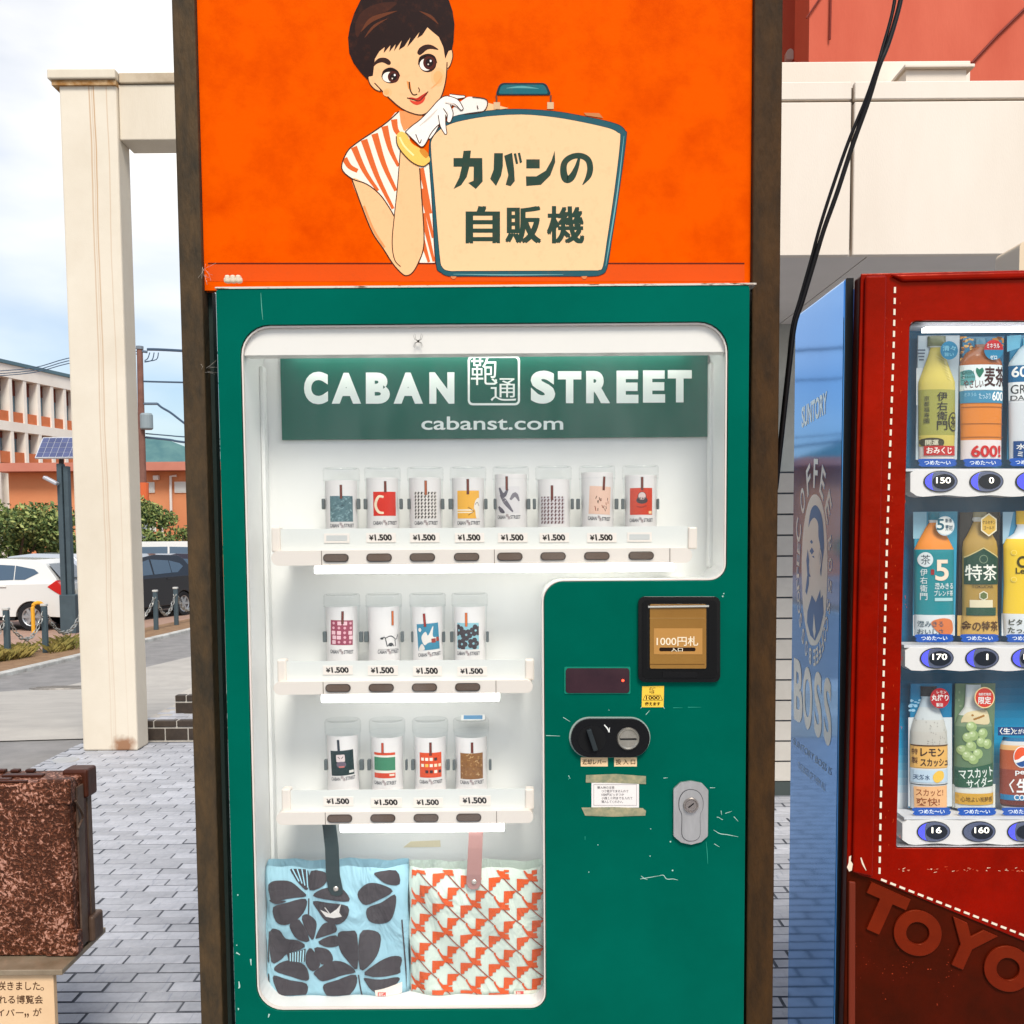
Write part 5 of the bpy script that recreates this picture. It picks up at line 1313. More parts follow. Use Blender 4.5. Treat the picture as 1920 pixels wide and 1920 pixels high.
        A.rect(x0, y0, x1, y1, (226, 220, 208), 2); A.rect(X(0), Y(.1), X(1), Y(0), (206, 72, 40), 3); A.rect(X(0), Y(.70), X(1), Y(.18), (62, 128, 96), 3); A.rect(X(0), Y(1), X(1), Y(.8), (206, 66, 38), 3); A.rect(X(.73), Y(.92), X(.95), Y(.84), (232, 214, 196), 4)
    elif kind == 'blocks':
        A.rect(x0, y0, x1, y1, (214, 72, 26), 2); r = random.Random(3)
        for j in range(3):
            for i in range(5):
                if r.random() < .85: A.rect(X(.08 + i * .19), Y(.32 + j * .25), X(.21 + i * .19), Y(.2 + j * .25), r.choice(((60, 30, 30), (240, 214, 180), (60, 40, 60), (250, 190, 90), (236, 226, 210))), 3)
    elif kind == 'rings':
        A.rect(x0, y0, x1, y1, (136, 88, 38), 2); r = random.Random(6)
        for i in range(46):
            a, b = r.random(), r.random(); t0 = r.uniform(0, 6); rr = r.uniform(.0015, .0035)
            A.stroke([(X(a) + math.cos(t0 + k) * rr, Y(b) + math.sin(t0 + k) * rr) for k in (0, .8, 1.6, 2.4)], .0008, r.choice(((214, 180, 130), (96, 56, 22), (184, 140, 84))), 3)
    A.clip(n, x0 - .0001, y0 - .0001, x1 + .0001, y1 + .0001)
def tumbler(floor, ymid, card, bag, strap, col, kind, txt_y, label, tilt=0.0, card_top=None, text=True):
    """picture numbers of the card, the bag print and its strap"""
    cxp = (card[0] + card[1]) / 2; Yc = YC + .030
    c = P(cxp, ymid, Yc); cup = thing('tumbler', label, 'tumbler', (c.x, Yc, floor + .0012), 'clear tumblers on the machine shelves')
    o = bpy.data.objects.new('container', cup_me); COL.objects.link(o); o.parent = cup
    o = bpy.data.objects.new('lid', lid_me); COL.objects.link(o); o.parent = cup
    Yf = Yc - RC
    def lc(px, py):    # picture -> metres across / up on the face of the card
        q = P(px, py, Yf); return (q.x - c.x, q.z - floor - .0012)
    ct = lc(cxp, card_top)[1] if card_top else .108
    half = min(1.35, math.asin(min(.98, (card[1] - card[0]) / 2 / 1920 * Yf / RC)) + .1)
    bm = B(); n = 20
    r0 = [bm.verts.new((RC * math.sin(-half + 2 * half * k / n), -RC * math.cos(-half + 2 * half * k / n), .003)) for k in range(n + 1)]
    r1 = [bm.verts.new((v.co.x, v.co.y, ct)) for v in r0]
    for k in range(n): bm.faces.new((r0[k], r0[k + 1], r1[k + 1], r1[k]))
    obj('card', bm, M_card, cup, smooth=True, local=True)
    ct_, st_ = math.cos(tilt), math.sin(tilt)
    bx, bz = lc((bag[0] + bag[2]) / 2, (bag[1] + bag[3]) / 2)
    arc = RC * math.asin(max(-.9, min(.9, bx / RC)))
    w = (bag[2] - bag[0]) / 1920 * Yf * 1.04; h = (bag[3] - bag[1]) / 1920 * Yf
    def mp(a, b, off):
        x, z = a * ct_ - b * st_ + arc, a * st_ + b * ct_ + bz; th = x / RC; rr = RC + off
        return Vector((rr * math.sin(th), -rr * math.cos(th), z))
    A = Art(mp); A.STEP = .00012
    pat(kind, A, -w / 2, -h / 2, w / 2, h / 2)
    sx_, sz_ = lc(strap[0], strap[1]); sz2 = lc(strap[0], strap[2])[1]
    sx_ -= bx
    A.stroke([(sx_, sz_ - bz), (sx_, sz2 - bz)], .0050, tuple(v * .55 for v in col), 5, smooth=False); A.stroke([(sx_, sz_ - bz - .0004), (sx_, sz2 - bz + .0004)], .0036, col, 6, smooth=False)
    if text:
        tz_ = lc(cxp, txt_y)[1] - bz; D = (66, 70, 78)
        A.text('CABAN', -w * .52, tz_ + .0042, -w * .12, tz_ - .003, D, 2, .02); A.text('STREET', w * .10, tz_ + .0042, w * .54, tz_ - .003, D, 2, .02)
        A.text('鞄', -w * .09, tz_ + .0065, w * .02, tz_ + .0005, (120, 90, 96), 2, .0); A.text('通', -w * .02, tz_ + .002, w * .08, tz_ - .004, (120, 90, 96), 2, .0)
    A.build('card_print', M_ink, cup, sub=.006, local=True)
    return cup
BR, OB, DN = (110, 46, 36), (206, 104, 40), (46, 56, 68)
T_ = [
 (F1, 945, (610, 672), (618, 930, 662, 978), (639, 909, 935), BR, 'maze', 986, 'clear tumbler showing a teal maze-patterned bag', 0, 900),
 (F1, 945, (687, 749), (700, 922, 744, 967), (722, 902, 923), BR, 'letter', 981, 'clear tumbler showing a red bag with a big white letter C', 0, 895),
 (F1, 945, (768, 828), (777, 922, 820, 972), (798, 901, 928), (168, 84, 50), 'tooth', 981, 'clear tumbler showing a black and white houndstooth bag', 0, 895),
 (F1, 945, (848, 908), (857, 920, 899, 972), (877, 898, 927), BR, 'yellow', 981, 'clear tumbler showing a yellow bag with a white bird corner', 0, 895),
 (F1, 945, (926, 990), (931, 912, 974, 962), (950, 893, 919), BR, 'wash', 970, 'clear tumbler showing a grey brush-stroke patterned bag', 0, 888),
 (F1, 945, (1006, 1070), (1013, 931, 1059, 982), (1035, 910, 937), BR, 'tooth2', 990, 'clear tumbler showing a brown and grey houndstooth bag', 0, 898, False),
 (F1, 945, (1088, 1151), (1105, 912, 1147, 964), (1131, 893, 919), BR, 'pink', 973, 'clear tumbler showing a pale pink bag with small dark figures', -.05, 885),
 (F1, 945, (1171, 1230), (1181, 915, 1224, 965), (1204, 894, 919), BR, 'face', 976, 'clear tumbler showing a red-orange bag with a bearded face', 0, 890),
 (F2, 1190, (612, 672), (619, 1163, 662, 1210), (641, 1146, 1170), BR, 'squares', 1223, 'clear tumbler showing a mauve bag with pale squares and dots', -.03, 1138),
 (F2, 1190, (690, 751), (709, 1182, 749, 1218), (736, 1146, 1173), OB, 'dog', 1223, 'clear tumbler showing a white bag with a sketched dog', 0, 1138),
 (F2, 1190, (775, 830), (782, 1169, 824, 1219), (798, 1150, 1175), (150, 44, 34), 'splash', 1228, 'clear tumbler showing a tilted blue and white splash bag', .07, 1138),
 (F2, 1190, (852, 910), (855, 1168, 898, 1218), (874, 1149, 1175), OB, 'flower', 1226, 'clear tumbler showing a light blue bag with dark flowers', 0, 1138),
 (F3, 1435, (614, 674), (619, 1407, 664, 1455), (636, 1387, 1409), DN, 'doll', 1461, 'clear tumbler showing a dark green bag with a pale doll', .05, 1381),
 (F3, 1435, (697, 757), (699, 1411, 741, 1460), (717, 1393, 1413), (186, 70, 44), 'stripe', 1469, 'clear tumbler showing a green bag banded red at top and bottom', 0, 1384),
 (F3, 1435, (777, 838), (786, 1411, 829, 1459), (807, 1392, 1417), BR, 'blocks', 1467, 'clear tumbler showing an orange bag with rows of small blocks', 0, 1384),
 (F3, 1435, (853, 915), (862, 1412, 907, 1462), (885, 1392, 1412), BR, 'rings', 1468, 'clear tumbler showing a brown bag covered in pale ring shapes', 0, 1384)]
for t in T_: tumbler(*t)
c = P(887, 1346, YC + .03)
o = obj('photo_card', box(B(), -.024, .024, -.001, .001, -.008, .008, Matrix.Translation(c) @ Matrix.Rotation(R(-55), 4, 'X')), mat('photo_border', (220, 218, 214), .5))
A = Art(lambda a, b, off: Matrix.Translation(c) @ Matrix.Rotation(R(-55), 4, 'X') @ Vector((a, -.0011 - off, b))); A.rect(-.019, -.005, .019, .006, (96, 142, 178), 1); A.build('photo_print', M_ink, o)
tag(o, 'small blue photo card lying on a tumbler lid below the middle shelf', 'card')

# ------------------------------------------------------------------ the two shopping bags
def bag(name, label, x0p, x1p, ytp, ybp, Yf, base, art, strap_mat, strap, rivet):
    a, b = P(x0p, ybp, Yf), P(x1p, ytp, Yf); w, h = b.x - a.x, b.z - a.z; cx = (a.x + b.x) / 2; z0 = wb_ + .0015; D = .052
    h = b.z - z0
    root = thing(name, label, 'bag', (cx, Yf + D / 2, z0), 'fabric bags at the bottom of the machine')
    def bulge(x, z):   # soft front: fullest in the lower middle, rolling back to the seams
        u, v = min(1, abs(2 * (x - cx) / w)), (z - z0) / h; v = min(1, max(0, v))
        e = (1 - u ** 5) ; t = (1 - v ** 7)
        return Yf + .016 * (1 - e) + .014 * (1 - t) + .0035 * math.sin(7 * u + 5 * v) * e * .6 + .003 * math.sin(x * 60 + z * 31)
    n, m_ = 26, 26; bm = B(); fr, bk = [], []
    for j in range(m_ + 1):
        rf, rb = [], []
        for i in range(n + 1):
            x = cx + w * (i / n - .5); z = z0 + h * j / m_
            tw = 1 + .02 * math.sin(j * .6) * abs(i / n - .5)
            topw = .0022 * math.sin(i * .5) + .0012 * math.sin(i * 1.3 + 1) if j == m_ else 0
            rf.append(bm.verts.new((cx + (x - cx) * tw, bulge(x, z), z + topw))); rb.append(bm.verts.new((cx + (x - cx) * tw, Yf + D - .004 * (j / m_), z + topw + (.006 if j == m_ else 0))))
        fr.append(rf); bk.append(rb)
    for j in range(m_):
        for i in range(n):
            bm.faces.new((fr[j][i], fr[j][i + 1], fr[j + 1][i + 1], fr[j + 1][i])); bm.faces.new((bk[j][i + 1], bk[j][i], bk[j + 1][i], bk[j + 1][i + 1]))
        bm.faces.new((bk[j][0], fr[j][0], fr[j + 1][0], bk[j + 1][0])); bm.faces.new((fr[j][n], bk[j][n], bk[j + 1][n], fr[j + 1][n]))
    for i in range(n): bm.faces.new((bk[0][i], bk[0][i + 1], fr[0][i + 1], fr[0][i]))
    obj('bag_body', bm, base, root, smooth=True)
    def mp(px, py, off):
        q = P(px, py, Yf); u = (q.x - cx) / w
        return Vector((q.x, bulge(q.x, q.z) - off - .0012, q.z))
    A = Art(mp); A.STEP = .0002; art(A); n0 = 0
    A.clip(0, x0p + 1, ytp + 4, x1p - 1, pix((cx, Yf, z0))[1] - 1)
    A.build('bag_print', ink_mat('fabric_ink', .8, bump=True), root, sub=9)
    # leather strap hanging from the shelf down to its rivet
    bm = B(); pts = strap; wS = .0135; L_, R_ = [], []
    for px, py, dy, wd in pts:
        q = P(px, py, Yf - dy); L_.append((Vector((q.x - wd, q.y, q.z)))); R_.append(Vector((q.x + wd, q.y, q.z)))
    vl = [bm.verts.new(v) for v in L_]; vr = [bm.verts.new(v) for v in R_]; vl2 = [bm.verts.new(v + Vector((0, .0025, 0))) for v in L_]; vr2 = [bm.verts.new(v + Vector((0, .0025, 0))) for v in R_]
    k = len(pts)
    for i in range(k - 1):
        for q in ((vl[i], vr[i], vr[i + 1], vl[i + 1]), (vr2[i], vl2[i], vl2[i + 1], vr2[i + 1]), (vl2[i], vl[i], vl[i + 1], vl2[i + 1]), (vr[i], vr2[i], vr2[i + 1], vr[i + 1])): bm.faces.new(q)
    bm.faces.new((vl[0], vl2[0], vr2[0], vr[0])); bm.faces.new((vl[-1], vr[-1], vr2[-1], vl2[-1]))
    s = obj('strap', bm, strap_mat, root, bevel=.0006, seg=1)
    q = P(rivet[0], rivet[1], Yf - .006); bm = B(); lathe(bm, [(0, .0026), (.003, .0024), (.0048, .0012), (.0052, 0)], 16)
    o = obj('rivet', bm, mat('pale_rivet', (206, 196, 186), .25, .6), s); o.data.transform(Matrix.Translation((q.x, Yf - .0072, q.z)) @ Matrix.Rotation(R(90), 4, 'X'))
    return root
Z6 = lambda p: [(420 + a / 2.8235, 1500 + b / 2.8235) for a, b in p]
def art_flower(A):
    D = (62, 56, 60)
    petals = [[(222, 470), (250, 440), (300, 433), (350, 442), (400, 480), (432, 515), (330, 526), (250, 545), (232, 505)], [(255, 575), (340, 543), (430, 528), (430, 580), (390, 630), (320, 665), (268, 650)], [(345, 375), (440, 385), (438, 482), (390, 450), (360, 410)], [(455, 385), (545, 395), (530, 450), (450, 482)],
      [(470, 510), (520, 470), (600, 460), (645, 490), (662, 535), (560, 525)], [(470, 538), (560, 541), (657, 560), (652, 620), (600, 657), (540, 640), (500, 590)], [(708, 490), (760, 446), (830, 450), (892, 488), (820, 530), (750, 560), (714, 530)], [(755, 578), (830, 545), (902, 505), (907, 570), (880, 640), (820, 660), (765, 640)],
      [(795, 392), (905, 388), (926, 458), (860, 450), (815, 420)], [(350, 655), (400, 632), (456, 738), (390, 732), (355, 690)], [(412, 630), (440, 605), (487, 640), (487, 690), (467, 736)], [(487, 720), (520, 660), (560, 646), (590, 660), (592, 700), (500, 730)], [(500, 748), (592, 717), (610, 770), (550, 782)],
      [(236, 708), (290, 698), (325, 738), (390, 738), (432, 770), (330, 820), (300, 850), (245, 866)], [(604, 705), (660, 688), (707, 705), (707, 892), (650, 850), (610, 790)], [(720, 706), (780, 690), (827, 720), (820, 800), (780, 860), (720, 892)], [(440, 800), (468, 780), (512, 867), (470, 902), (436, 860)], [(480, 780), (540, 788), (570, 820), (572, 857), (516, 866)],
      [(480, 905), (560, 857), (640, 865), (697, 912), (610, 935), (525, 957), (490, 932)], [(530, 974), (610, 950), (697, 927), (697, 990), (650, 1045), (580, 1060), (535, 1020)], [(262, 908), (290, 870), (360, 850), (430, 870), (452, 930), (435, 957), (350, 935)], [(260, 935), (350, 955), (437, 973), (435, 1030), (380, 1060), (310, 1050), (267, 990)],
      [(745, 922), (800, 865), (880, 835), (937, 845), (930, 900), (915, 932)], [(745, 938), (830, 945), (918, 947), (918, 975), (830, 1020), (780, 1002), (750, 962)], [(232, 540), (330, 536), (270, 556)]]
    for p in petals: A.sm(Z6(p), D, 2, 3)
    for k in range(4): A.stroke(Z6([(352 + k * 26, 376), (392 + k * 16, 440 + k * 10)]), 2.2, (158, 206, 222), 3, smooth=False)
    A.poly(Z6([(330, 818), (436, 780), (430, 852), (340, 856)]), D, 2)
    for k in range(6): A.stroke(Z6([(350 + k * 15, 812 - k * 5), (350 + k * 14, 856)]), 2.4, (168, 212, 222), 3, smooth=False)
    for p in ([(447, 525), (447, 608)], [(228, 930), (236, 1010), (262, 1100)], [(712, 925), (722, 1000), (735, 1060)], [(232, 710), (230, 790), (228, 870)], [(940, 640), (952, 800), (968, 1050)]): A.stroke(Z6(p), 2.6, D, 2)
    A.poly(Z6([(510, 580), (545, 592), (562, 600), (600, 572), (622, 545), (612, 590), (627, 612), (582, 622), (540, 616)]), (224, 218, 212), 4); A.stroke(Z6([(562, 600), (545, 578), (535, 566)]), 1.6, (224, 218, 212), 4)
    A.poly(Z6([(800, 1002), (940, 975), (940, 1030), (806, 1050)]), (226, 216, 204), 4); A.rect(*Z6([(816, 1012)])[0], *Z6([(858, 1046)])[0], (206, 70, 64), 5); A.text('鞄', *Z6([(820, 1014)])[0], *Z6([(842, 1034)])[0], (240, 226, 214), 6, 0); A.text('通', *Z6([(838, 1026)])[0], *Z6([(856, 1044)])[0], (240, 226, 214), 6, 0)
def art_step(A):
    O, O2 = (206, 82, 28), (150, 72, 44)
    Zb = lambda p, ox, oy: [(760 + (ox + a) / 6.622, 1610 + (oy + b) / 6.622) for a, b in p]
    s2_ = [(0, 0), (155, 4), (120, 40), (110, 40), (110, 88), (62, 92), (62, 138), (12, 142), (12, 156), (60, 160), (60, 196), (72, 204), (72, 226), (-22, 214), (-70, 160), (-128, 62), (-122, 42), (-104, 48), (-98, 78), (-56, 124), (-5, 128)]
    s1_ = [(0, 0), (142, 0), (180, -4), (150, 30), (136, 62), (92, 64), (92, 100), (50, 104), (50, 140), (10, 150), (0, 128)]
    for i in range(-3, 5):
        for j in range(-3, 7):
            ox, oy = 525 + 350 * i, 370 + 22 * i + 354 * j
            A.poly(Zb(s2_, ox, oy), O, 2); A.poly(Zb(s1_, ox - 190, oy - 165), O, 2)
            A.stroke(Zb([(-10, 205), (110, 322), (222, 418)], ox, oy), 1.9, O2, 3)
    A.rect(*Z6([(1535, 1008)])[0], *Z6([(1690, 1060)])[0], (214, 216, 200), 4); A.rect(*Z6([(1545, 1012)])[0], *Z6([(1586, 1048)])[0], (206, 76, 70), 5); A.text('鞄', *Z6([(1549, 1014)])[0], *Z6([(1570, 1034)])[0], (240, 226, 214), 6, 0); A.text('通', *Z6([(1566, 1028)])[0], *Z6([(1584, 1046)])[0], (240, 226, 214), 6, 0)
YBAG = YM + .062
bag('tote_bag', 'light blue tote bag with large dark flower petals and a dark strap', 499, 762, 1630, 1880, YBAG, cloth_bump(mat('light_blue_cloth', (150, 192, 206), .85)), art_flower, mat('dark_green_leather', (34, 52, 54), .5),
    [(617, 1546, .012, .0135), (622, 1590, .012, .0135), (624, 1640, .009, .0137), (629, 1668, .006, .0145), (631, 1676, .005, .012), (632, 1680, .005, .005)], (630, 1666))
bag('tote_bag', 'pale mint tote bag with orange stepped pattern and a dusty pink strap', 769, 1020, 1632, 1888, YBAG, cloth_bump(mat('mint_cloth', (200, 212, 200), .85)), art_step, mat('dusty_pink_leather', (176, 132, 126), .5),
    [(893, 1546, .012, .0140), (891, 1590, .012, .0140), (889, 1640, .009, .0145), (888, 1656, .006, .0145), (888, 1664, .005, .011), (888, 1668, .005, .005)], (889, 1653))
# strips of old tape inside, and a spider on the pane
c = P(790, 1583, YB - .002); plate_ = lambda: None
obj('tape', prism(B(), [[(q.x, q.z) for q in (P(756, 1589, YB - .002), P(770, 1578, YB - .002), P(825, 1576, YB - .002), P(826, 1588, YB - .002))]], XZ, YB - .0016, YB - .0006), mat('yellowed_tape', (214, 202, 170), .5), gm)
sp_c = P(784, 640, YM + .004)
bm = B(); bmesh.ops.create_icosphere(bm, subdivisions=2, radius=.0022, matrix=Matrix.Translation(sp_c) @ Matrix.Diagonal((.8, .6, 1.2, 1)))
for dx, dz in ((-9, -12), (9, -12), (-9, 10), (9, 10), (-6, -14), (6, -14), (-7, 12), (7, 12)):
    e = sp_c + Vector((dx * .001, 0, -dz * .001)); mdl = sp_c + Vector((dx * .0007, -.001, -dz * .0003))
    tube(bm, [sp_c, mdl, e], [.0005, .0004, .0002], 4)
tag(obj('spider', bm, mat('spider_dark', (40, 34, 30), .6)), 'small dark spider with spread legs on the machine window', 'spider')
random.seed(12)
bm = B()
def web(px, py, n, sx_, sy_, ang):
    for i in range(n):
        x, y = px + random.gauss(0, sx_), py + random.gauss(0, sy_); a = ang + random.gauss(0, .6); L = random.uniform(6, 26)
        pts = [P(x, y, SY_ - .002), P(x + math.cos(a) * L * .5 + random.uniform(-3, 3), y + math.sin(a) * L * .5, SY_ - .005), P(x + math.cos(a) * L, y + math.sin(a) * L, SY_ - .002)]
        tube(bm, pts, .00022, 3)
web(384, 508, 14, 3, 10, 1.1); web(388, 690, 7, 4, 6, -.2)
tag(obj('cobweb', bm, mat('cobweb', (200, 190, 176), .8)), 'wispy pale cobweb strands on the rusty left frame post', 'cobweb')

# ================================================================== RED DRINKS MACHINE
YD = 1.90
XS = P(1592, 1000, YD).x
def fr(px, py): q = P(px, py, YD); return (q.x, q.z)
def rplate(name, loop, d0, d1, m, parent, bevel=0.0, seg=2, holes=()):
    """a piece on the front of the drinks machine, d measured out from its face"""
    return obj(name, prism(B(), [[fr(a, b) for a, b in l] for l in [loop] + list(holes)], XZ, YD - d1, YD - d0), m, parent, bevel=bevel, seg=seg)
rm = thing('vending_machine', 'red leather-look drinks machine with white stitching and glossy blue side', 'vending machine', (XS + .5, YD + .25, 0))
M_redl = mat('red_leather_film', (144, 10, 0), .24, var=(5, .35, .75), c2=(102, 5, 0), bump=(38, .35), spec=.5, tint=(1, .18, .08))
M_brn = mat('dark_brown_film', (70, 13, 3), .4, var=(10, .3, .7), c2=(46, 10, 3), bump=(35, .2), spec=.25, tint=(1, .3, .12))
def blue_side():
    m = mat('blue_gloss_side', (96, 170, 240), .06, .70, var=(2, .3, .8), c2=(84, 156, 230), bump=(2.2, .10), spec=.5)
    return m
yf = PX(1490, 620, XS).y
ztop = P(1720, 507, YD).z
obj('side_panel', box(B(), XS, XS + .012, YD + .045, yf, .07, P(1600, 520, YD + .04).z), blue_side(), rm, bevel=.006, seg=3)
obj('cabinet', box(B(), XS + .013, XS + .985, YD + .09, yf - .004, .07, ztop - .012), mat('cabinet_blue', (34, 60, 110), .4), rm)
obj('side_edge', box(B(), XS + .001, XS + .0135, YD + .036, YD + .0445, .07, ztop - .004), M_black, rm)
for x_ in (XS + .06, XS + .85):
    for y_ in (YD + .1, yf - .1): obj('foot', box(B(), x_, x_ + .05, y_, y_ + .05, 0, .0695), M_black, rm)
wtop, wbot = 604, 1588
win = rpoly([(1681, wbot), (2230, wbot), (2230, wtop), (1706, wtop)], [3, 3, 14, 14], 5)
def xl(py): return 1613 - (py - 516) * (31 / 1400)
full = [(xl(516), 516), (2420, 498), (2420, 2330), (xl(2330), 2330)]
obj('door', prism(B(), [[fr(a, b) for a, b in l] for l in (full, win)], XZ, YD, YD + .035), M_brn, rm, bevel=.004)
flap = [(xl(514), 514), (2421, 496), (2421, 1972), (1920, 1764), (1640, 1648), (1612, 1640), (1586.5, 1628)]
obj('leather_front', prism(B(), [[fr(a, b) for a, b in l] for l in (flap, [(x + (-1.5 if x < 1900 else 1.5), y + (-1.5 if y < 1000 else 1.5)) for x, y in win])], XZ, YD - .004, YD - .0003), M_redl, rm, bevel=.0025)
rplate('leather_roll', [(xl(517) + 6, 520), (xl(517) + 46, 519), (xl(1600) + 44, 1641), (xl(1620) + 6, 1632)], .0041, .013, M_redl, rm, bevel=.009, seg=4)
rplate('top_roll', [(1664, 517), (2420, 500), (2420, 512), (1690, 530)], .0041, .012, M_redl, rm, bevel=.006, seg=3)
# white stitching
M_st = mat('cream_thread', (228, 214, 190), .6)
line = [(1676, 545), (1674, 640), (1662, 990), (1652, 1380), (1647, 1646), (1700, 1667), (1810, 1710), (1920, 1753), (1990, 1780)]
dist, acc = 0.0, []
for (ax, ay), (bx_, by_) in zip(line, line[1:]):
    L = math.hypot(bx_ - ax, by_ - ay); t = dist
    while t < L:
        acc.append((ax + (bx_ - ax) * t / L, ay + (by_ - ay) * t / L, (bx_ - ax) / L, (by_ - ay) / L)); t += 20.5 if ay < 1640 else 18.5
    dist = max(t - L, 0) if by_ != 1646 else 9.0
for x, y, dx, dy in acc:
    h = 5.6
    rplate('stitch', [(x - dx * h - dy * 1.9, y - dy * h + dx * 1.9), (x - dx * h + dy * 1.9, y - dy * h - dx * 1.9), (x + dx * h + dy * 1.9, y + dy * h - dx * 1.9), (x + dx * h - dy * 1.9, y + dy * h + dx * 1.9)], .0042, .0054, M_st, rm)
# raised letters on the brown panel
M_emb = mat('embossed_film', (112, 30, 8), .36, var=(14, .3, .8), c2=(92, 22, 6), spec=.3, tint=(1, .4, .2))
def letter(ch, cx, cy, w, h, rot):
    v, f, _ = text_geo(ch, .06, 12); bm = B(); c, s = math.cos(rot), math.sin(rot)
    def m(a, b):
        dx, dy = (a - .5) * w, (.5 - b) * h; return fr(cx + dx * c - dy * s, cy + dx * s + dy * c)
    vv = [bm.verts.new(XZ(*m(*p), YD - .005)) for p in v]
    fs = []
    for t in f:
        try: fs.append(bm.faces.new([vv[i] for i in t]))
        except ValueError: pass
    r = bmesh.ops.extrude_face_region(bm, geom=fs)
    for e in r['geom']:
        if isinstance(e, bmesh.types.BMVert): e.co.y += .0048
    obj('letter', bm, M_emb, rm, bevel=.0009, seg=1)
for ch, cx, cy, w, h in (('T', 1652, 1707, 80, 84), ('O', 1719, 1748, 90, 84), ('Y', 1810, 1774, 92, 84), ('O', 1888, 1815, 90, 84)): letter(ch, cx, cy, w, h, R(24))
# worn edge, chips and creases on the film
A = Art(on_y(YD - .0044)); CHP = (226, 206, 182)
rr_ = random.Random(3)
for i in range(34):
    x, y = rr_.uniform(1682, 1918), 1632 + rr_.gauss(0, 2.5); A.stroke([(x, y), (x + rr_.uniform(2, 7), y + rr_.uniform(-3, 3))], [rr_.uniform(.8, 2), .5], rr_.choice(((214, 120, 90), (232, 190, 160), (190, 60, 30))), 1, smooth=False)
for i in range(70):
    x, y = rr_.uniform(1618, 1700), rr_.uniform(540, 1600); A.stroke([(x, y), (x + rr_.uniform(-1, 1), y + rr_.uniform(1, 7))], [1, .4], (196, 62, 22), 1, smooth=False)
A.build('film_creases', M_ink, rm)['kind'] = 'stuff'
A = Art(on_y(YD - .0136)); A.poly([(1592, 1606), (1596, 1604), (1595, 1614), (1599, 1620), (1597, 1632), (1592, 1634), (1588, 1626), (1591, 1618)], CHP, 1); A.stroke([(1614, 1608), (1618, 1620), (1624, 1632)], [2, 3, 1], CHP, 1); A.build('film_chips', M_ink, rm)
A = Art(on_y(YD - .0003)); rr_ = random.Random(9)
for i in range(60):
    x, y = rr_.uniform(1600, 1800), rr_.gauss(1820, 34)
    if y < 1690 + (x - 1600) * .45: continue
    A.ell(x, y, rr_.uniform(.5, 1.6), rr_.uniform(.4, 1.2), rr_.choice(((140, 44, 20), (170, 60, 30), (110, 30, 14))), 1, 6)
A.build('film_specks', M_ink, rm)['kind'] = 'stuff'
rplate('lower_bead', [(1590, 1650), (1603, 1652), (1601, 2300), (1588, 2300)], .0001, .006, mat('bead_film', (104, 36, 16), .4), rm, bevel=.003)
# product window
DW = .085
wq = [fr(a, b) for a, b in win]; ins = [(x + (.002 if i > 50 else 0), z) for i, (x, z) in enumerate(wq)]
bm = B(); f1 = [bm.verts.new((a, YD + .001, b)) for a, b in wq]; f2 = [bm.verts.new((a, YD + DW, b)) for a, b in wq]
for i in range(len(f1)):
    j = (i + 1) % len(f1); bm.faces.new((f1[i], f1[j], f2[j], f2[i]))
obj('window_liner', bm, mat('liner_grey', (206, 206, 210), .4), rm)
YBk = YD + DW - .002
obj('light_tube', box(B(), fr(1740, 620)[0], fr(2200, 620)[0], YD + .012, YD + .03, fr(1800, 618)[1], fr(1800, 610)[1]), mat('drinks_tube', (255, 255, 255), .4, emit=((250, 252, 255), 2.2)), rm)
A = Art(on_y(YBk))
A.rect(1690, 600, 2240, 960, (4, 92, 128), 1); A.rect(1690, 960, 2240, 1275, (2, 96, 134), 1)
for k in range(24):
    y = 1262 + k * 14; t = k / 23; c0, c1, c2 = (0, 88, 122), (30, 160, 208), (214, 222, 226)
    col = tuple(c0[i] + (c1[i] - c0[i]) * min(1, t * 2.6) if t < .385 else c1[i] + (c2[i] - c1[i]) * min(1, (t - .385) * 3.2) for i in range(3)); A.rect(1670, y, 2240, y + 14, col, 2)
A.build('backdrop', M_ink, rm)
bm = B(); gv = [bm.verts.new((a, YD + .006, b)) for a, b in wq]
for t in tess([wq]): bm.faces.new([gv[i] for i in t])
obj('window_glass', bm, MATS['thin_glass'], rm)
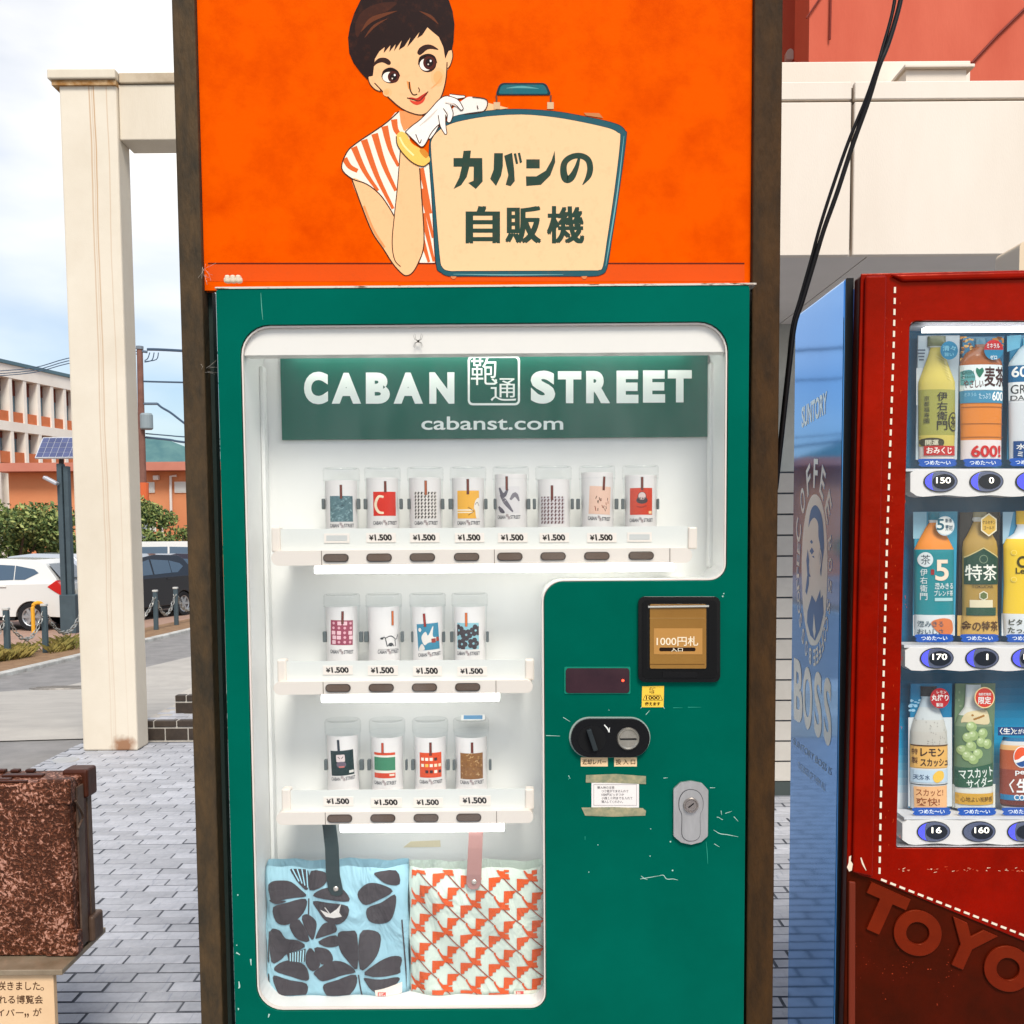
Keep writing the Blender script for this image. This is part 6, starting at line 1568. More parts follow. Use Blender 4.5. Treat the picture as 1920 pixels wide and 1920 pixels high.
# rails with oval buttons
M_rail = mat('rail_white', (222, 218, 214), .3, coat=.3)
M_bring = mat('button_ring', (96, 104, 132), .2, .4); M_bdk = mat('button_dark', (26, 32, 42), .15, coat=.5)
M_bblu = mat('button_blue_glow', (52, 56, 200), .3, emit=((60, 64, 235), .9))
def rail(y0, y1, xL, btns, tags):
    pts = [(xL, y0 + 6), (xL + 10, y0)] + [(x, y0 + 2.0 * math.sin((x - xL) / 14.0) * .4) for x in range(int(xL) + 20, 2220, 14)] + [(2220, y1)] + [(x, y1 + 1.6 * math.sin((x - xL) / 13.6)) for x in range(2206, int(xL) + 20, -14)] + [(xL + 12, y1), (xL, y1 - 8)]
    r_ = obj('rail', prism(B(), [[(P(a, b, YD + .010).x, P(a, b, YD + .010).z) for a, b in pts]], XZ, YD + .010, YD + .05), M_rail, rm, bevel=.004, seg=2)
    Yb = YD + .010
    def ell(name, cx, cy, rx, ry, d0, d1, m, bev=0):
        c = P(cx, cy, Yb); return obj(name, prism(B(), [circ(c.x, c.z, rx / 1920 * Yb, ry / 1920 * Yb, 36)], XZ, Yb - d1, Yb - d0), m, bevel=bev)
    for cx, cy, digits, blue in btns:
        b_ = ell('button', cx, cy, 32, 20.2, -.002, .0014, M_bdk); attach(b_, r_)
        o = ell('button_ring', cx, cy, 30, 18.4, .0014, .0030, M_bring, .0008); attach(o, rm)
        if blue:
            pts_ = [(cx - 29.5 * math.cos(t), cy - 18 * math.sin(t)) for t in [R(v) for v in range(-70, 71, 10)]] + [(cx - 12 - 6 * math.cos(t), cy - 17 * math.sin(t)) for t in [R(v) for v in range(70, -71, -10)]]
            o = obj('button_glow', prism(B(), [[(P(a, b, Yb).x, P(a, b, Yb).z) for a, b in pts_]], XZ, Yb - .0033, Yb - .0031), M_bblu, rm)
        o = ell('button_screen', cx + 5, cy, 20.5, 14, .0034, .0042, M_bdk, .0003); attach(o, rm)
        A = Art(on_y(Yb - .0043)); w = 9.0 * len(digits) if digits != '1' else 3.2
        A.text(digits, cx + 5 - w / 2 + (5 if len(digits) == 1 else 1), cy - 8, cx + 5 + w / 2 + (5 if len(digits) == 1 else 1), cy + 3, (255, 250, 235), 1, .004)
        o = A.build('digits', mat('digit_glow', (255, 250, 236), .5, emit=((255, 248, 228), 1.2)), rm)
    for tx, ty in tags:
        A = Art(on_y(Yb + .012)); BL = (8, 78, 168)
        pts = [(tx, ty + 1), (tx + 8, ty), (tx + 64, ty), (tx + 72, ty + 2), (tx + 69, ty + 5), (tx + 72, ty + 8), (tx + 70, ty + 13), (tx + 60, ty + 15), (tx + 6, ty + 15), (tx, ty + 12), (tx + 3, ty + 8), (tx - 1, ty + 5)]
        A.poly(pts, BL, 1); A.text('つめた〜い', tx + 11, ty + 3.5, tx + 60, ty + 11.5, (232, 240, 246), 2, .015)
        o = A.build('cold_tag', M_ink); attach(o, rm)
rail(881, 930, 1707, [(1763, 903, '150', 1), (1849, 903, '0', 1), (1935, 903, '130', 1)], [(1722, 860), (1807, 860), (1893, 859)])
rail(1214, 1257, 1697, [(1756, 1234, '170', 1), (1841, 1234, '1', 1), (1927, 1234, '150', 1)], [(1716, 1189), (1801, 1189), (1887, 1189)])
rail(1538, 1583, 1692, [(1750, 1559, '16', 1), (1835, 1559, '160', 0), (1919, 1559, '1', 1)], [(1711, 1514), (1796, 1514), (1879, 1514)])
for y0, y1 in ((870, 881), (1203, 1214), (1528, 1538)):
    rplate('product_ledge', [(1700, y0 + 8), (2220, y0 + 8), (2220, y1 + 2), (1700, y1 + 2)], -.07, -.012, mat('ledge_white', (206, 206, 208), .35), rm)

# ------------------------------------------------------------------ drink samples: boards with half-round bottles
YPk = YD + .060
def mk(col, rough=.25):
    return mat('pk_%d_%d_%d' % tuple(int(v) for v in col), col, .16, coat=.25)
def drink(label, cx, prof, board, art, depth=.016, cat='bottle', name='drink_sample'):
    """prof: (half width px, y px, colour of the band that starts here); board: (x0,y0,x1,y1,colour)"""
    base = P(cx, prof[-1][1], YPk); root = thing(name, label, cat, tuple(base), 'drink samples in the red machine window')
    if board:
        x0, y0, x1, y1, col, extra = board
        a, b = P(x0, y1, YPk + .003), P(x1, y0, YPk + .003)
        obj('board', box(B(), a.x, b.x, YPk + .002, YPk + .006, a.z, b.z), mk(col), root)
        A = Art(on_y(YPk + .0018)); n = 0
        if extra: extra(A); A.clip(0, x0, y0, x1, y1)
        if A.F: A.build('board_print', M_ink, root)
    hw = lambda y: next((p0[0] + (p1[0] - p0[0]) * (y - p0[1]) / (p1[1] - p0[1] + 1e-9) for p0, p1 in zip(prof, prof[1:]) if p0[1] <= y <= p1[1]), prof[-1][0])
    mw = max(p[0] for p in prof)
    def surf(x, y):
        h = hw(y); u = max(-.995, min(.995, (x - cx) / h)); return YPk - depth * (h / mw) * math.sqrt(1 - u * u)
    bm = B(); cols = []; N = 14; rows = []
    dense = []
    for p0, p1 in zip(prof, prof[1:]):
        k = max(1, int((p1[1] - p0[1]) / 8))
        for i in range(k): dense.append((p0[0] + (p1[0] - p0[0]) * i / k, p0[1] + (p1[1] - p0[1]) * i / k, p0[2]))
    dense.append(prof[-1])
    pal = []
    for h, y, c in dense:
        if c not in pal: pal.append(c)
        row = []
        for k in range(N + 1):
            t = math.pi * k / N; x = cx - h * math.cos(t); q = P(x, y, YPk); row.append(bm.verts.new((q.x, YPk - depth * (h / mw) * math.sin(t), q.z)))
        rows.append(row)
    for r0, r1, d in zip(rows, rows[1:], dense):
        for k in range(N):
            f = bm.faces.new((r0[k], r0[k + 1], r1[k + 1], r1[k])); f.material_index = pal.index(d[2]); f.smooth = True
    obj('body', bm, [mk(c) for c in pal], root)
    A = Art(lambda a, b, off: Vector((P(a, b, YPk).x, surf(a, b) - off - .0006, P(a, b, YPk).z)))
    art(A)
    n = []
    A.clip(0, cx - mw * .995, 0, cx + mw * .995, 5000)
    A.build('label_print', M_ink, root, sub=6)
    return root
W_, K_ = (236, 236, 230), (40, 34, 22)
def badge(A, x, y, r, col): A.poly(circ(x, y, r, r, 24), col, 8)
def flat_badge(root, x, y, r, col, texts, rim=None, half=None):
    A = Art(on_y(YPk - .0175)); 
    if rim: A.ell(x, y, r, r * 1.05, rim, 1); r *= .9
    A.ell(x, y, r, r * 1.05, col, 2)
    if half: A.poly([(x + r * math.cos(t), y + r * 1.05 * math.sin(t)) for t in [R(v) for v in range(0, 181, 12)]], half, 3)
    for t, x0, y0, x1, y1, c in texts: A.text(t, x0, y0, x1, y1, c, 4, .015)
    o = A.build('badge', M_ink); attach(o, root)
# row one
OL, OLd, YL = (150, 148, 60), (118, 122, 58), (196, 178, 80)
def ex(A):
    for k in range(4): A.rect(1720 + k * 1, 655 + k * 6, 1735 - k, 658 + k * 6, (86, 96, 110), 1)
    A.rect(1718, 690, 1732, 760, (196, 204, 206), 1)
def ar(A):
    for k in range(7): A.stroke([(1752 + k * 3, 668 + k * 7), (1768 + k * 1.5, 678 + k * 6)], 1.4, (214, 200, 116), 1, smooth=False)
    for i, ch in enumerate('伊右衛門'): A.text(ch, 1750, 737 + i * 18, 1770, 753.5 + i * 18, K_, 2, .01)
    for i, ch in enumerate('京都福寿園'): A.text(ch, 1728, 744 + i * 10.5, 1737, 753 + i * 10.5, (66, 64, 30), 2, .01)
    A.ell(1783, 792, 11, 18, K_, 2); A.ell(1783, 792, 8.6, 15.4, OL, 3); A.text('茶', 1776.5, 781, 1789, 804, K_, 4, .02)
    A.sm([(1722, 826), (1740, 822), (1762, 826), (1758, 840), (1728, 838)], (60, 54, 30), 4); A.text('開運', 1730, 826, 1753, 836, (214, 208, 180), 5, .02)
    A.rect(1728, 837, 1787, 855, (182, 26, 24), 6); A.text('おみくじ', 1732, 839.5, 1779, 852, (244, 236, 226), 7, .02)
r_ = drink('yellow-green tea bottle sample with olive label and red banner', 1756, [(17, 631, (98, 104, 66)), (17, 650, (196, 200, 190)), (12, 652, YL), (14, 662, YL), (26, 695, YL), (34, 716, YL), (34.5, 732, OL), (34, 817, YL), (33, 838, (216, 206, 196)), (33, 862, W_)], (1717, 629, 1799, 862, (176, 190, 196), ex), ar)
flat_badge(r_, 1779.5, 657, 16.5, (14, 112, 146), [('清々', 1767, 648, 1792, 658, (120, 186, 206)), ('旨い', 1771, 661, 1788, 668, (120, 186, 206))])
def ex(A):
    rr = random.Random(1)
    for i in range(50): A.ell(rr.uniform(1800, 1825), rr.uniform(632, 680), 3, 2, rr.choice(((196, 132, 50), (120, 70, 20), (226, 180, 100))), 1, 6)
    for i in range(20): A.ell(rr.uniform(1862, 1882), rr.uniform(630, 650), 3, 2, rr.choice(((196, 132, 50), (120, 70, 20))), 1, 6)
def ar(A):
    A.rect(1795, 690, 1885, 733, (220, 228, 226), 1); A.sm([(1796, 700), (1815, 696), (1822, 712), (1812, 724), (1796, 720)], (90, 156, 156), 2)
    A.text('麦茶', 1838, 690, 1881, 727, (64, 32, 28), 3, .02); A.text('やさしい', 1803, 714, 1836, 729, (96, 40, 36), 3, .015)
    A.sm([(1829, 710), (1823, 700), (1824, 692), (1829, 695), (1834, 692), (1837, 698), (1834, 704)], (30, 110, 84), 3)
    A.text('GREEN', 1801, 697, 1819, 704, (30, 90, 80), 3, .01); A.text('DA·KA·RA', 1801, 706, 1821, 711, (30, 90, 80), 3, .01)
    A.rect(1795, 734, 1885, 757, (66, 134, 164), 2); A.text('600', 1853, 736, 1877, 753, (240, 240, 236), 3, .02); A.text('ミネラル', 1804, 738, 1824, 745, (150, 200, 216), 3, .01); A.text('たっぷり', 1828, 739, 1850, 750, (190, 214, 226), 3, .01)
    for y in (764, 795, 820): A.rect(1798, y, 1880, y + 1.2, (150, 84, 16), 1)
    A.text('600!', 1815, 836, 1872, 858, (196, 18, 20), 3, .03)
r_ = drink('amber barley tea bottle sample with white label and red 600', 1839, [(10, 634, (70, 124, 146)), (10, 646, (120, 66, 24)), (12, 652, (150, 82, 26)), (28, 662, (156, 84, 24)), (38, 678, (164, 88, 22)), (40, 686, (220, 228, 226)), (40, 734, (66, 134, 164)), (39, 757, (214, 122, 24)), (38, 826, (222, 210, 206)), (38, 862, W_)], (1800, 631, 1882, 862, (24, 110, 146), ex), ar)
flat_badge(r_, 1863, 656, 18, (186, 28, 30), [('ミネラル', 1850, 644, 1874, 653, W_), ('ゼロ', 1856, 666, 1869, 674, W_)], half=(36, 130, 166))
def ex(A): A.poly([(1888, 630), (1915, 628), (1912, 652), (1888, 660)], (110, 180, 204), 1); A.poly([(1930, 640), (1960, 634), (1966, 660)], (90, 160, 190), 1)
def ar(A):
    A.rect(1885, 687, 1985, 718, (16, 96, 140), 1); A.text('600', 1893, 689, 1930, 709, W_, 2, .02); A.rect(1885, 718, 1985, 752, (228, 230, 228), 1)
    A.text('GREEN', 1892, 723, 1946, 740, (50, 52, 54), 2, .005); A.text('DA·KA·RA', 1892, 743, 1962, 752, (50, 52, 54), 2, .005)
    A.rect(1896, 828, 1985, 862, (14, 66, 124), 3); A.text('水分', 1900, 833, 1930, 844, W_, 4, .02); A.text('ミネラル', 1902, 847, 1950, 857, W_, 4, .02)
drink('pale water bottle sample with blue 600 band beside the amber bottle', 1930, [(12, 634, (90, 170, 196)), (12, 648, (176, 200, 206)), (20, 655, (190, 206, 208)), (38, 680, (190, 206, 208)), (40, 687, (16, 96, 140)), (40, 718, (226, 228, 228)), (39, 756, (206, 210, 212)), (38, 862, W_)], (1888, 628, 1972, 862, (20, 120, 156), ex), ar)
# row two
TL = (22, 132, 140)
def ex(A): A.rect(1712, 960, 1737, 1010, (150, 196, 212), 1); A.rect(1712, 1153, 1790, 1192, (214, 220, 222), 1)
def ar(A):
    A.ell(1730, 1049, 13, 14, (216, 224, 224), 2); A.text('茶', 1722, 1040, 1738, 1058, (50, 70, 78), 3, 0)
    for i, ch in enumerate('伊右衛門'): A.text(ch, 1721, 1066 + i * 15, 1733, 1079 + i * 15, (214, 226, 224), 2, .005)
    A.text('5', 1747, 1049, 1773, 1088, (236, 214, 190), 2, .02); A.text('澄みきる', 1746, 1092, 1783, 1104, (222, 230, 228), 2, .01); A.text('ブレンド茶', 1745, 1106, 1783, 1117, (222, 230, 228), 2, .01)
    A.rect(1739, 1067, 1745, 1077, (150, 40, 40), 2); A.rect(1746, 1120, 1782, 1126, (170, 206, 206), 2)
    A.sm([(1740, 1165), (1760, 1158), (1780, 1163), (1782, 1185), (1765, 1190), (1748, 1180)], (214, 120, 70), 2)
    A.text('澄みきる', 1717, 1163, 1762, 1174, (60, 86, 100), 3, .01); A.text('おいしさ', 1717, 1178, 1762, 1188, (60, 86, 100), 3, .01)
r_ = drink('orange blended tea bottle sample with teal label and big numeral 5', 1751, [(10, 961, (20, 130, 150)), (10, 975, (220, 220, 216)), (9, 980, (222, 132, 44)), (16, 990, (226, 136, 46)), (28, 1012, (226, 136, 46)), (37, 1030, TL), (36.5, 1152, (216, 222, 222)), (36, 1192, W_)], (1711, 959, 1795, 1192, (40, 150, 182), ex), ar)
flat_badge(r_, 1772, 986, 17.5, (226, 228, 222), [('5', 1756, 973, 1770, 994, (20, 92, 110)), ('新茶', 1772, 972, 1785, 980, (40, 80, 100)), ('素材', 1772, 984, 1786, 995, (40, 80, 100))], rim=(190, 210, 214))
GD = (172, 138, 60); DG = (24, 66, 48)
def ex(A): A.rect(1795, 1154, 1870, 1192, (206, 168, 96), 1)
def ar(A):
    A.poly([(1805, 1045), (1837, 1026), (1868, 1045), (1868, 1095), (1805, 1095)], DG, 2); A.stroke([(1805, 1045), (1837, 1027), (1868, 1045)], 2, (206, 190, 130), 3, smooth=False)
    A.ell(1837, 1048, 8, 8, (120, 140, 110), 3); A.ell(1837, 1048, 6.6, 6.6, DG, 4); A.text('特茶', 1806, 1058, 1864, 1088, (236, 236, 222), 4, .01); A.text('TOKUCHA', 1816, 1096, 1856, 1102, (70, 60, 24), 4, .01)
    hx = [(1837 + 9 * math.cos(R(30 + 60 * k)), 1116 + 9 * math.sin(R(30 + 60 * k))) for k in range(6)]; A.poly(hx, (226, 220, 190), 3); A.poly([(1837 + (x - 1837) * .78, 1116 + (y - 1116) * .78) for x, y in hx], (96, 110, 60), 4)
    A.rect(1813, 1124, 1855, 1138, (222, 210, 176), 3); A.rect(1808, 1138, 1862, 1153, (34, 76, 56), 3)
    A.text('金の特茶', 1799, 1163, 1867, 1182, (84, 52, 12), 4, .015)
r_ = drink('gold green-tea bottle sample with dark green arrow label', 1837, [(13, 960, (150, 140, 100)), (13, 970, (222, 220, 206)), (15, 974, (222, 220, 206)), (12, 978, GD), (22, 1000, GD), (31, 1015, GD), (33, 1028, GD), (33, 1154, (206, 164, 84)), (35, 1192, (206, 164, 84))], (1795, 960, 1875, 1192, (26, 24, 24), ex), ar)
A = Art(on_y(YPk - .0175)); hx = [(1854 + 17 * math.cos(R(30 + 60 * k)), 984 + 22 * math.sin(R(30 + 60 * k))) for k in range(6)]; A.poly(hx, (232, 222, 190), 1); A.poly([(1854 + (x - 1854) * .86, 984 + (y - 984) * .86) for x, y in hx], (216, 174, 72), 2); A.text('ケルセチン', 1842, 976, 1866, 983, (60, 40, 10), 3, .015); A.text('ゴールド', 1844, 986, 1864, 993, (60, 40, 10), 3, .015); o = A.build('badge', M_ink); attach(o, r_)
YE = (234, 196, 48)
def ex(A): A.poly([(1880, 960), (1900, 960), (1890, 1010), (1880, 1020)], (170, 204, 220), 1); A.rect(1878, 1150, 1965, 1192, (222, 226, 226), 1)
def ar(A):
    A.text('C.C.', 1900, 1042, 1946, 1064, (66, 60, 10), 2, .03); A.text('Lemon', 1898, 1064, 1944, 1075, (66, 60, 10), 2, .015)
    for y in (1036, 1086): A.ell(1895, y, 5, 5, (250, 228, 120), 2, 12); A.ell(1895, y, 4, 4, YE, 3, 12)
    A.text('ビタミン', 1887, 1160, 1936, 1171, (60, 64, 40), 2, .02); A.text('たっぷり', 1886, 1175, 1934, 1186, (60, 64, 40), 2, .02)
drink('bright yellow lemon drink bottle sample with yellow cap', 1921, [(16, 958, (236, 190, 60)), (16, 983, (226, 224, 214)), (14, 986, (214, 222, 226)), (20, 1000, (214, 222, 226)), (34, 1010, YE), (40, 1022, YE), (39, 1100, YE), (41, 1150, (222, 226, 226)), (38, 1192, W_)], (1877, 959, 1965, 1192, (60, 150, 190), ex), ar)
# row three
def ex(A):
    rr = random.Random(4)
    for k in range(14): A.ell(rr.uniform(1705, 1728), rr.uniform(1310, 1345), rr.uniform(2, 5), rr.uniform(1, 3), (150, 196, 220), 1, 8)
    A.rect(1703, 1345, 1785, 1512, (206, 212, 214), 1)
def ar(A):
    rr = random.Random(2)
    for k in range(30): A.ell(rr.uniform(1712, 1772), rr.uniform(1345, 1392), .8, .8, (120, 116, 110), 1, 6)
    A.rect(1700, 1394, 1780, 1396, (60, 40, 30), 2); A.rect(1700, 1397, 1780, 1436, (224, 172, 92), 1); A.text('レモン', 1720, 1400, 1765, 1415, (58, 34, 14), 3, .03); A.text('スカッシュ', 1720, 1419, 1775, 1434, (58, 34, 14), 3, .03); A.text('特', 1707, 1401, 1716, 1412, (96, 54, 24), 3, .01); A.text('製', 1707, 1417, 1716, 1429, (96, 54, 24), 3, .01)
    A.rect(1700, 1441, 1780, 1464, (186, 206, 220), 1); A.text('天然水', 1709, 1449, 1737, 1459, (46, 76, 110), 3, .015); A.sm([(1743, 1450), (1752, 1442), (1763, 1444), (1764, 1456), (1752, 1464), (1744, 1460)], (232, 186, 70), 3); A.rect(1700, 1467, 1780, 1468.5, (60, 60, 60), 2)
    A.poly([(1710, 1472), (1772, 1470), (1773, 1511), (1711, 1511)], (232, 178, 124), 3); A.text('スカッと!', 1713, 1476, 1763, 1489, (142, 70, 16), 4, .015); A.text('爽快!', 1713, 1492, 1756, 1507, (142, 70, 16), 4, .015)
r_ = drink('cloudy lemon squash bottle sample with black cap and orange label', 1741, [(15, 1286, (34, 34, 40)), (15, 1305, (170, 186, 196)), (13, 1308, (176, 190, 198)), (18, 1325, (190, 196, 196)), (28, 1348, (190, 188, 180)), (34, 1370, (190, 186, 176)), (35, 1394, (224, 172, 92)), (35, 1438, (206, 214, 218)), (34, 1470, (214, 214, 212)), (34, 1514, W_)], (1703, 1281, 1785, 1514, (20, 120, 164), ex), ar)
flat_badge(r_, 1762, 1309, 18, (178, 26, 36), [('レモン', 1756, 1295, 1774, 1300, W_), ('丸搾り', 1746, 1302, 1778, 1314, W_), ('製法', 1755, 1318, 1768, 1325, W_)])
GG = (104, 128, 96)
def ex(A):
    rr = random.Random(7)
    for k in range(30): A.ell(rr.uniform(1788, 1864), rr.uniform(1284, 1400), rr.uniform(1, 3), rr.uniform(1, 3), rr.choice(((134, 150, 118), (90, 112, 88))), 1, 8)
    A.rect(1786, 1470, 1866, 1514, (216, 216, 206), 1)
def ar(A):
    A.sm([(1798, 1352), (1810, 1334), (1846, 1330), (1852, 1345), (1846, 1356), (1808, 1352)], (206, 190, 150), 1)
    for k in range(8): A.ell(1818 + k * 3, 1339 + (k * 7 % 8), 2.4, 2, (150, 104, 40), 2, 7)
    for x, y in ((1815, 1360), (1836, 1372), (1809, 1380), (1818, 1376), (1833, 1388), (1814, 1396), (1845, 1392), (1800, 1404), (1826, 1410), (1808, 1414), (1818, 1420)):
        A.ell(x, y, 9.5, 9.5, (150, 172, 112), 2, 16); A.ell(x - 2, y - 2.5, 6, 5.6, (178, 196, 142), 3, 14); A.ell(x - 3.5, y - 4.5, 2, 1.8, (214, 222, 190), 4, 8)
    A.poly([(1788, 1440), (1858, 1428), (1858, 1470), (1788, 1474)], (44, 88, 66), 4); A.text('マスカット', 1794, 1437, 1857, 1455, (224, 232, 222), 5, .015, rot=-.12); A.text('サイダー', 1806, 1455, 1856, 1472, (224, 232, 222), 5, .015, rot=-.12)
    A.rect(1788, 1484, 1860, 1505, (206, 158, 60), 4); A.text('心地よい炭酸感', 1796, 1490, 1855, 1500, (84, 58, 14), 5, .01)
r_ = drink('green muscat soda bottle sample with grapes and gold band', 1825, [(14, 1283, (206, 212, 212)), (15, 1306, (214, 214, 208)), (17, 1325, (206, 206, 196)), (28, 1340, (120, 140, 108)), (35, 1360, (98, 124, 94)), (36, 1436, (58, 98, 76)), (36, 1472, (214, 216, 208)), (36, 1514, W_)], (1786, 1281, 1866, 1514, GG, ex), ar)
flat_badge(r_, 1846, 1308, 19, (206, 50, 30), [('自販機限定', 1835, 1299, 1858, 1304, W_), ('限定', 1834, 1306, 1858, 1320, W_)], rim=(240, 210, 150))
def ar(A):
    n = 0
    A.ell(1908, 1416, 15, 20, (232, 230, 226), 2); A.poly([(1908 + 13.6 * math.cos(t), 1416 + 18.2 * math.sin(t)) for t in [R(v) for v in range(150, 345, 10)]], (226, 84, 40), 3); A.poly([(1908 + 13.6 * math.cos(t), 1416 + 18.2 * math.sin(t)) for t in [R(v) for v in range(10, 150, 10)]], (14, 74, 140), 3); A.stroke([(1894, 1424), (1904, 1422), (1912, 1416), (1922, 1416)], [3, 6, 6, 3], (236, 234, 230), 4)
    A.text('pepsi', 1896, 1439, 1932, 1451, (236, 234, 230), 3, .02); A.text('生', 1898, 1456, 1924, 1482, (240, 238, 234), 3, .03); A.stroke([(1894, 1458), (1887, 1468), (1893, 1482)], 2.4, (240, 238, 234), 3, smooth=False); A.stroke([(1929, 1458), (1936, 1468), (1930, 1482)], 2.4, (240, 238, 234), 3, smooth=False)
    A.rect(1874, 1487, 1948, 1497, (24, 120, 168), 2); A.text('COLA', 1894, 1486, 1928, 1496.5, (236, 234, 230), 3, .02)
r_ = drink('brown cola can sample with round red, white and blue emblem', 1911, [(30, 1381, (20, 104, 150)), (32, 1388, (206, 204, 200)), (35, 1395, (222, 170, 110)), (36.5, 1404, (176, 84, 44)), (37, 1440, (140, 56, 32)), (37, 1490, (110, 40, 26)), (36, 1506, (70, 26, 20)), (33, 1510, (190, 190, 190)), (33, 1513, W_)], None, ar, cat='can')
A = Art(on_y(YPk - .012)); A.rect(1871, 1363, 1952, 1379, (24, 62, 112), 1); A.text('〈生〉', 1874, 1364.5, 1901, 1377, W_, 2, .02); A.text('とがれ', 1901, 1366.5, 1926, 1376, W_, 2, .01)
o = A.build('can_banner', M_ink); attach(o, r_)

# ------------------------------------------------------------------ print on the blue side: laid out on the panel itself (u towards the front, v up)
def side_mp(a, b, off): q = PX(a, b, XS); return q + Vector((-off, 0, 0))
def sd(px, py): q = PX(px, py, XS); return (q.y, q.z)
class SideArt(Art): pass
Zs = lambda p: [(1440 + a / 2.909, 600 + b / 2.909) for a, b in p]
A = Art(side_mp); BLW = (236, 246, 250)
A.poly(smooth_loop(Zs([(185, 1290), (195, 1130), (220, 1000), (252, 950), (290, 985), (315, 1110), (325, 1290), (322, 1480), (310, 1640), (280, 1750), (252, 1776), (222, 1750), (195, 1600), (186, 1440)]), 3), BLW, 1)
BD = (76, 134, 200)
A.poly(smooth_loop(Zs([(222, 1130), (234, 1040), (262, 1010), (292, 1060), (304, 1160), (306, 1250), (296, 1330), (290, 1400), (284, 1320), (286, 1240), (276, 1180), (274, 1110), (254, 1078), (232, 1100)]), 3), BD, 2)
A.poly(Zs([(205, 1480), (214, 1400), (226, 1340), (224, 1440), (212, 1500)]), BD, 2)
A.poly(Zs([(210, 1310), (218, 1250), (226, 1310), (222, 1370), (234, 1400), (216, 1400)]), BD, 2)
for p in ([(230, 1210), (238, 1198), (246, 1212), (240, 1222)], [(228, 1260), (240, 1240), (252, 1262), (240, 1280)], [(240, 1290), (252, 1286), (254, 1300)]): A.poly(Zs(p), BD, 2)
A.poly(Zs([(216, 1590), (240, 1500), (262, 1540), (286, 1470), (288, 1520), (300, 1500), (304, 1600), (284, 1690), (258, 1750), (232, 1720), (214, 1650)]), BD, 2)
A.poly(Zs([(246, 1690), (252, 1600), (262, 1700), (254, 1740)]), BLW, 3)
A.stroke(Zs([(274, 1300), (284, 1250), (292, 1300), (280, 1390)]), 1.6, BLW, 3)
A.build('side_logo', ink_mat('side_ink', .32, .85), rm)
# lettering in true panel metres
cyv, czv = sd(1527, 1070)
def smp(a, b, off): return Vector((XS - off - .0003, a, b))
A = Art(smp)
def stext(t, q0, q1, q2, col, bold=.02):
    """text on the panel between two picture points on its baseline (far, near) and one at the top of its far end"""
    (u0, v0), (u1, v1), (u2, v2) = sd(*q0), sd(*q1), sd(*q2)
    v, f, _ = text_geo(t, bold); o = A._off(1)
    for k in f: A.F.append(([(u0 + v[i][0] * (u1 - u0) + v[i][1] * (u2 - u0), v0 + v[i][0] * (v1 - v0) + v[i][1] * (v2 - v0)) for i in k], col, o))
stext('SUNTORY', (1503.5, 803), (1551, 775), (1503.5, 764), BLW, .03)
for ch, x0, x1, yb0, yb1, yt in (('B', 1489, 1505, 1348, 1360, 1233), ('O', 1506, 1523, 1362, 1374, 1246), ('S', 1527, 1541, 1378, 1388, 1256), ('S', 1545, 1559, 1392, 1404, 1266)): stext(ch, (x0, yb0), (x1, yb1), (x0, yt), BLW, .03)
stext('SUNTORY BOSS IS', (1487, 1395), (1559, 1455), (1488, 1383), (150, 180, 206), .0); stext('THE BOSS OF THEM ALL', (1496, 1440), (1548, 1484), (1497, 1428), (150, 180, 206), .0)
# ring lettering round the emblem
ru = (sd(1552, 1070)[0] - sd(1501, 1070)[0]) / 2; rv = (sd(1527, 930)[1] - sd(1527, 1208)[1]) / 2
cu, cv = (sd(1552, 1070)[0] + sd(1501, 1070)[0]) / 2, (sd(1527, 930)[1] + sd(1527, 1208)[1]) / 2
def ring(t, a0, a1, kr, h, w, inward=False):
    for i, ch in enumerate(t):
        if ch == ' ': continue
        a = R(a0 + (a1 - a0) * (i / (len(t) - 1))); v, f, _ = text_geo(ch, .02); o = A._off(1)
        c = (cu + ru * kr * math.sin(a), cv + rv * kr * math.cos(a)); ca, sa = math.cos(a), math.sin(a)
        for k in f:
            pts = []
            for j in k:
                x, y = (v[j][0] - .5) * w, (v[j][1] - .5) * h; sx_ = ru / rv
                X_, Y_ = x * ca + y * sa, -x * sa + y * ca
                pts.append((c[0] + X_ * sx_, c[1] + Y_))
            A.F.append((pts, BLW, o))
ring('COFFEE', -66, 50, 1.30, .060, .046); ring('BOSS', 72, 112, 1.19, .034, .026); ring('COFFEE', 124, 172, 1.19, .034, .024); ring('BOSS', -172, -128, 1.19, .034, .026); ring('COFFEE', -118, -76, 1.19, .034, .024)
A.build('side_lettering', ink_mat('side_ink', .32, .85), rm)

# cream rounded box standing on top of the drinks machine
q0, q1 = P(1911, 500, YD + .12), P(1911, 452, YD + .12)
tag(obj('junction_box', prism(B(), [rpoly([(q0.x, ztop - .010), (q0.x + .16, ztop - .010), (q0.x + .16, q1.z), (q0.x, q1.z)], [.002, .002, .012, .012], 5)], XZ, YD + .12, YD + .22), mat('cream_box', (222, 200, 170), .5), None, bevel=.004), 'cream rounded box standing on top of the red drinks machine', 'box')

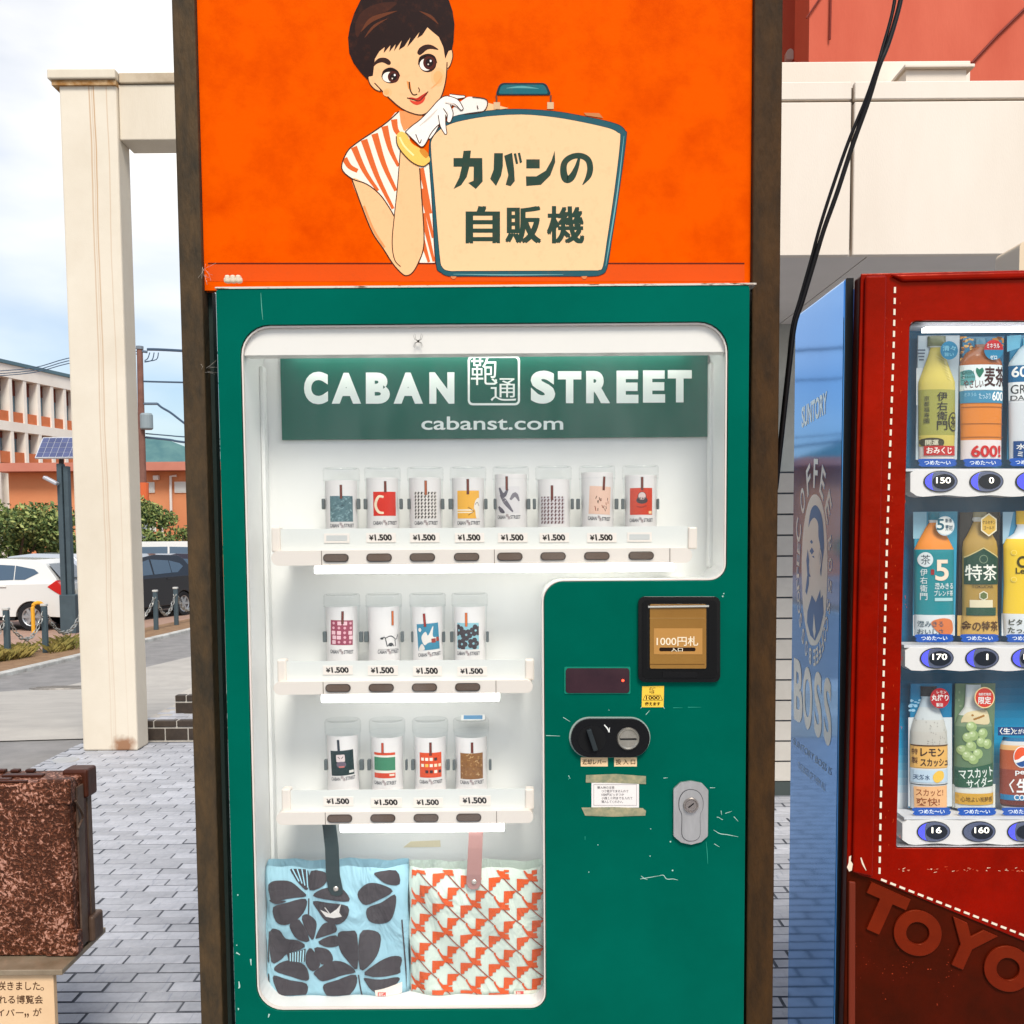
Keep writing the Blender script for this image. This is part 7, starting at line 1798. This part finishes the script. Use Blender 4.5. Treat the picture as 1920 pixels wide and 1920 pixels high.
# ------------------------------------------------------------------ cables
M_cab = mat('black_cable', (20, 17, 17), .35)
def cable(pts, r, label):
    pp = smooth_loop([tuple(P(x, y, Y)) for x, y, Y in pts], 6, False)
    return tag(obj('cable', tube(B(), pp, r, 8), M_cab, smooth=True), label, 'cable', 'black cables beside the drinks machine')
low_ = [(1448, 960, 2.03), (1446, 1100, 2.04), (1444, 1400, 2.06), (1440, 1800, 2.08), (1436, 2200, 2.09)]
cable([(1700, -60, 1.92), (1686, 12, 1.92), (1666, 80, 1.92), (1648, 125, 1.92), (1628, 190, 1.93), (1600, 268, 1.94), (1570, 360, 1.95), (1545, 430, 1.96), (1527, 490, 1.97), (1506, 560, 1.98), (1490, 610, 1.985), (1481, 680, 1.99), (1470, 780, 2.0), (1461, 860, 2.01), (1455, 915, 2.02)] + low_, .0046, 'thick black cable sagging from above the drinks machine to the frame post')
cable([(1686, -60, 1.925), (1674, 20, 1.925), (1655, 90, 1.925), (1643, 130, 1.925), (1622, 190, 1.935), (1590, 268, 1.945), (1558, 360, 1.955), (1536, 430, 1.965), (1520, 490, 1.975), (1500, 560, 1.985), (1486, 610, 1.99), (1478, 680, 1.995), (1467, 780, 2.005), (1459, 860, 2.015), (1454, 915, 2.024)], .0034, 'thinner black cable running alongside the thick one')

# ------------------------------------------------------------------ bronze suitcase on its plinth
YSF = 2.42
zb = P(60, 1794, YSF).z; zt_s = P(60, 1468, YSF).z; xr = P(133, 1620, YSF).x; xw = xr - .60; DS = .135
def bronze():
    m = bpy.data.materials.new('bronze_relief'); m.use_nodes = True; MATS['bronze_relief'] = m
    n, l = m.node_tree.nodes, m.node_tree.links; b = n['Principled BSDF']
    b.inputs['Roughness'].default_value = .42; b.inputs['Specular IOR Level'].default_value = .35; b.inputs['Specular Tint'].default_value = (1, .8, .66, 1)
    tc = n.new('ShaderNodeTexCoord')
    d = n.new('ShaderNodeTexNoise'); d.inputs['Scale'].default_value = 46; d.inputs['Detail'].default_value = 3; l.new(tc.outputs['Object'], d.inputs['Vector'])
    mxv = n.new('ShaderNodeMixRGB'); mxv.inputs['Fac'].default_value = .028; l.new(tc.outputs['Object'], mxv.inputs['Color1']); l.new(d.outputs['Color'], mxv.inputs['Color2'])
    vo = n.new('ShaderNodeTexVoronoi'); vo.inputs['Scale'].default_value = 130; vo.feature = 'SMOOTH_F1'; l.new(mxv.outputs['Color'], vo.inputs['Vector'])
    nz = n.new('ShaderNodeTexNoise'); nz.inputs['Scale'].default_value = 210; nz.inputs['Detail'].default_value = 5; l.new(mxv.outputs['Color'], nz.inputs['Vector'])
    ad = n.new('ShaderNodeMath'); ad.operation = 'MULTIPLY_ADD'; ad.inputs[1].default_value = .62; l.new(vo.outputs['Distance'], ad.inputs[0]); l.new(nz.outputs['Fac'], ad.inputs[2])
    rp = n.new('ShaderNodeValToRGB'); e = rp.color_ramp.elements
    e[0].position = .70; e[0].color = (*lin((62, 28, 13)), 1); e[1].position = 1.0; e[1].color = (*lin((190, 138, 118)), 1)  # pinkish highlights of the raised relief are put into the colour
    k = rp.color_ramp.elements.new(.86); k.color = (*lin((112, 62, 40)), 1)
    big = n.new('ShaderNodeTexNoise'); big.inputs['Scale'].default_value = 9; big.inputs['Detail'].default_value = 4; l.new(tc.outputs['Object'], big.inputs['Vector'])
    mr = n.new('ShaderNodeMapRange'); mr.inputs['From Min'].default_value = .35; mr.inputs['From Max'].default_value = .7; mr.inputs['To Min'].default_value = -.08; mr.inputs['To Max'].default_value = .14; l.new(big.outputs['Fac'], mr.inputs['Value'])
    ad2 = n.new('ShaderNodeMath'); ad2.operation = 'ADD'; l.new(ad.outputs[0], ad2.inputs[0]); l.new(mr.outputs['Result'], ad2.inputs[1])
    l.new(ad2.outputs[0], rp.inputs['Fac']); l.new(rp.outputs['Color'], b.inputs['Base Color'])
    bp = n.new('ShaderNodeBump'); bp.inputs['Strength'].default_value = .9; bp.inputs['Distance'].default_value = .004; l.new(ad.outputs[0], bp.inputs['Height']); l.new(bp.outputs['Normal'], b.inputs['Normal'])
    return m
M_brz = bronze()
M_brs = mat('bronze_smooth', (98, 80, 68), .4, .0, var=(18, .3, .7), c2=(66, 46, 34), bump=(60, .3))
M_brd = mat('bronze_dark_edge', (78, 38, 24), .4, .0, var=(20, .3, .7), c2=(52, 26, 16), bump=(60, .3))
su = thing('suitcase_sculpture', 'brown bronze suitcase sculpture with leafy relief standing on a plinth', 'sculpture', (xr - .3, YSF + .07, zb))
obj('shell', box(B(), xw, xr, YSF, YSF + DS, zb + .001, zt_s), M_brz, su, bevel=.008, seg=3)
obj('side_band', box(B(), xr + .0005, xr + .006, YSF + .035, YSF + .075, zb + .01, zt_s - .02), M_brs, su, bevel=.003)
obj('side_band', box(B(), xr + .0005, xr + .005, YSF + .095, YSF + .122, zb + .01, zt_s - .02), M_brs, su, bevel=.003)
obj('side_seam', box(B(), xr + .0006, xr + .003, YSF + .0805, YSF + .0915, zb + .01, zt_s - .02), M_brd, su)
obj('top_band', box(B(), xw + .02, xr - .10, YSF + .002, YSF + .012, zt_s + .0005, zt_s + .005), M_brd, su, bevel=.0015)
def capm(name, x0, x1, y0, y1, z0, z1, m): obj(name, box(B(), x0, x1, y0, y1, z0, z1), m, su, bevel=.007, seg=3)
capm('corner_cap', xr - .075, xr + .006, YSF - .004, YSF + .030, zt_s - .055, zt_s + .008, M_brz)
capm('corner_cap', xr - .050, xr + .013, YSF + .080, YSF + DS + .006, zt_s - .060, zt_s + .012, M_brd)
capm('corner_cap', xr - .070, xr + .010, YSF - .005, YSF + .034, zb + .0005, zb + .058, M_brz)
capm('corner_cap', xr - .050, xr + .016, YSF + .082, YSF + DS + .008, zb + .0005, zb + .066, M_brs)
for (px0, px1, y0, d0) in ((2, 78, .052, .022), (-60, 16, .012, .018)):
    a, b_ = P(px0, 1450, YSF + y0).x, P(px1, 1450, YSF + y0).x
    o = obj('handle_plate', box(B(), a, b_, YSF + y0, YSF + y0 + d0, zt_s + .0005, zt_s + .007), M_brd, su, bevel=.002)
for px in (4, 30, 58):
    x_ = P(px, 1446, YSF + .11).x; obj('hinge_knuckle', box(B(), x_ - .011, x_ + .011, YSF + .10, YSF + .118, zt_s + .0005, zt_s + .009), M_brd, su, bevel=.003)
obj('strap', tube(B(), smooth_loop([(xr + .008, YSF + .02, zt_s - .05), (xr + .012, YSF + .04, zt_s - .08), (xr + .011, YSF + .05, zt_s - .10), (xr + .008, YSF + .03, zt_s - .12), (xr + .008, YSF + .025, zt_s - .14)], 4, False), .003, 6), M_brs, su)
# plinth with its plaque
ya, yc_ = G(118, 1818, zb).y, G(197, 1738, zb).y
xs_ = (G(118, 1818, zb).x + G(197, 1738, zb).x) / 2
pl = thing('plinth', 'low plinth with a beige lettered board under the bronze suitcase', 'plinth', (xs_ - .3, ya + .12, 0))
obj('top_slab', box(B(), xs_ - .72, xs_, ya, yc_, zb - .014, zb), mat('steel_slab', (176, 158, 134), .3, .5, var=(14, .3, .7), c2=(140, 122, 98)), pl, bevel=.002)
xp = P(101.5, 1870, ya + .012).x
obj('base', box(B(), xs_ - .66, xp - .10, ya + .03, yc_ - .05, 0, zb - .0145), mat('plinth_grey', (150, 140, 126), .7), pl)
bd = obj('text_board', box(B(), xs_ - .70, xp, ya + .012, ya + .029, zb - .36, zb - .0145), mat('beige_board', (226, 192, 152), .6, var=(5, .3, .7), c2=(214, 178, 138)), pl, bevel=.001)
A = Art(on_y(ya + .0117)); TB = (70, 38, 18)
for t, xL, xR, y0, y1 in (('咲きました', -4, 75, 1840, 1857), ('れる博覧会', -3, 81, 1866, 1882), ('イバー', -6, 44, 1892, 1905), ('„', 46, 54, 1900, 1908), ('が', 62, 78, 1890, 1905)): A.text(t, xL, y0, xR, y1, TB, 1, .008)
A.ell(79, 1854, 3.4, 3, TB, 1, 12); A.ell(79, 1854, 2.2, 1.9, (226, 192, 152), 2, 12)
A.build('board_text', ink_mat('ink', .4), bd)
